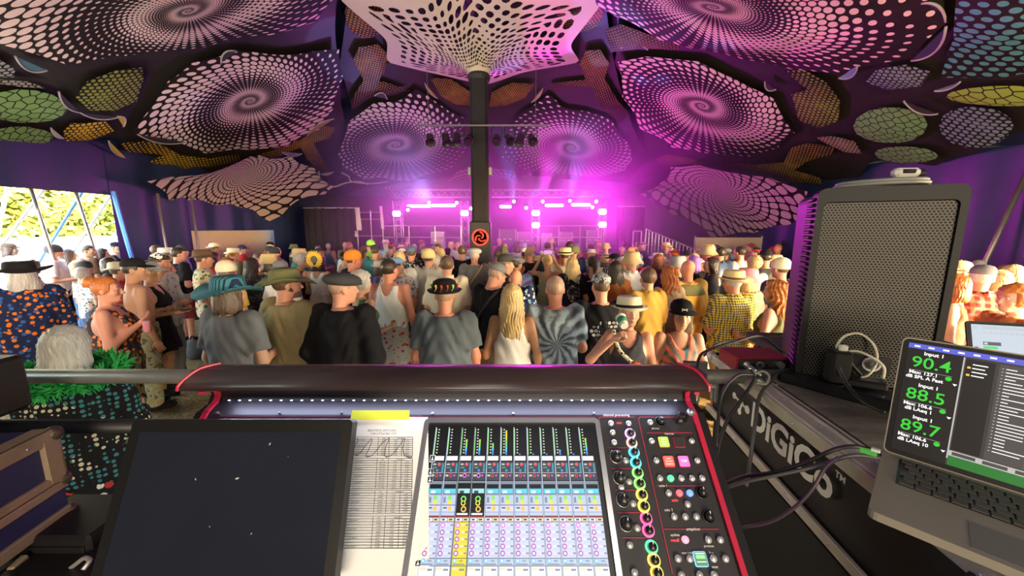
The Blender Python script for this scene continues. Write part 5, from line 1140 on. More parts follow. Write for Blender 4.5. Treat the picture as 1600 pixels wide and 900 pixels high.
cable([(1600, 852, .62), (1575, 862, .60), (1545, 880, .58), (1520, 905, .56)], .0085, M_RUB, 'thick black cable crossing the bottom right corner')
p = at_zc(1367, 709, .742); gp = empty('network_plug', p, 'translucent green network plug at the laptop side', 'plug', rot=(0, 0, ang)); g = MB(); g.box((-.01, 0, 0), (.026, .012, .010), bev=.002); g.build('plug_body', mat('green_plastic_glow', (.15, .75, .12), .3, emit=.15), gp); g = MB(); g.box((.0, 0, .008), (.014, .010, .006), bev=.001); g.build('clip', mat('clear_plastic', (.5, .55, .5), .2), gp)  # weak glow put into the plug plastic, which is no lamp
# ---------------------------------------------------------------- left flight case and clutter
LA = at_zc(82, 672, .98); LZ = LA.z; LX = LA.x
lc = empty('trunk_case', (LX, LA.y, 0), 'blue trunk case with tan wooden edge strips at the left picture edge', 'flight case', rot=(0, 0, math.radians(8)))
M_BLUE = mat('case_blue', (.022, .028, .11), .5, var=.2); M_TAN = mat('worn_tan_edging', (.34, .25, .17), .55, .2, var=.35, scale=15)
g = MB(); g.box((-.35, -.42, LZ - .115), (.70, .84, .23)); g.build('lid', M_BLUE, lc)
g = MB(); g.box((-.35, -.42, (LZ - .28) / 2 + .28), (.68, .82, LZ - .30 - .52)); g.build('body', mat('case_body_black', (.006, .006, .007)), lc)
for (z, h_, nm) in ((-.012, .036, 'top_edging'), (-.128, .020, 'joint_edging'), (-.152, .022, 'joint_edging'), (-.232, .03, 'lower_edging')):
    g = MB(); g.box((.003, -.42, LZ + z), (.014, .84, h_), bev=.003); g.build(nm, M_TAN, lc)
g = MB(); g.box((-.02, -.42, LZ + .003), (.05, .84, .006), bev=.002); g.build('top_edging', M_TAN, lc)
g = MB(); g.box((-.03, .003, LZ - .075), (.075, .014, .11), bev=.003); g.box((.004, -.018, LZ - .075), (.014, .04, .12), bev=.003); g.build('corner_edging', M_TAN, lc)
for zz_, rr_ in ((-.01, .020), (-.14, .018), (-.235, .018)):
    g = MB(); g.ball((.0, 0, LZ + zz_), rr_, 12); g.build('ball_corner', mat('brown_corner', (.10, .07, .055), .4, .5), lc, smooth=True)
for k in range(5):
    o = link('rivet', RV, M_SIL, lc, (.0105, -.07 - .15 * k, LZ - .012)); o.rotation_euler = (0, math.pi / 2, 0)
g = MB(); g.box((.004, -.09, LZ - .50), (.016, .035, .48), rot=(.18, 0, 0), bev=.003); g.build('upright_edging', M_TAN, lc)
p = at_zc(8, 640, 1.0); bb = empty('black_speaker_box', (p.x - .20, p.y, LZ + .006), 'black box at the very left picture edge above the blue trunk', 'box'); g = MB(); g.box((0, 0, .08), (.30, .2, .16), bev=.01); g.build('shell', M_CON, bb); g = MB(); g.box((.0, -.1, .08), (.24, .006, .12)); g.build('front_mesh', M_KNOB, bb)
# dark gear between trunk and monitor
for (px, py, zc, sx, sy, sz, lab) in ((125, 802, 1.0, .22, .16, .10, 'black equipment tray below the lower rail'), (118, 850, .95, .26, .2, .05, 'black shelf with cables under the equipment tray')):
    p = at_zc(px, py, zc); r = empty('equipment_tray', p, lab, 'tray', 'black trays beside the trunk'); g = MB(); g.box((0, 0, -sz / 2), (sx, sy, sz), bev=.008); g.build('tray_body', M_CON, r); g = MB(); g.box((0, -sy / 2 - .002, -sz / 2), (sx * .9, .006, sz * .5), bev=.002); g.build('front_plate', M_KNOB, r)
cable([(100, 895, .9), (118, 882, .88), (132, 872, .87), (140, 876, .86), (130, 890, .85)], .005, mat('silver_lead', (.5, .5, .5), .3, .6), 'silver leads coiled in the corner beside the trunk')
# ================================================================== PEOPLE ENGINE (distance fields -> one continuous surface)
def V3(*a): return np.array(a, float)
def cap(a, b, ra, rb):
    a, b = np.asarray(a, float), np.asarray(b, float); ba = b - a; L2 = float(ba @ ba) + 1e-12
    def f(P):
        pa = P - a; t = np.clip(pa @ ba / L2, 0, 1); return np.linalg.norm(pa - t[:, None] * ba, axis=1) - (ra + (rb - ra) * t)
    return f
def capcut(a, b, ra, rb):
    """tapered tube with a flat end at b (sleeve, trouser leg)"""
    c = cap(a, np.asarray(b) + (np.asarray(b) - np.asarray(a)) * .3, ra, rb + (rb - ra) * .3); a_, b_ = np.asarray(a, float), np.asarray(b, float); n = (b_ - a_) / np.linalg.norm(b_ - a_)
    return lambda P: np.maximum(c(P), (P - b_) @ n)
def ell(c, r):
    c, r = np.asarray(c, float), np.asarray(r, float)
    def f(P):
        q = (P - c) / r; k0 = np.linalg.norm(q, axis=1); k1 = np.linalg.norm(q / r, axis=1); return k0 * (k0 - 1) / (k1 + 1e-9)
    return f
def loft(tab):
    """stack of ellipses: rows (z, cx, cy, rx, ry)"""
    T = np.array(sorted(tab)); z = T[:, 0]
    def f(P):
        zz = P[:, 2]; cx, cy, rx, ry = (np.interp(zz, z, T[:, k]) for k in (1, 2, 3, 4))
        q = np.sqrt(((P[:, 0] - cx) / rx) ** 2 + ((P[:, 1] - cy) / ry) ** 2); d = (q - 1) * np.minimum(rx, ry)
        return np.maximum(d, np.maximum(zz - z[-1], z[0] - zz))
    return f
def smin(a, b, k):
    if k <= 0: return np.minimum(a, b)
    h = np.clip(.5 + .5 * (b - a) / k, 0, 1); return b + (a - b) * h - k * h * (1 - h)
def union(fs, k=.03):
    def f(P):
        d = fs[0](P)
        for g_ in fs[1:]: d = smin(d, g_(P), k)
        return d
    return f
def snets(f, lo, hi, h):
    """naive surface nets: vertices, quads"""
    lo, hi = np.asarray(lo, float), np.asarray(hi, float); n = np.ceil((hi - lo) / h).astype(int) + 1
    ax = [lo[i] + h * np.arange(n[i]) for i in range(3)]
    st_ = 4; nc = (n + st_ - 1) // st_; axc = [lo[i] + h * (st_ * np.arange(nc[i]) + (st_ - 1) / 2) for i in range(3)]
    Dc = f(np.stack(np.meshgrid(*axc, indexing='ij'), -1).reshape(-1, 3)).reshape(nc)
    D = np.where(Dc < 0, -9.0, 9.0).repeat(st_, 0).repeat(st_, 1).repeat(st_, 2)[:n[0], :n[1], :n[2]]
    mk_ = (np.abs(Dc) < 6.0 * h).repeat(st_, 0).repeat(st_, 1).repeat(st_, 2)[:n[0], :n[1], :n[2]]
    ii = np.argwhere(mk_); D[mk_] = f(lo + h * ii); s = D < 0
    cs_ = [D[i:n[0] - 1 + i, j:n[1] - 1 + j, k:n[2] - 1 + k] for i in (0, 1) for j in (0, 1) for k in (0, 1)]
    sg_ = [c < 0 for c in cs_]; cnt = sum(x.astype(int) for x in sg_); act = (cnt > 0) & (cnt < 8)
    idx = np.argwhere(act); vid = -np.ones(act.shape, int); vid[act] = np.arange(len(idx))
    vals = np.stack([c[act] for c in cs_], 1); offs = np.array([(i, j, k) for i in (0, 1) for j in (0, 1) for k in (0, 1)], float)
    acc = np.zeros((len(idx), 3)); num = np.zeros(len(idx))
    for a in range(8):
        for b_ in range(a + 1, 8):
            if np.abs(offs[a] - offs[b_]).sum() != 1: continue
            m_ = (vals[:, a] < 0) != (vals[:, b_] < 0); t = vals[m_, a] / (vals[m_, a] - vals[m_, b_])
            acc[m_] += offs[a] + t[:, None] * (offs[b_] - offs[a]); num[m_] += 1
    V = lo + h * (idx + acc / num[:, None]); Q = []
    for d in range(3):
        u, v = (d + 1) % 3, (d + 2) % 3
        sl0 = [slice(None)] * 3; sl1 = [slice(None)] * 3; sl0[d] = slice(0, -1); sl1[d] = slice(1, None)
        ch = np.argwhere(s[tuple(sl0)] != s[tuple(sl1)]); ch = ch[(ch[:, u] > 0) & (ch[:, v] > 0) & (ch[:, u] < n[u] - 1) & (ch[:, v] < n[v] - 1)]
        if not len(ch): continue
        e = np.zeros(3, int)
        def g_(du, dv):
            c = ch.copy(); c[:, u] -= du; c[:, v] -= dv; return vid[c[:, 0], c[:, 1], c[:, 2]]
        q = np.stack([g_(1, 1), g_(0, 1), g_(0, 0), g_(1, 0)], 1); ins = s[ch[:, 0], ch[:, 1], ch[:, 2]]
        q[~ins] = q[~ins][:, ::-1]; Q.append(q)
    Q = np.concatenate(Q); Q = Q[(Q >= 0).all(1)]
    return V, Q
HH = 1.75
# ---- head: built once, facing +Y, origin at the skull centre
def head_field(fem):
    jw = .92 if fem else 1.0
    fs = [ell((0, -.012, .022), (.076, .096, .092)), ell((0, .022, -.045), (.058 * jw, .068, .078)), ell((0, .060, -.098), (.026 * jw, .022, .020)), cap((0, -.03, -.07), (0, -.045, -.22), .053 * (.88 if fem else 1), .058 * (.88 if fem else 1))]
    base = union(fs, .035)
    nose = union([cap((0, .088, .005), (0, .108, -.035), .009, .013), ell((0, .100, -.040), (.017, .012, .009))], .01)
    brow = cap((-.03, .080, .022), (.03, .080, .022), .011, .011); lip = ell((0, .090, -.069), (.024, .010, .0085)); chk = [ell((s * .04, .060, -.03), (.022, .022, .024)) for s in (-1, 1)]
    ears = [ell((s * .077, -.008, -.012), (.010, .021, .032)) for s in (-1, 1)]; eyes = [ell((s * .032, .092, .002), (.018, .014, .011)) for s in (-1, 1)]
    def f(P):
        d = base(P)
        for c in chk: d = smin(d, c(P), .03)
        d = smin(d, brow(P), .02); d = smin(d, nose(P), .012); d = smin(d, lip(P), .008)
        for e in eyes: d = -smin(-d, e(P), .008) if False else np.maximum(d, -(e(P) + .002))
        for e in ears: d = smin(d, e(P), .008)
        return d
    return f
def uvball(c, r, n=8):
    g = MB(); g.ball(c, r, n); return np.array([tuple(p) for p in g.v]), g.f
HEADS = {}
def get_head(fem, h):
    if (fem, h) in HEADS: return HEADS[fem, h]
    v, q = snets(head_field(fem), (-.10, -.13, -.26), (.10, .13, .13), h); F_ = [tuple(x) for x in q]
    cen = v[q].mean(1); mi = [0] * len(F_)
    for i, c in enumerate(cen):
        if abs(c[0]) < .022 and c[1] > .075 and -.079 < c[2] < -.061: mi[i] = 2
        if c[1] > .070 and .017 < c[2] < .028 and .014 < abs(c[0]) < .046: mi[i] = 3
    for s in (-1, 1):
        for (cy, r, m_) in ((.074, .0135, 1), (.0835, .0066, 3)):
            bv, bf = uvball((s * .032, cy, .002), r, 8); n0 = len(v); v = np.vstack([v, bv]); F_ += [tuple(i + n0 for i in f_) for f_ in bf]; mi += [m_] * len(bf)
    HEADS[fem, h] = (v, F_, mi); return HEADS[fem, h]
# ---- hand: palm, four fingers of different length, thumb from the side; wrist at origin, fingers along -Z, palm facing +Y
def hand_mesh(curl, h=.0075):
    fs = [cap((0, 0, .01), (0, 0, -.03), .021, .026), ell((0, .0, -.055), (.040, .016, .045))]
    for k, (x, L) in enumerate(((-.029, .066), (-.010, .078), (.010, .074), (.028, .058))):
        p = V3(x, 0, -.088); a1, a2 = curl, curl * 2.1
        p1 = p + L * .48 * V3(x * .8, math.sin(a1), -math.cos(a1)); p2 = p1 + L * .32 * V3(x * .5, math.sin(a2), -math.cos(a2)); p3 = p2 + L * .22 * V3(0, math.sin(a2 * 1.35), -math.cos(a2 * 1.35))
        fs += [cap(p, p1, .0092, .0086), cap(p1, p2, .0086, .0078), cap(p2, p3, .0078, .0066)]
    t0 = V3(-.026, .004, -.03); t1 = t0 + V3(-.028, .014, -.028); t2 = t1 + V3(-.006, .014, -.030)
    fs += [cap(t0, t1, .013, .0105), cap(t1, t2, .0105, .008)]
    return snets(union(fs, .006), (-.085, -.05, -.22), (.07, .15, .05), h)
HANDS = {k: hand_mesh(c) for k, c in (('relax', .32), ('grip', .95), ('flat', .12))}
def frame_from(z, hint):
    z = z / np.linalg.norm(z); y = hint - z * (hint @ z); y = y / (np.linalg.norm(y) + 1e-9); x = np.cross(y, z); return np.stack([x, y, z], 1)
# ---- poses: elbow / wrist (metres at 1.75 m height) for the right side (+X); the left side is mirrored
ARM = {'down': ((.250, -.02, 1.10), (.262, .045, .86), 'relax'), 'pocket': ((.285, -.06, 1.11), (.215, .03, .93), 'relax'), 'hold': ((.250, .00, 1.10), (.17, .235, 1.12), 'grip'), 'fold': ((.245, .07, 1.10), (-.02, .215, 1.13), 'flat'),
       'hips': ((.36, -.05, 1.14), (.19, .06, 1.02), 'grip'), 'up': ((.27, .12, 1.42), (.13, .16, 1.66), 'grip'), 'high': ((.30, .08, 1.55), (.22, .12, 1.80), 'grip'), 'chest': ((.27, .05, 1.13), (.10, .21, 1.29), 'relax'), 'out': ((.26, .06, 1.12), (.27, .30, 1.14), 'flat'), 'drink': ((.34, .14, 1.24), (.15, .20, 1.44), 'grip'), 'behind': ((.255, -.10, 1.12), (.06, -.16, 1.0), 'grip')}
SH_Z = 1.425
def arm_pts(pose, s, wid):
    e, w_, hd = ARM[pose]; return V3(s * .180 * wid, -.005, SH_Z), V3(s * e[0] * (.5 + .5 * wid), e[1], e[2]), V3(s * w_[0] * (.5 + .5 * wid) if w_[0] > 0 else s * w_[0], w_[1], w_[2]), hd
TORSO = {'m': [(.80, 0, -.005, .145, .105), (.92, 0, -.008, .165, .118), (1.04, 0, 0, .150, .108), (1.16, 0, .004, .155, .110), (1.28, 0, .0, .178, .118), (1.37, 0, -.006, .178, .102), (1.44, 0, -.015, .120, .078), (1.49, 0, -.02, .062, .062)],
         'f': [(.80, 0, -.005, .150, .108), (.92, 0, -.012, .172, .124), (1.05, 0, 0, .125, .095), (1.16, 0, .008, .132, .102), (1.27, 0, .022, .150, .122), (1.36, 0, .0, .150, .092), (1.43, 0, -.012, .105, .070), (1.48, 0, -.02, .052, .055)]}
def torso(sex, g, ease=0.0, z0=None, z1=None, straight=0):
    """straight > 0: cloth falls from the chest instead of following the waist"""
    T = [(z, cx, cy, rx * (g if z < 1.40 else 1 + (g - 1) * .4) + ease, ry * (g if z < 1.40 else 1 + (g - 1) * .4) + ease) for (z, cx, cy, rx, ry) in TORSO[sex]]
    if straight:
        ch = [t for t in T if 1.2 < t[0] < 1.3][0]; T = [(z, cx, cy, rx + (max(rx, ch[3]) - rx) * straight if z < 1.25 else rx, ry + (max(ry, ch[4]) - ry) * straight if z < 1.25 else ry) for (z, cx, cy, rx, ry) in T]
    zs = [t[0] for t in T]; T0 = list(T)
    def row(z): return tuple([z] + [float(np.interp(z, zs, [t[k] for t in T0])) for k in (1, 2, 3, 4)])
    lo_ = z0 if z0 is not None else zs[0]; hi_ = z1 if z1 is not None else zs[-1]
    T = [t for t in T if lo_ < t[0] < hi_]
    r0 = row(max(lo_, zs[0])); r0 = (lo_,) + r0[1:]
    return [r0] + T + [row(hi_)]
LEG = lambda s, st=1.0: (V3(s * .085, -.005, .90), V3(s * .098 * st, .012, .49), V3(s * .108 * st, -.015, .085))
BODY = {}
def body_mesh(sex, g, aL, aR, wid, turn, tilt, h, st=1.0):
    key = (sex, g, aL, aR, wid, turn, tilt, h, st)
    if key in BODY: return BODY[key]
    fs = [loft(torso(sex, g))]
    for s in (-1, 1):
        hp, kn, an = LEG(s, st); tk = g ** .5
        fs += [cap(hp, kn, .090 * tk, .056 * tk), cap(kn, an, .056 * tk, .036), cap(an + V3(0, -.02, -.035), an + V3(s * .025, .15, -.055), .036, .028)]
        sh_, el, wr, hd = arm_pts(aL if s < 0 else aR, s, wid)
        at = (1.0 if sex == 'm' else .86) * g ** .4
        fs += [cap(sh_, el, .056 * at, .042 * at), cap(el, wr, .042 * at, .028 * at)]
    v, q = snets(union(fs, .035), (-.5, -.36, -.02), (.5, .44, 1.9), h); F_ = [tuple(x) for x in q]; mi = [0] * len(F_)
    hv, hf, hm = get_head(sex == 'f', .0095 if h < .024 else .014)
    R_ = np.array(Euler((math.radians(-tilt), 0, math.radians(turn))).to_matrix()); pv = V3(0, -.03, 1.45); hc = pv + np.array(Euler((math.radians(-tilt), 0, 0)).to_matrix()) @ (V3(0, .012, 1.632) - pv)
    n0 = len(v); v = np.vstack([v, hv @ R_.T + hc]); F_ += [tuple(i + n0 for i in f_) for f_ in hf]; mi += hm
    for s in (-1, 1):
        sh_, el, wr, hd = arm_pts(aL if s < 0 else aR, s, wid)
        zv, zq = HANDS[hd]; zv = zv.copy(); zv[:, 0] *= s
        if s < 0: zq = zq[:, ::-1]
        d = wr - el; ps = aL if s < 0 else aR; hint = {'down': V3(-s, .3, 0), 'pocket': V3(-s, .2, 0), 'out': V3(0, 0, 1), 'fold': V3(0, -1, 0), 'chest': V3(0, -1, .2), 'behind': V3(0, 1, 0)}.get(ps, V3(-s, 0, .2))
        Fr = frame_from(-d, hint); n0 = len(v); v = np.vstack([v, zv @ Fr.T + wr]); F_ += [tuple(int(i) + n0 for i in f_) for f_ in zq]; mi += [0] * len(zq)
    me = mesh_from('body', v, F_, True, mi)
    for _ in range(4): me.materials.append(None)
    BODY[key] = (me, R_, hc); return BODY[key]
CLOTH = {}
def wrinkle(f, am, sd):
    return lambda P: f(P) + am * (np.sin(P[:, 2] * 38 + 9 * np.sin(P[:, 0] * 11 + sd) + sd) * np.sin(P[:, 0] * 17 + P[:, 1] * 23 + sd * 2)) + am * .6 * np.sin(P[:, 0] * 43 + P[:, 2] * 9 + sd) - am * 1.15
def cloth_mesh(kind, sex, g, aL, aR, wid, h, sd=0, st=1.0, hem=None):
    key = (kind, sex, g, aL, aR, wid, h, sd, st, hem)
    if key in CLOTH: return CLOTH[key]
    fs = []; post = None; k = .03; at = (1.0 if sex == 'm' else .86) * g ** .4
    if kind in ('tee', 'shirt', 'long', 'jacket'):
        hm = hem or {'tee': .82, 'shirt': .78, 'long': .80, 'jacket': .74}[kind]; es = {'tee': .016, 'shirt': .026, 'long': .024, 'jacket': .034}[kind]
        fs.append(loft(torso(sex, g, es, hm, 1.462, .75)))
        for s in (-1, 1):
            sh_, el, wr, hd = arm_pts(aL if s < 0 else aR, s, wid); sh2 = sh_ + V3(0, 0, .002)
            if kind == 'tee': fs.append(capcut(sh2, sh_ + (el - sh_) * .74, .070 * at, .070 * at))
            elif kind == 'shirt': fs.append(capcut(sh2, sh_ + (el - sh_) * .88, .073 * at, .074 * at))
            else: fs += [cap(sh2, el, .074 * at, .062 * at), capcut(el, el + (wr - el) * .93, .062 * at, .048 * at)]
        k = .028
        if kind == 'shirt' or kind == 'jacket': fs.append(loft([(1.43, 0, -.018, .085, .075), (1.50, 0, -.014, .072, .070)]))
        nk = cap((0, -.02, 1.40), (0, -.01, 1.60), .060, .066); post = lambda P, d: np.maximum(d, -nk(P))
    elif kind in ('tank', 'cami', 'dress'):
        hm = hem or (.84 if kind != 'dress' else .62); T = torso(sex, g, .010, hm, 1.452, .35)
        if kind == 'dress': T = [(hm, 0, -.005, .235 * g, .185 * g)] + [t for t in T if t[0] > .80]
        if kind == 'cami': T = [(t[0], t[1], t[2], t[3] + (.035 if t[0] < 1.0 else 0.008), t[4] + (.035 if t[0] < 1.0 else 0)) for t in T]
        fs.append(loft(T)); neck, arm, top = (.072, .120, 1.345) if kind != 'cami' else (.085, .105, 1.285)
        def post(P, d):
            x = np.abs(P[:, 0]); z = P[:, 2]; hole_n = np.maximum(x - neck * np.clip((z - top) / .10, 0, 1) ** .5, top - z); hole_a = np.maximum((arm + .05 * np.clip((1.33 - z) / .12, 0, 1)) - x, 1.23 - z)
            return np.maximum(np.maximum(d, -hole_n), -hole_a)
    elif kind in ('shorts', 'trousers'):
        zb = hem or (.50 if kind == 'shorts' else .07); fs.append(loft(torso(sex, g, .012, .80, 1.02, .1)))
        for s in (-1, 1):
            hp, kn, an = LEG(s, st); tk = g ** .5
            if kind == 'shorts': fs.append(capcut(hp, hp + (kn - hp) * ((.90 - zb) / .41), .104 * tk, .098 * tk))
            else: fs += [cap(hp, kn, .102 * tk, .076 * tk), capcut(kn, kn + (an - kn) * ((.49 - zb) / .405), .076 * tk, .064)]
    elif kind == 'skirt':
        zb = hem or .55; fs.append(loft([(zb, 0, -.005, .235 * g, .19 * g), (.80, 0, -.008, .200 * g, .150 * g), (.94, 0, -.008, .182 * g, .132 * g), (1.05, 0, 0, .160 * g, .118 * g)]))
    f0 = wrinkle(union(fs, k), .0075 if h < .024 else .004, sd * 1.7); f1 = f0 if post is None else (lambda P: post(P, f0(P)))
    zlo = (hem or .05) - .06 if kind in ('trousers', 'shorts', 'skirt', 'dress') else .66
    v, q = snets(f1, (-.5, -.42, max(.0, zlo)), (.5, .46, 1.9 if kind in ('tee', 'shirt', 'long', 'jacket') else 1.56), h)
    me = mesh_from(kind, v, [tuple(x) for x in q], True); CLOTH[key] = me; return me
# ---- hair, in the head frame
HAIR = {}
def hair_mesh(kind, h):
    if (kind, h) in HAIR: return HAIR[kind, h]
    sk = ell((0, -.014, .026), (.085, .106, .100)); big = ell((0, -.016, .026), (.105, .122, .115))
    face_cut = lambda P, y=.052, z=.03: np.minimum(np.minimum(y - P[:, 1], 1e3), 1e3)
    def strand(P, n, am): an = np.arctan2(P[:, 0], -(P[:, 1] + .01)); return am * np.sin(an * n + 3 * np.sin(P[:, 2] * 25)) + am * .6 * np.sin(an * n * 2.3 + P[:, 2] * 31)
    def cut(P, d, low):  # keep the hairline: open face, ears low limit
        c1 = np.minimum(P[:, 1] - .045, -(P[:, 2] - .055)); d = np.maximum(d, c1)      # remove where in front AND below the fringe
        return np.maximum(d, low - P[:, 2] - np.clip(P[:, 1], -.05, .05) * 0)
    lo_, hi_ = (-.16, -.2, -.12), (.16, .15, .16)
    if kind == 'short':
        f = lambda P: cut(P, sk(P) + strand(P, 34, .0022), -.055 ) + np.clip((P[:, 1] + .01) * .5, 0, .02) * (P[:, 2] < .02)
    elif kind == 'crop':
        s2 = ell((0, -.014, .024), (.079, .100, .096)); f = lambda P: cut(P, s2(P), -.045)
    elif kind == 'curly':
        f = lambda P: cut(P, big(P) + .008 * np.sin(P[:, 0] * 95) * np.sin(P[:, 1] * 95) * np.sin(P[:, 2] * 95) , -.10)
    elif kind in ('long', 'verylong', 'bob', 'wavy'):
        zb = {'long': -.34, 'verylong': -.46, 'bob': -.17, 'wavy': -.36}[kind]; lo_ = (-.19, -.22, zb - .03)
        L = loft([(zb, 0, -.075, .082, .040), (zb * .6, 0, -.072, .108, .052), (-.13, 0, -.062, .112, .066), (-.04, 0, -.035, .100, .085), (.03, 0, -.025, .094, .098), (.08, 0, -.02, .07, .085)]) if kind != 'bob' else loft([(zb, 0, -.035, .105, .085), (-.10, 0, -.03, .112, .098), (0, 0, -.025, .100, .10), (.08, 0, -.02, .07, .085)])
        am = .0075 if kind == 'wavy' else .0042
        def f(P):
            d = smin(sk(P), L(P), .02) + strand(P, 30 if kind != 'wavy' else 16, am) + (.006 * np.sin(P[:, 2] * 60 + P[:, 0] * 30) if kind == 'wavy' else 0)
            edge = zb + .03 * np.abs(np.sin(P[:, 0] * 60)); d = np.maximum(d, edge - P[:, 2]); return cut(P, d, zb)
    elif kind == 'bun':
        B_ = ell((0, -.125, .075), (.058, .052, .055)); lo_ = (-.16, -.22, -.12); f = lambda P: smin(cut(P, sk(P) + strand(P, 26, .003), -.075), B_(P) + .004 * np.sin(P[:, 0] * 80 + P[:, 2] * 50), .012)
    elif kind == 'ponytail':
        L = union([cap((0, -.10, .03), (0, -.15, -.05), .030, .036), cap((0, -.15, -.05), (0, -.13, -.22), .036, .014)], .02); lo_ = (-.16, -.24, -.27); f = lambda P: smin(cut(P, sk(P) + strand(P, 26, .002), -.06), L(P) + strand(P, 30, .003), .012)
    elif kind == 'beard':
        b1 = union([ell((0, .055, -.095), (.055, .045, .055)), cap((-.06, .01, -.04), (.0, .075, -.09), .018, .02), cap((.06, .01, -.04), (0, .075, -.09), .018, .02)], .02); mo = ell((0, .095, -.072), (.02, .02, .006)); f = lambda P: np.maximum(b1(P), -mo(P)) + .002 * np.sin(P[:, 0] * 150)
    v, q = snets(f, lo_, hi_, h); me = mesh_from('hair', v, [tuple(x) for x in q], True); HAIR[kind, h] = me; return me
# ---- hats, in the head frame (brim at about eyebrow height)
HATS = {}
def hat_mesh(kind):
    if kind in HATS: return HATS[kind]
    g = MB(); band = None; w2 = lambda a: (lambda t, r: a * math.cos(2 * t) * max(0, r - .105) / .06)
    if kind == 'cap' or kind == 'capback':
        g.lathe([(.090, .020), (.091, .040), (.087, .066), (.070, .092), (.040, .106), (0, .111)], 22, sy=1.18, c=(0, -.012, 0)); s = 1 if kind == 'cap' else -1; n = 9; v = []
        for j in range(2):
            for i in range(n):
                a = math.radians(25 + 130 * i / (n - 1)); r = .090 if j == 0 else .176; v.append((r * math.cos(a) * (1 if j == 0 else .70), (-.012 + r * math.sin(a) * 1.12) * s, .034 - (.022 * (j) * math.sin(a)) - .012 * abs(math.cos(a))))
        v += [(p[0], p[1], p[2] - .005) for p in v]; f = []
        for i in range(n - 1): f += [(i, i + 1, n + i + 1, n + i), (2 * n + i, 3 * n + i, 3 * n + i + 1, 2 * n + i + 1), (n + i, n + i + 1, 3 * n + i + 1, 3 * n + i)]
        g.add(v, f if s > 0 else [q[::-1] for q in f]); g.ball((0, -.012, .112), .007, 6)
    elif kind == 'beanie': g.lathe([(.100, .005), (.104, .03), (.103, .06), (.094, .095), (.07, .128), (.035, .148), (0, .153)], 22, sy=1.15, c=(0, -.015, 0))
    elif kind == 'flat':
        g.lathe([(.098, .028), (.118, .048), (.122, .066), (.108, .092), (.07, .112), (0, .120)], 24, sy=1.18, c=(0, -.004, 0), wob=lambda t, r: -.014 * math.sin(t) * (r / .1)); g.lathe([(.02, .0), (.085, -.004), (.088, -.010), (.02, -.008)], 20, sx=.95, sy=.55, c=(0, .092, .034))
    elif kind in ('fedora', 'straw', 'panama'):
        b_ = {'fedora': .150, 'straw': .172, 'panama': .165}[kind]
        g.lathe([(.100, .030), (b_ * .8, .028), (b_, .034), (b_, .038), (.106, .040), (.101, .075), (.096, .118), (.083, .133), (.045, .128), (0, .118)], 28, sy=1.16, c=(0, -.012, 0), wob=lambda t, r: .016 * math.cos(2 * t) * max(0, r - .105) / .05)
    elif kind == 'safari':
        g.lathe([(.100, .022), (.15, .012), (.205, .022), (.205, .027), (.108, .034), (.104, .07), (.098, .110), (.078, .130), (0, .126)], 30, sy=1.12, c=(0, -.012, 0), wob=lambda t, r: (.040 * math.cos(2 * t) - .004 * math.sin(5 * t)) * max(0, r - .108) / .1)
    elif kind == 'bucket': g.lathe([(.098, .04), (.120, .005), (.150, -.022), (.153, -.018), (.106, .045), (.100, .10), (.088, .128), (.03, .134), (0, .134)], 26, sy=1.14, c=(0, -.012, 0), wob=lambda t, r: .005 * math.sin(4 * t) * max(0, r - .1) / .05)
    elif kind == 'bowler': g.lathe([(.100, .03), (.128, .030), (.140, .042), (.141, .046), (.106, .042), (.103, .08), (.090, .115), (.06, .132), (0, .138)], 26, sy=1.16, c=(0, -.012, 0))
    elif kind == 'wide': g.lathe([(.100, .035), (.17, .028), (.215, .040), (.215, .046), (.108, .046), (.104, .085), (.098, .112), (.085, .122), (0, .116)], 32, sy=1.06, c=(0, -.012, 0), wob=lambda t, r: .022 * math.cos(2 * t + .5) * max(0, r - .108) / .1)
    elif kind == 'headband':
        g.lathe([(.086, .045), (.090, .050), (.090, .075), (.084, .080)], 22, sy=1.2, c=(0, -.014, 0))
    me = mesh_from('hat', g.v, g.f, True); HATS[kind] = me; return me
HBAND = None
def hat_band():
    global HBAND
    if HBAND is None:
        g = MB(); g.lathe([(.1075, .040), (.1060, .062), (.1030, .062), (.1030, .040)], 28, sy=1.155, c=(0, -.012, 0)); HBAND = mesh_from('hat_band', g.v, g.f, True)
    return HBAND
SHOE = None
def shoe_mesh():
    global SHOE
    if SHOE is None:
        f = union([cap((0, -.035, .045), (0, .03, .05), .046, .048), cap((0, .03, .040), (.0, .15, .032), .044, .036), cap((0, -.02, .07), (0, -.01, .12), .045, .048)], .02); f2 = lambda P: np.maximum(np.maximum(f(P), .002 - P[:, 2]), P[:, 2] - .115)
        v, q = snets(f2, (-.07, -.1, -.01), (.07, .21, .14), .014); SHOE = mesh_from('shoe', v, [tuple(x) for x in q], True)
    return SHOE
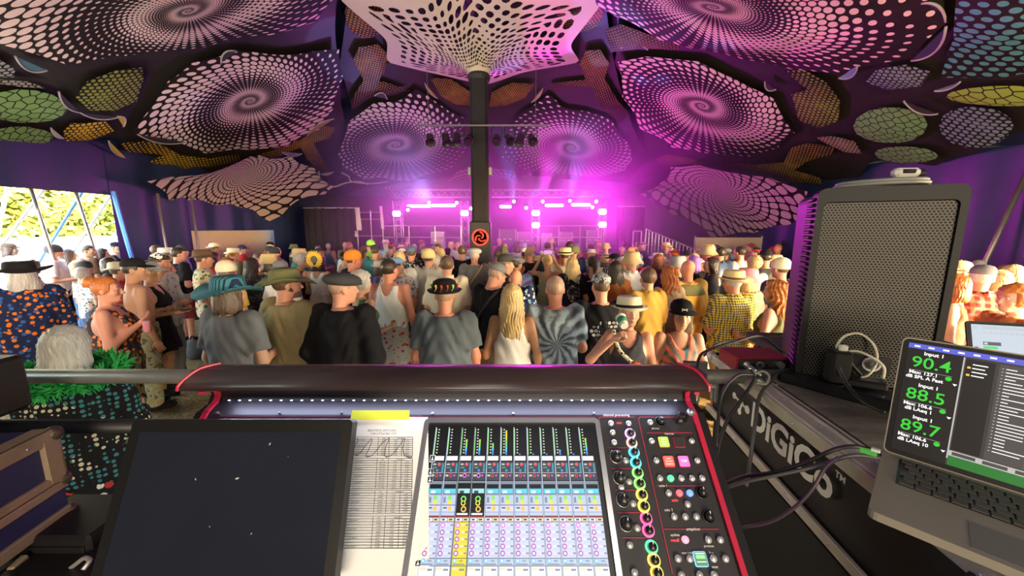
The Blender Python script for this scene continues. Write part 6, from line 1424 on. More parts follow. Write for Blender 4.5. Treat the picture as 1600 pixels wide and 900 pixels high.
# ---- people's colours
SKIN = {'fair': (.62, .34, .22), 'pink': (.64, .30, .20), 'tan': (.48, .25, .14), 'olive': (.42, .24, .15), 'brown': (.20, .10, .06), 'red': (.60, .24, .15)}
COL = {'white': (.78, .76, .72), 'cream': (.72, .64, .46), 'black': (.014, .013, .015), 'charcoal': (.05, .05, .055), 'grey': (.17, .17, .18), 'lightgrey': (.42, .42, .42), 'brown': (.12, .07, .045), 'tan': (.46, .33, .19), 'khaki': (.36, .29, .15), 'olive': (.15, .15, .07), 'green': (.06, .22, .07), 'teal': (.06, .22, .24), 'navy': (.02, .03, .09), 'blue': (.05, .14, .42), 'skyblue': (.25, .45, .68), 'purple': (.16, .06, .26), 'pink': (.70, .28, .34),
       'red': (.48, .04, .04), 'maroon': (.20, .03, .035), 'orange': (.80, .22, .03), 'mustard': (.58, .36, .08), 'yellow': (.85, .62, .06), 'lime': (.35, .75, .10), 'sage': (.34, .38, .27), 'denim': (.10, .15, .25), 'straw': (.68, .52, .26), 'ginger': (.52, .16, .03), 'blond': (.64, .45, .20), 'silver': (.58, .55, .50), 'darkbrown': (.035, .022, .015), 'auburn': (.28, .07, .03), 'slate': (.11, .13, .15), 'coral': (.75, .25, .16), 'rust': (.40, .13, .04), 'violet': (.30, .14, .52), 'stubble': (.40, .25, .18), 'dustyblue': (.33, .42, .50)}
def hairmat(c):
    n = 'hair_' + c
    if n in MATS: return MATS[n]
    m, nt, b = _new(n); v_ = coords(nt, 'Object', (30, 30, 3)); nz = noise(nt, v_, 2.2, 4); nt.links.new(mixc(nt, nz, dk(COL[c], .45), dk(COL[c], 1.35)), b.inputs['Base Color']); b.inputs['Roughness'].default_value = .42
    bumpit(nt, b, nz, .6, .012); MATS[n] = m; return m
def skinmat(c): return mat('skin_' + c, SKIN[c], .55, var=.10, scale=9)
PAT = {}
def pattern(kind, cols):
    """printed cloth: stripes, checks, flowers, tie-dye, dots, camouflage"""
    n = kind + '_' + '_'.join(cols)
    if n in MATS: return MATS[n]
    m, nt, b = _new('cloth_' + n); v_ = coords(nt, 'Object'); c = [COL[x] for x in cols]; sp_ = N(nt, 'ShaderNodeSeparateXYZ'); nt.links.new(v_, sp_.inputs[0]); X, Y, Z = sp_.outputs
    if kind == 'stripe': f = mth(nt, 'GREATER_THAN', mth(nt, 'SINE', mth(nt, 'MULTIPLY', Z, 200)), 0); out_ = mixc(nt, f, c[0], c[1])
    elif kind == 'pin': f = mth(nt, 'GREATER_THAN', mth(nt, 'SINE', mth(nt, 'MULTIPLY', X, 330)), .3); out_ = mixc(nt, f, c[0], c[1])
    elif kind == 'check': f = mth(nt, 'GREATER_THAN', mth(nt, 'MULTIPLY', mth(nt, 'SINE', mth(nt, 'MULTIPLY', mth(nt, 'ADD', X, Z), 120)), mth(nt, 'SINE', mth(nt, 'MULTIPLY', mth(nt, 'SUBTRACT', X, Z), 120))), 0); out_ = mixc(nt, f, c[0], c[1])
    elif kind == 'plaid':
        f = mth(nt, 'GREATER_THAN', mth(nt, 'SINE', mth(nt, 'MULTIPLY', X, 95)), .2); f2 = mth(nt, 'GREATER_THAN', mth(nt, 'SINE', mth(nt, 'MULTIPLY', Z, 95)), .2); out_ = mixc(nt, mth(nt, 'MULTIPLY', mth(nt, 'ADD', f, f2), .5), c[0], c[1])
    elif kind == 'floral':
        vo = N(nt, 'ShaderNodeTexVoronoi'); vo.inputs['Scale'].default_value = 22; nt.links.new(v_, vo.inputs['Vector']); f = mth(nt, 'LESS_THAN', mth(nt, 'ADD', vo.outputs['Distance'], mth(nt, 'MULTIPLY', noise(nt, v_, 60), .25)), .52)
        hue = N(nt, 'ShaderNodeSeparateColor'); nt.links.new(vo.outputs['Color'], hue.inputs[0]); fl = mixc(nt, mth(nt, 'GREATER_THAN', hue.outputs[0], .5), c[1], c[-1]); out_ = mixc(nt, f, c[0], fl)
    elif kind == 'tiedye':
        r = mth(nt, 'SQRT', mth(nt, 'ADD', mth(nt, 'MULTIPLY', X, X), mth(nt, 'POWER', mth(nt, 'SUBTRACT', Z, 1.18), 2.0))); th = mth(nt, 'ARCTAN2', mth(nt, 'SUBTRACT', Z, 1.18), X); nz = noise(nt, v_, 9, 4)
        f = mth(nt, 'SINE', mth(nt, 'ADD', mth(nt, 'MULTIPLY', th, 13.0), mth(nt, 'MULTIPLY_ADD', r, 22, mth(nt, 'MULTIPLY', nz, 7)))); f = mth(nt, 'MULTIPLY_ADD', f, .5, mth(nt, 'MULTIPLY', nz, 1.0)); out_ = ramp(nt, f, [(.0, dk(c[1], .9)), (.40, tuple((a_ + b_) / 2 for a_, b_ in zip(c[0], c[1]))), (.62, c[0]), (.95, dk(c[0], 1.25))])
    elif kind == 'dots':
        vo = N(nt, 'ShaderNodeTexVoronoi'); vo.inputs['Scale'].default_value = 34; vo.inputs['Randomness'].default_value = .25; nt.links.new(v_, vo.inputs['Vector']); f = mth(nt, 'LESS_THAN', vo.outputs['Distance'], .36); out_ = mixc(nt, f, c[0], c[1] if len(c) < 3 else mixc(nt, mth(nt, 'GREATER_THAN', noise(nt, v_, 5), .56), c[1], c[2]))
    elif kind == 'camo':
        nz = noise(nt, v_, 16, 3); out_ = ramp(nt, nz, [(.0, c[0]), (.45, c[1]), (.56, c[-1])], 'CONSTANT')
    nt.links.new(out_, b.inputs['Base Color']); b.inputs['Roughness'].default_value = .85; b.inputs['Specular IOR Level'].default_value = .15; bumpit(nt, b, noise(nt, v_, 14, 3), .25, .02); MATS[n] = m; return m
def clothmat(spec):
    """'black' or 'stripe/white/navy'"""
    if '/' in spec: a = spec.split('/'); return pattern(a[0], a[1:])
    return mat('cloth_' + spec, COL[spec], .85, var=.18, scale=5, bump=.18, spec=.15)
M_EYE = mat('eye_white', (.7, .68, .64), .3, var=.02); M_PUPIL = {}
PEOPLE = {}
NEAR_H, FAR_H = .0185, .034
def person(key, px, py, label, h=1.74, yaw=0, sex='m', g=1.0, skin='fair', hair='short:brown', hat=None, top='tee:black', legs='trousers:denim', arms=('down', 'down'), turn=0, tilt=0, D=None, near=True, shoes='black', band=None, group='festival crowd inside the tent', beard=None, st=1.0, sd=None, lift=0):
    """px, py: where the top of the head (or hat) is seen; the figure stands on the ground there"""
    topz = GZ + h + (.05 * h / HH if hat and hat.split(':')[0] not in ('headband',) else .0)
    P = at_d(px, py, D) if D else at_z(px, py, topz)
    x, y = P.x, P.y
    if D:
        h0 = P.z - (topz - h); h1 = max(1.57 if sex == 'f' else 1.66, min(1.77 if sex == 'f' else 1.86, h0)) if near else h0
        if abs(h1 - h0) > .005 and near: P = at_z(px, py, topz - h + h1); x, y = P.x, P.y
        h = h1
    if near:
        dv = Vector((x, y)).normalized()
        for _ in range(8):
            if all((x - a) ** 2 + (y - b_) ** 2 > .40 ** 2 for a, b_ in PLACED): break
            x += dv.x * .1; y += dv.y * .1
    PLACED.append((x, y))
    root = empty('person', (x, y, GZ + lift), label, 'person', group, rot=(0, 0, math.radians(yaw))); root.scale = (h / HH,) * 3
    hh = NEAR_H if near else FAR_H; sd = sd if sd is not None else (abs(hash(key)) % 5 if False else (px * 7) % 5 if near else 0)
    wid = 1.0 if sex == 'm' else .86
    if not near: g = round(g * 5) / 5; turn = round(turn / 45) * 45; tilt = 0
    me, R_, hc = body_mesh(sex, g, arms[0], arms[1], wid, turn, tilt, hh, st)
    b = bpy.data.objects.new('body', me); C.objects.link(b); b.parent = root
    hc_name = hair.split(':')[1] if ':' in hair else 'darkbrown'
    for i, m_ in enumerate((skinmat(skin), M_EYE, mat('lips_' + skin, dk(SKIN[skin], .72), .5), hairmat(hc_name if hc_name in COL else 'darkbrown'))):
        b.material_slots[i].link = 'OBJECT'; b.material_slots[i].material = m_
    HM = Matrix.Translation(Vector(hc)) @ Matrix(R_).to_4x4()
    def inhead(name, me_, m_, sc_=1.0):
        o = link(name, me_, m_, root); o.matrix_local = HM @ Matrix.Scale(sc_, 4); return o
    if hair != 'bald': inhead('hair', hair_mesh(hair.split(':')[0], .0095 if near else .016), hairmat(hc_name))
    if beard: inhead('beard', hair_mesh('beard', .0095), hairmat(beard))
    if hat:
        hk, hcx = hat.split(':'); o = inhead('hat', hat_mesh(hk), clothmat(hcx), 1.0); o.matrix_local = HM @ Matrix.Scale(1.0 if hk.startswith('cap') else 1.03, 4) @ Matrix.Translation((0, 0, .026 if hk.startswith('cap') else .004))
        if band: b2 = link('hat_band', hat_band(), clothmat(band), o)
    tk = top.split(':')
    if tk[0] != 'none': link({'tee': 'tee_shirt', 'shirt': 'shirt', 'long': 'long_sleeved_top', 'jacket': 'jacket', 'tank': 'tank_top', 'cami': 'camisole', 'dress': 'dress'}[tk[0]], cloth_mesh(tk[0], sex, g, arms[0], arms[1], wid, hh, sd, st, float(tk[2]) if len(tk) > 2 else None), clothmat(tk[1]), root)
    lk = legs.split(':')
    if lk[0] != 'none': link(lk[0], cloth_mesh(lk[0], sex, g, 'down', 'down', wid, hh * 1.1, 0, st, float(lk[2]) if len(lk) > 2 else None), clothmat(lk[1]), root)
    for s in (-1, 1):
        o = link('shoe', shoe_mesh(), clothmat(shoes), root, (s * .108 * st, -.015, 0)); o.rotation_euler = (0, 0, -s * .15)
    PEOPLE[key] = root; root['h_'] = h; del root['h_']
    root_info[key] = (HM, h)
    return root
root_info = {}; PLACED = []
# ================================================================== CROWD
def P_(key, px, py, D, label, **kw): return person(key, px, py, label, D=D, **kw)
# ---- the people nearest the rail, left to right
P_('boa', 98, 510, 1.95, 'person in a black net top with teal dots, close behind the lower rail', yaw=22, sex='f', g=1.25, skin='pink', hair='verylong:silver', top='long:dots/black/teal/cream', legs='skirt:floral/black/red/white', arms=('down', 'hold'), shoes='black')
P_('widehat', 26, 403, 2.75, 'person in a black wide-brimmed hat and navy flower-print jacket, facing the picture edge', yaw=62, g=1.15, skin='pink', hair='long:silver', hat='wide:black', top='jacket:floral/navy/blue/orange', legs='trousers:navy', arms=('hold', 'down'), turn=10, beard='silver')
P_('orangetop', 163, 433, 2.95, 'person in an orange-strapped tank top, hand raised to the chest', yaw=-62, sex='f', g=1.32, skin='pink', hair='bun:ginger', top='tank:floral/charcoal/orange/coral', legs='trousers:camo/olive/khaki/darkbrown', arms=('down', 'chest'), turn=-8)
P_('shirtless', 205, 399, 3.75, 'shirtless person in a black mesh cap, arms folded, patterned trousers', yaw=-35, g=1.02, skin='tan', hair='crop:darkbrown', hat='cap:black', top='none', legs='trousers:camo/khaki/sage/olive', arms=('hold', 'down'), turn=-25)
P_('blackdress', 233, 412, 3.75, 'person in a white mesh cap and short black sleeveless dress, hand held out', yaw=-68, sex='f', g=1.06, skin='tan', hair='ponytail:blond', hat='cap:lightgrey', top='dress:black', legs='none', arms=('hold', 'out'), shoes='black')
P_('brownshirt', 136, 383, 4.3, 'person in a plain brown tee with head turned towards the stage', yaw=-25, g=1.15, skin='olive', hair='short:darkbrown', top='tee:brown', legs='trousers:charcoal', arms=('hold', 'hold'), turn=-50)
P_('beanie', 82, 381, 4.9, 'person in a dark beanie and white tee before the white fence', yaw=-55, skin='pink', hair='crop:darkbrown', hat='beanie:charcoal', top='tee:white', legs='trousers:black', arms=('down', 'hold'), beard='silver')
P_('edgehat', 12, 378, 4.3, 'person in a dark brown cap and white top at the left picture edge', yaw=-40, skin='olive', hair='long:brown', hat='cap:brown', top='long:white', legs='trousers:navy')
P_('whitecap', 60, 371, 6.6, 'person in a dark cap and white tee close to the white fence', yaw=-70, skin='tan', hair='crop:darkbrown', hat='cap:charcoal', top='tee:white', legs='shorts:olive', arms=('hold', 'down'))
P_('olivetee', 164, 363, 7.6, 'tall person in an olive green tee beside the steel pole', yaw=-80, skin='tan', hair='short:darkbrown', top='tee:sage', legs='trousers:black')
P_('shades', 180, 376, 6.2, 'person in dark glasses, cap and black tank top near the opening', yaw=-95, skin='tan', hair='crop:darkbrown', hat='cap:black', top='tank:black', legs='shorts:black')
P_('yellowtee', 199, 373, 7.0, 'person in an olive cap and pale yellow top at the edge of the blue strap', yaw=-80, skin='tan', hair='crop:darkbrown', hat='cap:olive', top='tee:cream', legs='shorts:khaki')
P_('stripetee', 158, 389, 5.2, 'person in a black and white striped tee behind the brown tee', yaw=-40, sex='f', skin='fair', hair='long:darkbrown', top='tee:stripe/white/navy', legs='trousers:denim')
P_('longhair', 106, 391, 5.4, 'person in a tan top standing between the white tee and the brown tee', yaw=-20, sex='f', skin='tan', hair='long:brown', top='tee:tan', legs='trousers:denim')
P_('mono', 247, 392, 4.5, 'person in a black and white cap and grey flower-print shirt with purple sleeves', yaw=-75, skin='pink', hair='short:brown', hat='capback:camo/white/black/charcoal', top='long:floral/lightgrey/sage/violet', legs='trousers:grey', arms=('hold', 'hold'))
P_('blacktee', 277, 387, 4.9, 'person in a black tee and maroon shorts left of the striped crochet hat', yaw=-30, g=1.12, skin='pink', hair='short:darkbrown', top='tee:black', legs='shorts:maroon', arms=('down', 'hold'), turn=-20)
P_('crochet', 354, 425, 3.0, 'person in a grey tee and blue striped crochet hat leaning on the rail', yaw=-12, g=1.12, skin='fair', hair='bob:brown', top='tee:grey', legs='trousers:charcoal', arms=('down', 'hold'), turn=-12, h=1.78, hat='safari:pin/teal/navy')
P_('safari', 444, 414, 3.3, 'person in an olive wide-brim hat and khaki long-sleeved shirt, hands in pockets', yaw=-18, g=1.12, skin='pink', hair='short:brown', hat='safari:olive', top='long:khaki:.78', legs='trousers:mustard', arms=('pocket', 'pocket'), turn=-35, beard='brown')
P_('flatcap', 533, 419, 3.1, 'person in a dark flat cap and black long-sleeved shirt at the rail', yaw=-8, g=1.22, skin='pink', hair='crop:stubble', hat='flat:charcoal', top='long:black', legs='trousers:charcoal', arms=('pocket', 'pocket'), turn=-45)
P_('tank', 607, 405, 4.1, 'person in a white tank top, flowered skirt and pale rubber boots', yaw=-6, g=1.0, skin='red', hair='short:darkbrown', top='tank:white:.98', legs='skirt:floral/lightgrey/sage/red', arms=('hold', 'down'), turn=-15, shoes='lightgrey')
P_('pepper', 694, 431, 3.15, 'person in a black hat with chili peppers, dark grey tee and khaki shorts', yaw=2, g=1.2, skin='red', hair='crop:stubble', hat='bowler:black', top='tee:slate', legs='shorts:khaki', arms=('down', 'down'))
P_('creamshirt', 698, 400, 3.95, 'person in a cream short-sleeved shirt right behind the chili pepper hat', yaw=0, g=1.15, skin='pink', hair='short:brown', top='shirt:cream', legs='trousers:brown', arms=('hold', 'hold'))
P_('crossbody', 770, 404, 4.2, 'person in a black tee and tan shorts with a crossbody strap, looking down', yaw=-38, g=1.1, skin='pink', hair='crop:stubble', hat='cap:grey', top='tee:black', legs='shorts:tan:.56', arms=('hold', 'hold'), turn=-20, tilt=20, shoes='black')
P_('camisole', 800, 444, 3.2, 'person in a white lace camisole and sage shorts with back to the camera', yaw=-4, sex='f', g=.96, skin='tan', hair='verylong:blond', top='cami:white', legs='shorts:sage', arms=('hold', 'down'))
P_('tiedye', 868, 431, 3.3, 'person in a grey-blue tie-dye tee with back to the camera at the rail', yaw=3, g=1.1, skin='red', hair='crop:stubble', top='tee:tiedye/dustyblue/slate', legs='shorts:denim', arms=('hold', 'hold'))
P_('camocap', 940, 421, 3.6, 'person in a camouflage cap and black tee with white printed circles, maroon shorts', yaw=6, g=1.15, skin='pink', hair='crop:brown', hat='cap:camo/charcoal/lightgrey/grey', top='tee:black', legs='shorts:maroon', arms=('hold', 'hold'))
P_('drinker', 985, 458, 2.95, 'person in a cream trilby and black tank top drinking from a paper cup', yaw=168, sex='f', g=1.0, skin='pink', hair='crop:blond', hat='fedora:cream', top='tank:charcoal', legs='trousers:black', arms=('down', 'drink'), band='black', tilt=-6, turn=12)
P_('crossedarms', 1066, 461, 2.95, 'person in a black cap with a white emblem facing the camera, arms crossed', yaw=172, sex='f', g=.98, skin='fair', hair='long:brown', hat='cap:black', top='tank:tiedye/coral/teal', legs='shorts:black', arms=('fold', 'fold'), turn=-4)
P_('mustardtop', 1014, 419, 4.2, 'person in an ochre top with tan shoulder straps behind the cream trilby', yaw=8, sex='f', g=1.05, skin='fair', hair='short:brown', top='shirt:mustard', legs='trousers:charcoal', arms=('hold', 'hold'))
P_('gingerlong', 1046, 420, 4.3, 'person in an ochre cardigan beside the ochre top, leaning inward', yaw=14, sex='f', g=1.05, skin='fair', hair='wavy:ginger', top='long:tan', legs='trousers:mustard', arms=('hold', 'down'))
P_('twotone', 1076, 408, 4.7, 'person in a two-tone olive and mustard sweatshirt, bare-headed', yaw=5, g=1.12, skin='red', hair='bald', top='long:mustard', legs='trousers:mustard', arms=('hold', 'hold'))
P_('checkshirt', 1148, 418, 4.1, 'person in a straw hat and yellow and blue checked shirt, tan shorts', yaw=10, g=1.18, skin='red', hair='crop:silver', hat='straw:straw', top='shirt:check/yellow/slate', legs='shorts:tan', arms=('hold', 'hold'), band='brown')
P_('pinkcap', 1170, 415, 4.5, 'person in a pink bucket hat, grey-green tee and coral shorts', yaw=12, sex='f', g=1.05, skin='red', hair='bob:blond', hat='bucket:pink', top='tee:sage', legs='shorts:coral')
P_('curly', 1216, 437, 3.7, 'person in a dark off-shoulder top beside the loudspeaker, holding a red garment', yaw=35, sex='f', g=1.08, skin='pink', hair='wavy:ginger', top='cami:olive', legs='skirt:red', arms=('hold', 'hold'))
P_('backpack', 1222, 401, 5.0, 'person in a cream beanie with a grey backpack near the loudspeaker', yaw=15, g=1.05, skin='pink', hair='crop:brown', hat='beanie:cream', top='tee:charcoal', legs='shorts:black')
P_('browntank', 1495, 428, 3.25, 'person in a brown racer-back tank top right of the loudspeaker', yaw=42, sex='f', g=1.08, skin='fair', hair='bob:ginger', top='tank:brown', legs='trousers:brown', arms=('down', 'hold'))
P_('plaid', 1541, 409, 3.9, 'person in a grey cap and red plaid shirt right of the loudspeaker', yaw=-20, g=1.12, skin='pink', hair='short:silver', hat='cap:grey', top='shirt:plaid/maroon/coral', legs='shorts:grey', arms=('hold', 'down'), turn=-30)
P_('tancap', 1503, 403, 4.5, 'person in a tan cap peering past the loudspeaker corner', yaw=60, g=1.0, skin='olive', hair='short:brown', hat='cap:tan', top='tee:black', legs='trousers:black', turn=20, beard='brown')
P_('whiteright', 1563, 424, 4.3, 'person in a loose white shirt behind the red plaid shirt', yaw=20, sex='f', skin='fair', hair='bob:blond', top='shirt:white', legs='trousers:cream')
P_('gingerright', 1590, 446, 3.2, 'person in an orange top at the right picture edge, facing left', yaw=85, sex='f', g=1.1, skin='pink', hair='curly:ginger', top='tee:rust', legs='trousers:rust', arms=('hold', 'hold'))
P_('blondright', 1584, 419, 4.0, 'person in a cream top at the right picture edge behind the orange top', yaw=70, sex='f', skin='fair', hair='bob:blond', top='tee:cream', legs='trousers:grey')
# ---- second rank
P_('sunflower', 496, 398, 5.2, 'person in a yellow sunflower hat and white sleeveless top', yaw=-5, sex='f', skin='tan', hair='bob:darkbrown', top='tank:white', legs='skirt:cream', arms=('hold', 'down'))
P_('whitecurls', 470, 397, 5.0, 'person in a black top with red dots beside the sunflower hat', yaw=-40, sex='f', skin='tan', hair='curly:silver', top='dress:dots/black/red', legs='none', arms=('hold', 'hold'), turn=-20)
P_('strawbucket', 418, 394, 5.6, 'person in a straw bucket hat and bare-shouldered peach top', yaw=0, sex='f', skin='tan', hair='bob:brown', hat='bucket:straw', top='tank:tan', legs='shorts:denim')
P_('whitehood', 437, 403, 5.4, 'person in a grey cap and white tee next to the straw bucket hat', yaw=-10, skin='pink', hair='crop:brown', hat='capback:grey', top='tee:white', legs='trousers:navy')
P_('orangecap', 551, 389, 5.2, 'person in a bright orange cap and navy tee', yaw=-30, g=1.1, skin='red', hair='crop:brown', hat='beanie:orange', top='tee:navy', legs='shorts:black', arms=('hold', 'down'), turn=-30)
P_('sequin', 562, 424, 3.9, 'person in a green sequined top half hidden by the flat cap', yaw=-35, sex='f', skin='fair', hair='curly:silver', top='tank:floral/green/lime/teal', legs='skirt:green', arms=('down', 'hold'))
P_('tealtee', 586, 380, 6.0, 'person in a teal tee and dark cap behind the orange cap', yaw=-10, skin='pink', hair='crop:brown', hat='cap:charcoal', top='tee:teal', legs='trousers:denim')
P_('whitetee', 624, 392, 4.9, 'person in a plain white tee with a yellow bag, behind the tank top', yaw=-10, g=1.05, skin='fair', hair='short:blond', top='tee:white', legs='shorts:khaki', arms=('hold', 'down'))
P_('camopair', 642, 382, 5.8, 'person in a blue cap and black flower-print shirt', yaw=5, skin='pink', hair='crop:brown', hat='cap:denim', top='shirt:floral/black/grey/lightgrey', legs='shorts:black')
P_('pinstripe', 669, 387, 5.0, 'person in a beige beanie and pale pinstriped short-sleeved shirt', yaw=-3, g=1.05, skin='pink', hair='crop:brown', hat='beanie:straw', top='shirt:pin/lightgrey/cream', legs='trousers:cream', arms=('hold', 'hold'))
P_('facing', 684, 381, 6.1, 'person in a light shirt facing back towards the camera near the pinstriped shirt', yaw=165, skin='pink', hair='short:brown', top='shirt:white', legs='trousers:denim')
P_('prints', 722, 384, 5.8, 'person in a black tee with a white back print left of the king pole', yaw=0, g=1.08, skin='pink', hair='short:brown', top='tee:black', legs='trousers:black')
P_('slingbag', 741, 384, 6.0, 'person in a pale flat cap and grey tee with sling strap by the pole', yaw=5, skin='pink', hair='crop:silver', hat='flat:lightgrey', top='tee:grey', legs='trousers:grey')
P_('paisley', 802, 420, 4.2, 'person in a blue and white paisley shirt bending forward', yaw=-15, g=1.15, skin='red', hair='bald', top='shirt:floral/navy/skyblue/white', legs='shorts:olive', tilt=40)
P_('darkcap', 789, 395, 4.7, 'person in a dark cap leaning over the paisley shirt', yaw=-60, skin='red', hair='crop:brown', hat='cap:charcoal', top='tee:charcoal', legs='shorts:tan', turn=-10)
P_('skulltee', 827, 386, 5.6, 'person in a black tee with a white skull print on the back', yaw=5, g=1.1, skin='red', hair='crop:stubble', top='tee:black', legs='trousers:black')
P_('photographer', 856, 398, 5.0, 'person with both hands raised holding up a phone, strappy olive top', yaw=0, sex='f', skin='tan', hair='bun:blond', top='cami:sage', legs='skirt:sage', arms=('up', 'up'))
P_('longblond', 894, 402, 4.6, 'person in a black tee with a small dark patterned backpack', yaw=0, sex='f', skin='fair', hair='verylong:blond', top='tee:black', legs='trousers:black')
P_('redscarf', 926, 402, 4.9, 'person in a black strappy top with a red neck scarf', yaw=5, sex='f', skin='tan', hair='ponytail:darkbrown', top='tank:black', legs='skirt:black')
P_('shawl', 962, 408, 4.7, 'person in a rust coloured shawl and long dress', yaw=10, sex='f', skin='tan', hair='long:darkbrown', top='long:rust:.6', legs='skirt:rust')
P_('whitesun', 988, 391, 5.2, 'person in a tan sun hat and loose white shirt', yaw=8, g=1.15, skin='pink', hair='crop:silver', hat='bucket:tan', top='shirt:white', legs='trousers:khaki')
P_('stagehat', 883, 388, 5.9, 'person in a pale straw trilby with a dark band and cream top', yaw=0, skin='pink', hair='crop:brown', hat='fedora:straw', top='tee:cream', legs='trousers:denim', band='black')
P_('talker', 1030, 397, 5.4, 'person in a purple top turned sideways talking beside the sun hat', yaw=-70, sex='f', skin='red', hair='bob:auburn', top='tee:purple', legs='trousers:black')
P_('palebucket', 1060, 397, 5.6, 'person in a pale grey bucket hat and black tee', yaw=15, skin='pink', hair='crop:brown', hat='bucket:lightgrey', top='tee:black', legs='trousers:black')
P_('purplehair', 1085, 399, 5.5, 'person in a black tee standing behind the two-tone sweatshirt', yaw=10, sex='f', skin='pink', hair='bob:violet', top='tee:black', legs='trousers:black')
P_('darklong', 1113, 402, 4.9, 'person in a dark grey tee and black trousers turned to the left', yaw=70, sex='f', skin='tan', hair='verylong:darkbrown', top='tee:charcoal', legs='trousers:black', arms=('hold', 'hold'))
P_('strawhat', 1106, 380, 6.6, 'person in a yellow straw hat and white tee by the stage stairs', yaw=30, skin='tan', hair='crop:brown', hat='straw:straw', top='tee:white', legs='trousers:tan', band='brown')
P_('denimshirt', 1126, 386, 6.0, 'person in a denim blue shirt in front of the tan screen', yaw=10, g=1.1, skin='pink', hair='short:darkbrown', top='shirt:denim', legs='trousers:navy')
P_('coralshawl', 1157, 385, 6.0, 'person in a coral vest with folded arms near the tan screen', yaw=30, skin='tan', hair='short:darkbrown', top='tank:coral', legs='shorts:black')
P_('curls2', 1180, 401, 5.3, 'person in a cream top behind the pink bucket hat', yaw=5, sex='f', skin='fair', hair='curly:blond', top='tee:cream', legs='trousers:denim')
P_('capblack', 1198, 388, 6.0, 'person in a black cap and dark tee near the tan screen', yaw=-20, skin='tan', hair='crop:darkbrown', hat='cap:black', top='tee:charcoal', legs='trousers:black')
P_('flower3', 315, 388, 5.6, 'person in a brown hat and bright flower-print shirt', yaw=-50, skin='pink', hair='crop:brown', hat='fedora:brown', top='shirt:floral/cream/orange/green', legs='trousers:sage')
P_('tattooback', 334, 377, 6.3, 'bare-shouldered person in a cream cap and grey vest', yaw=-35, skin='tan', hair='crop:brown', hat='capback:cream', top='tank:grey', legs='shorts:black')
P_('tealbag', 300, 368, 7.5, 'person in a teal and white top before the navy side wall', yaw=-60, sex='f', skin='fair', hair='short:blond', top='tee:teal', legs='trousers:denim')
P_('creamcap', 352, 405, 4.6, 'person in a cream beanie and yellow scarf behind the crochet hat', yaw=-10, sex='f', skin='fair', hair='bob:brown', hat='beanie:cream', top='tee:yellow', legs='trousers:brown')
P_('darkdreads', 392, 403, 4.6, 'person in a dark grey patterned shawl behind the crochet hat', yaw=0, sex='f', skin='tan', hair='verylong:darkbrown', top='long:floral/charcoal/grey/slate', legs='skirt:black')
P_('pinkhair', 232, 376, 6.6, 'person in a pink headscarf and white floral dress by the navy wall', yaw=-85, sex='f', skin='fair', hair='bob:pink', top='dress:floral/white/pink/sage', legs='none')
P_('neoncap', 579, 374, 8.5, 'person in a neon green cap before the scaffold frame', yaw=-5, skin='pink', hair='crop:brown', hat='beanie:lime', top='tee:lime', legs='trousers:black')
# ---- rear ranks: filled in rows out to the stage
def zone(px):
    for (a, z) in ((205, 'by the bright opening'), (300, 'before the navy wall'), (440, 'below the left cell net'), (555, 'before the black drape'), (610, 'before the scaffold frame'), (690, 'below the left battens'), (735, 'left of the king pole'), (800, 'right of the king pole'), (880, 'below the right battens'), (965, 'before the rightmost tower'), (1045, 'near the stair head'), (1120, 'beside the stairs'), (1300, 'by the tan screen')):
        if px < a: return z
    return 'right of the loudspeaker'
rc = random.Random(21); seen_lab = set(); taken = []
for r in PEOPLE.values(): taken.append((r.location.x, r.location.y))
rows = [(5.9, .95), (6.8, .85), (7.7, .80), (8.7, .78), (9.8, .78), (11.0, .78), (12.2, .80), (13.4, .85), (14.5, .95)]
cloths = ['black', 'white', 'grey', 'navy', 'charcoal', 'red', 'teal', 'olive', 'cream', 'brown', 'purple', 'skyblue', 'green', 'maroon', 'mustard', 'lightgrey', 'denim', 'tan', 'pink', 'stripe/white/navy', 'floral/black/red/cream', 'plaid/maroon/grey', 'floral/white/teal/coral', 'dots/navy/white', 'tiedye/skyblue/violet']
cname = {'stripe/white/navy': 'navy striped', 'floral/black/red/cream': 'red flowered', 'plaid/maroon/grey': 'maroon plaid', 'floral/white/teal/coral': 'white flowered', 'dots/navy/white': 'navy dotted', 'tiedye/skyblue/violet': 'violet tie-dye', 'skyblue': 'sky blue', 'lightgrey': 'light grey', 'charcoal': 'charcoal'}
hats = [None] * 9 + ['cap:black', 'cap:navy', 'cap:red', 'cap:white', 'cap:khaki', 'bucket:tan', 'bucket:olive', 'straw:straw', 'fedora:cream', 'beanie:charcoal', 'flat:grey', 'panama:white', 'safari:khaki', 'cap:skyblue', 'headband:red']
hatn = {'cap': 'cap', 'bucket': 'bucket hat', 'straw': 'straw hat', 'fedora': 'trilby', 'beanie': 'beanie', 'flat': 'flat cap', 'panama': 'panama hat', 'safari': 'brimmed hat', 'headband': 'headband'}
nfar = 0
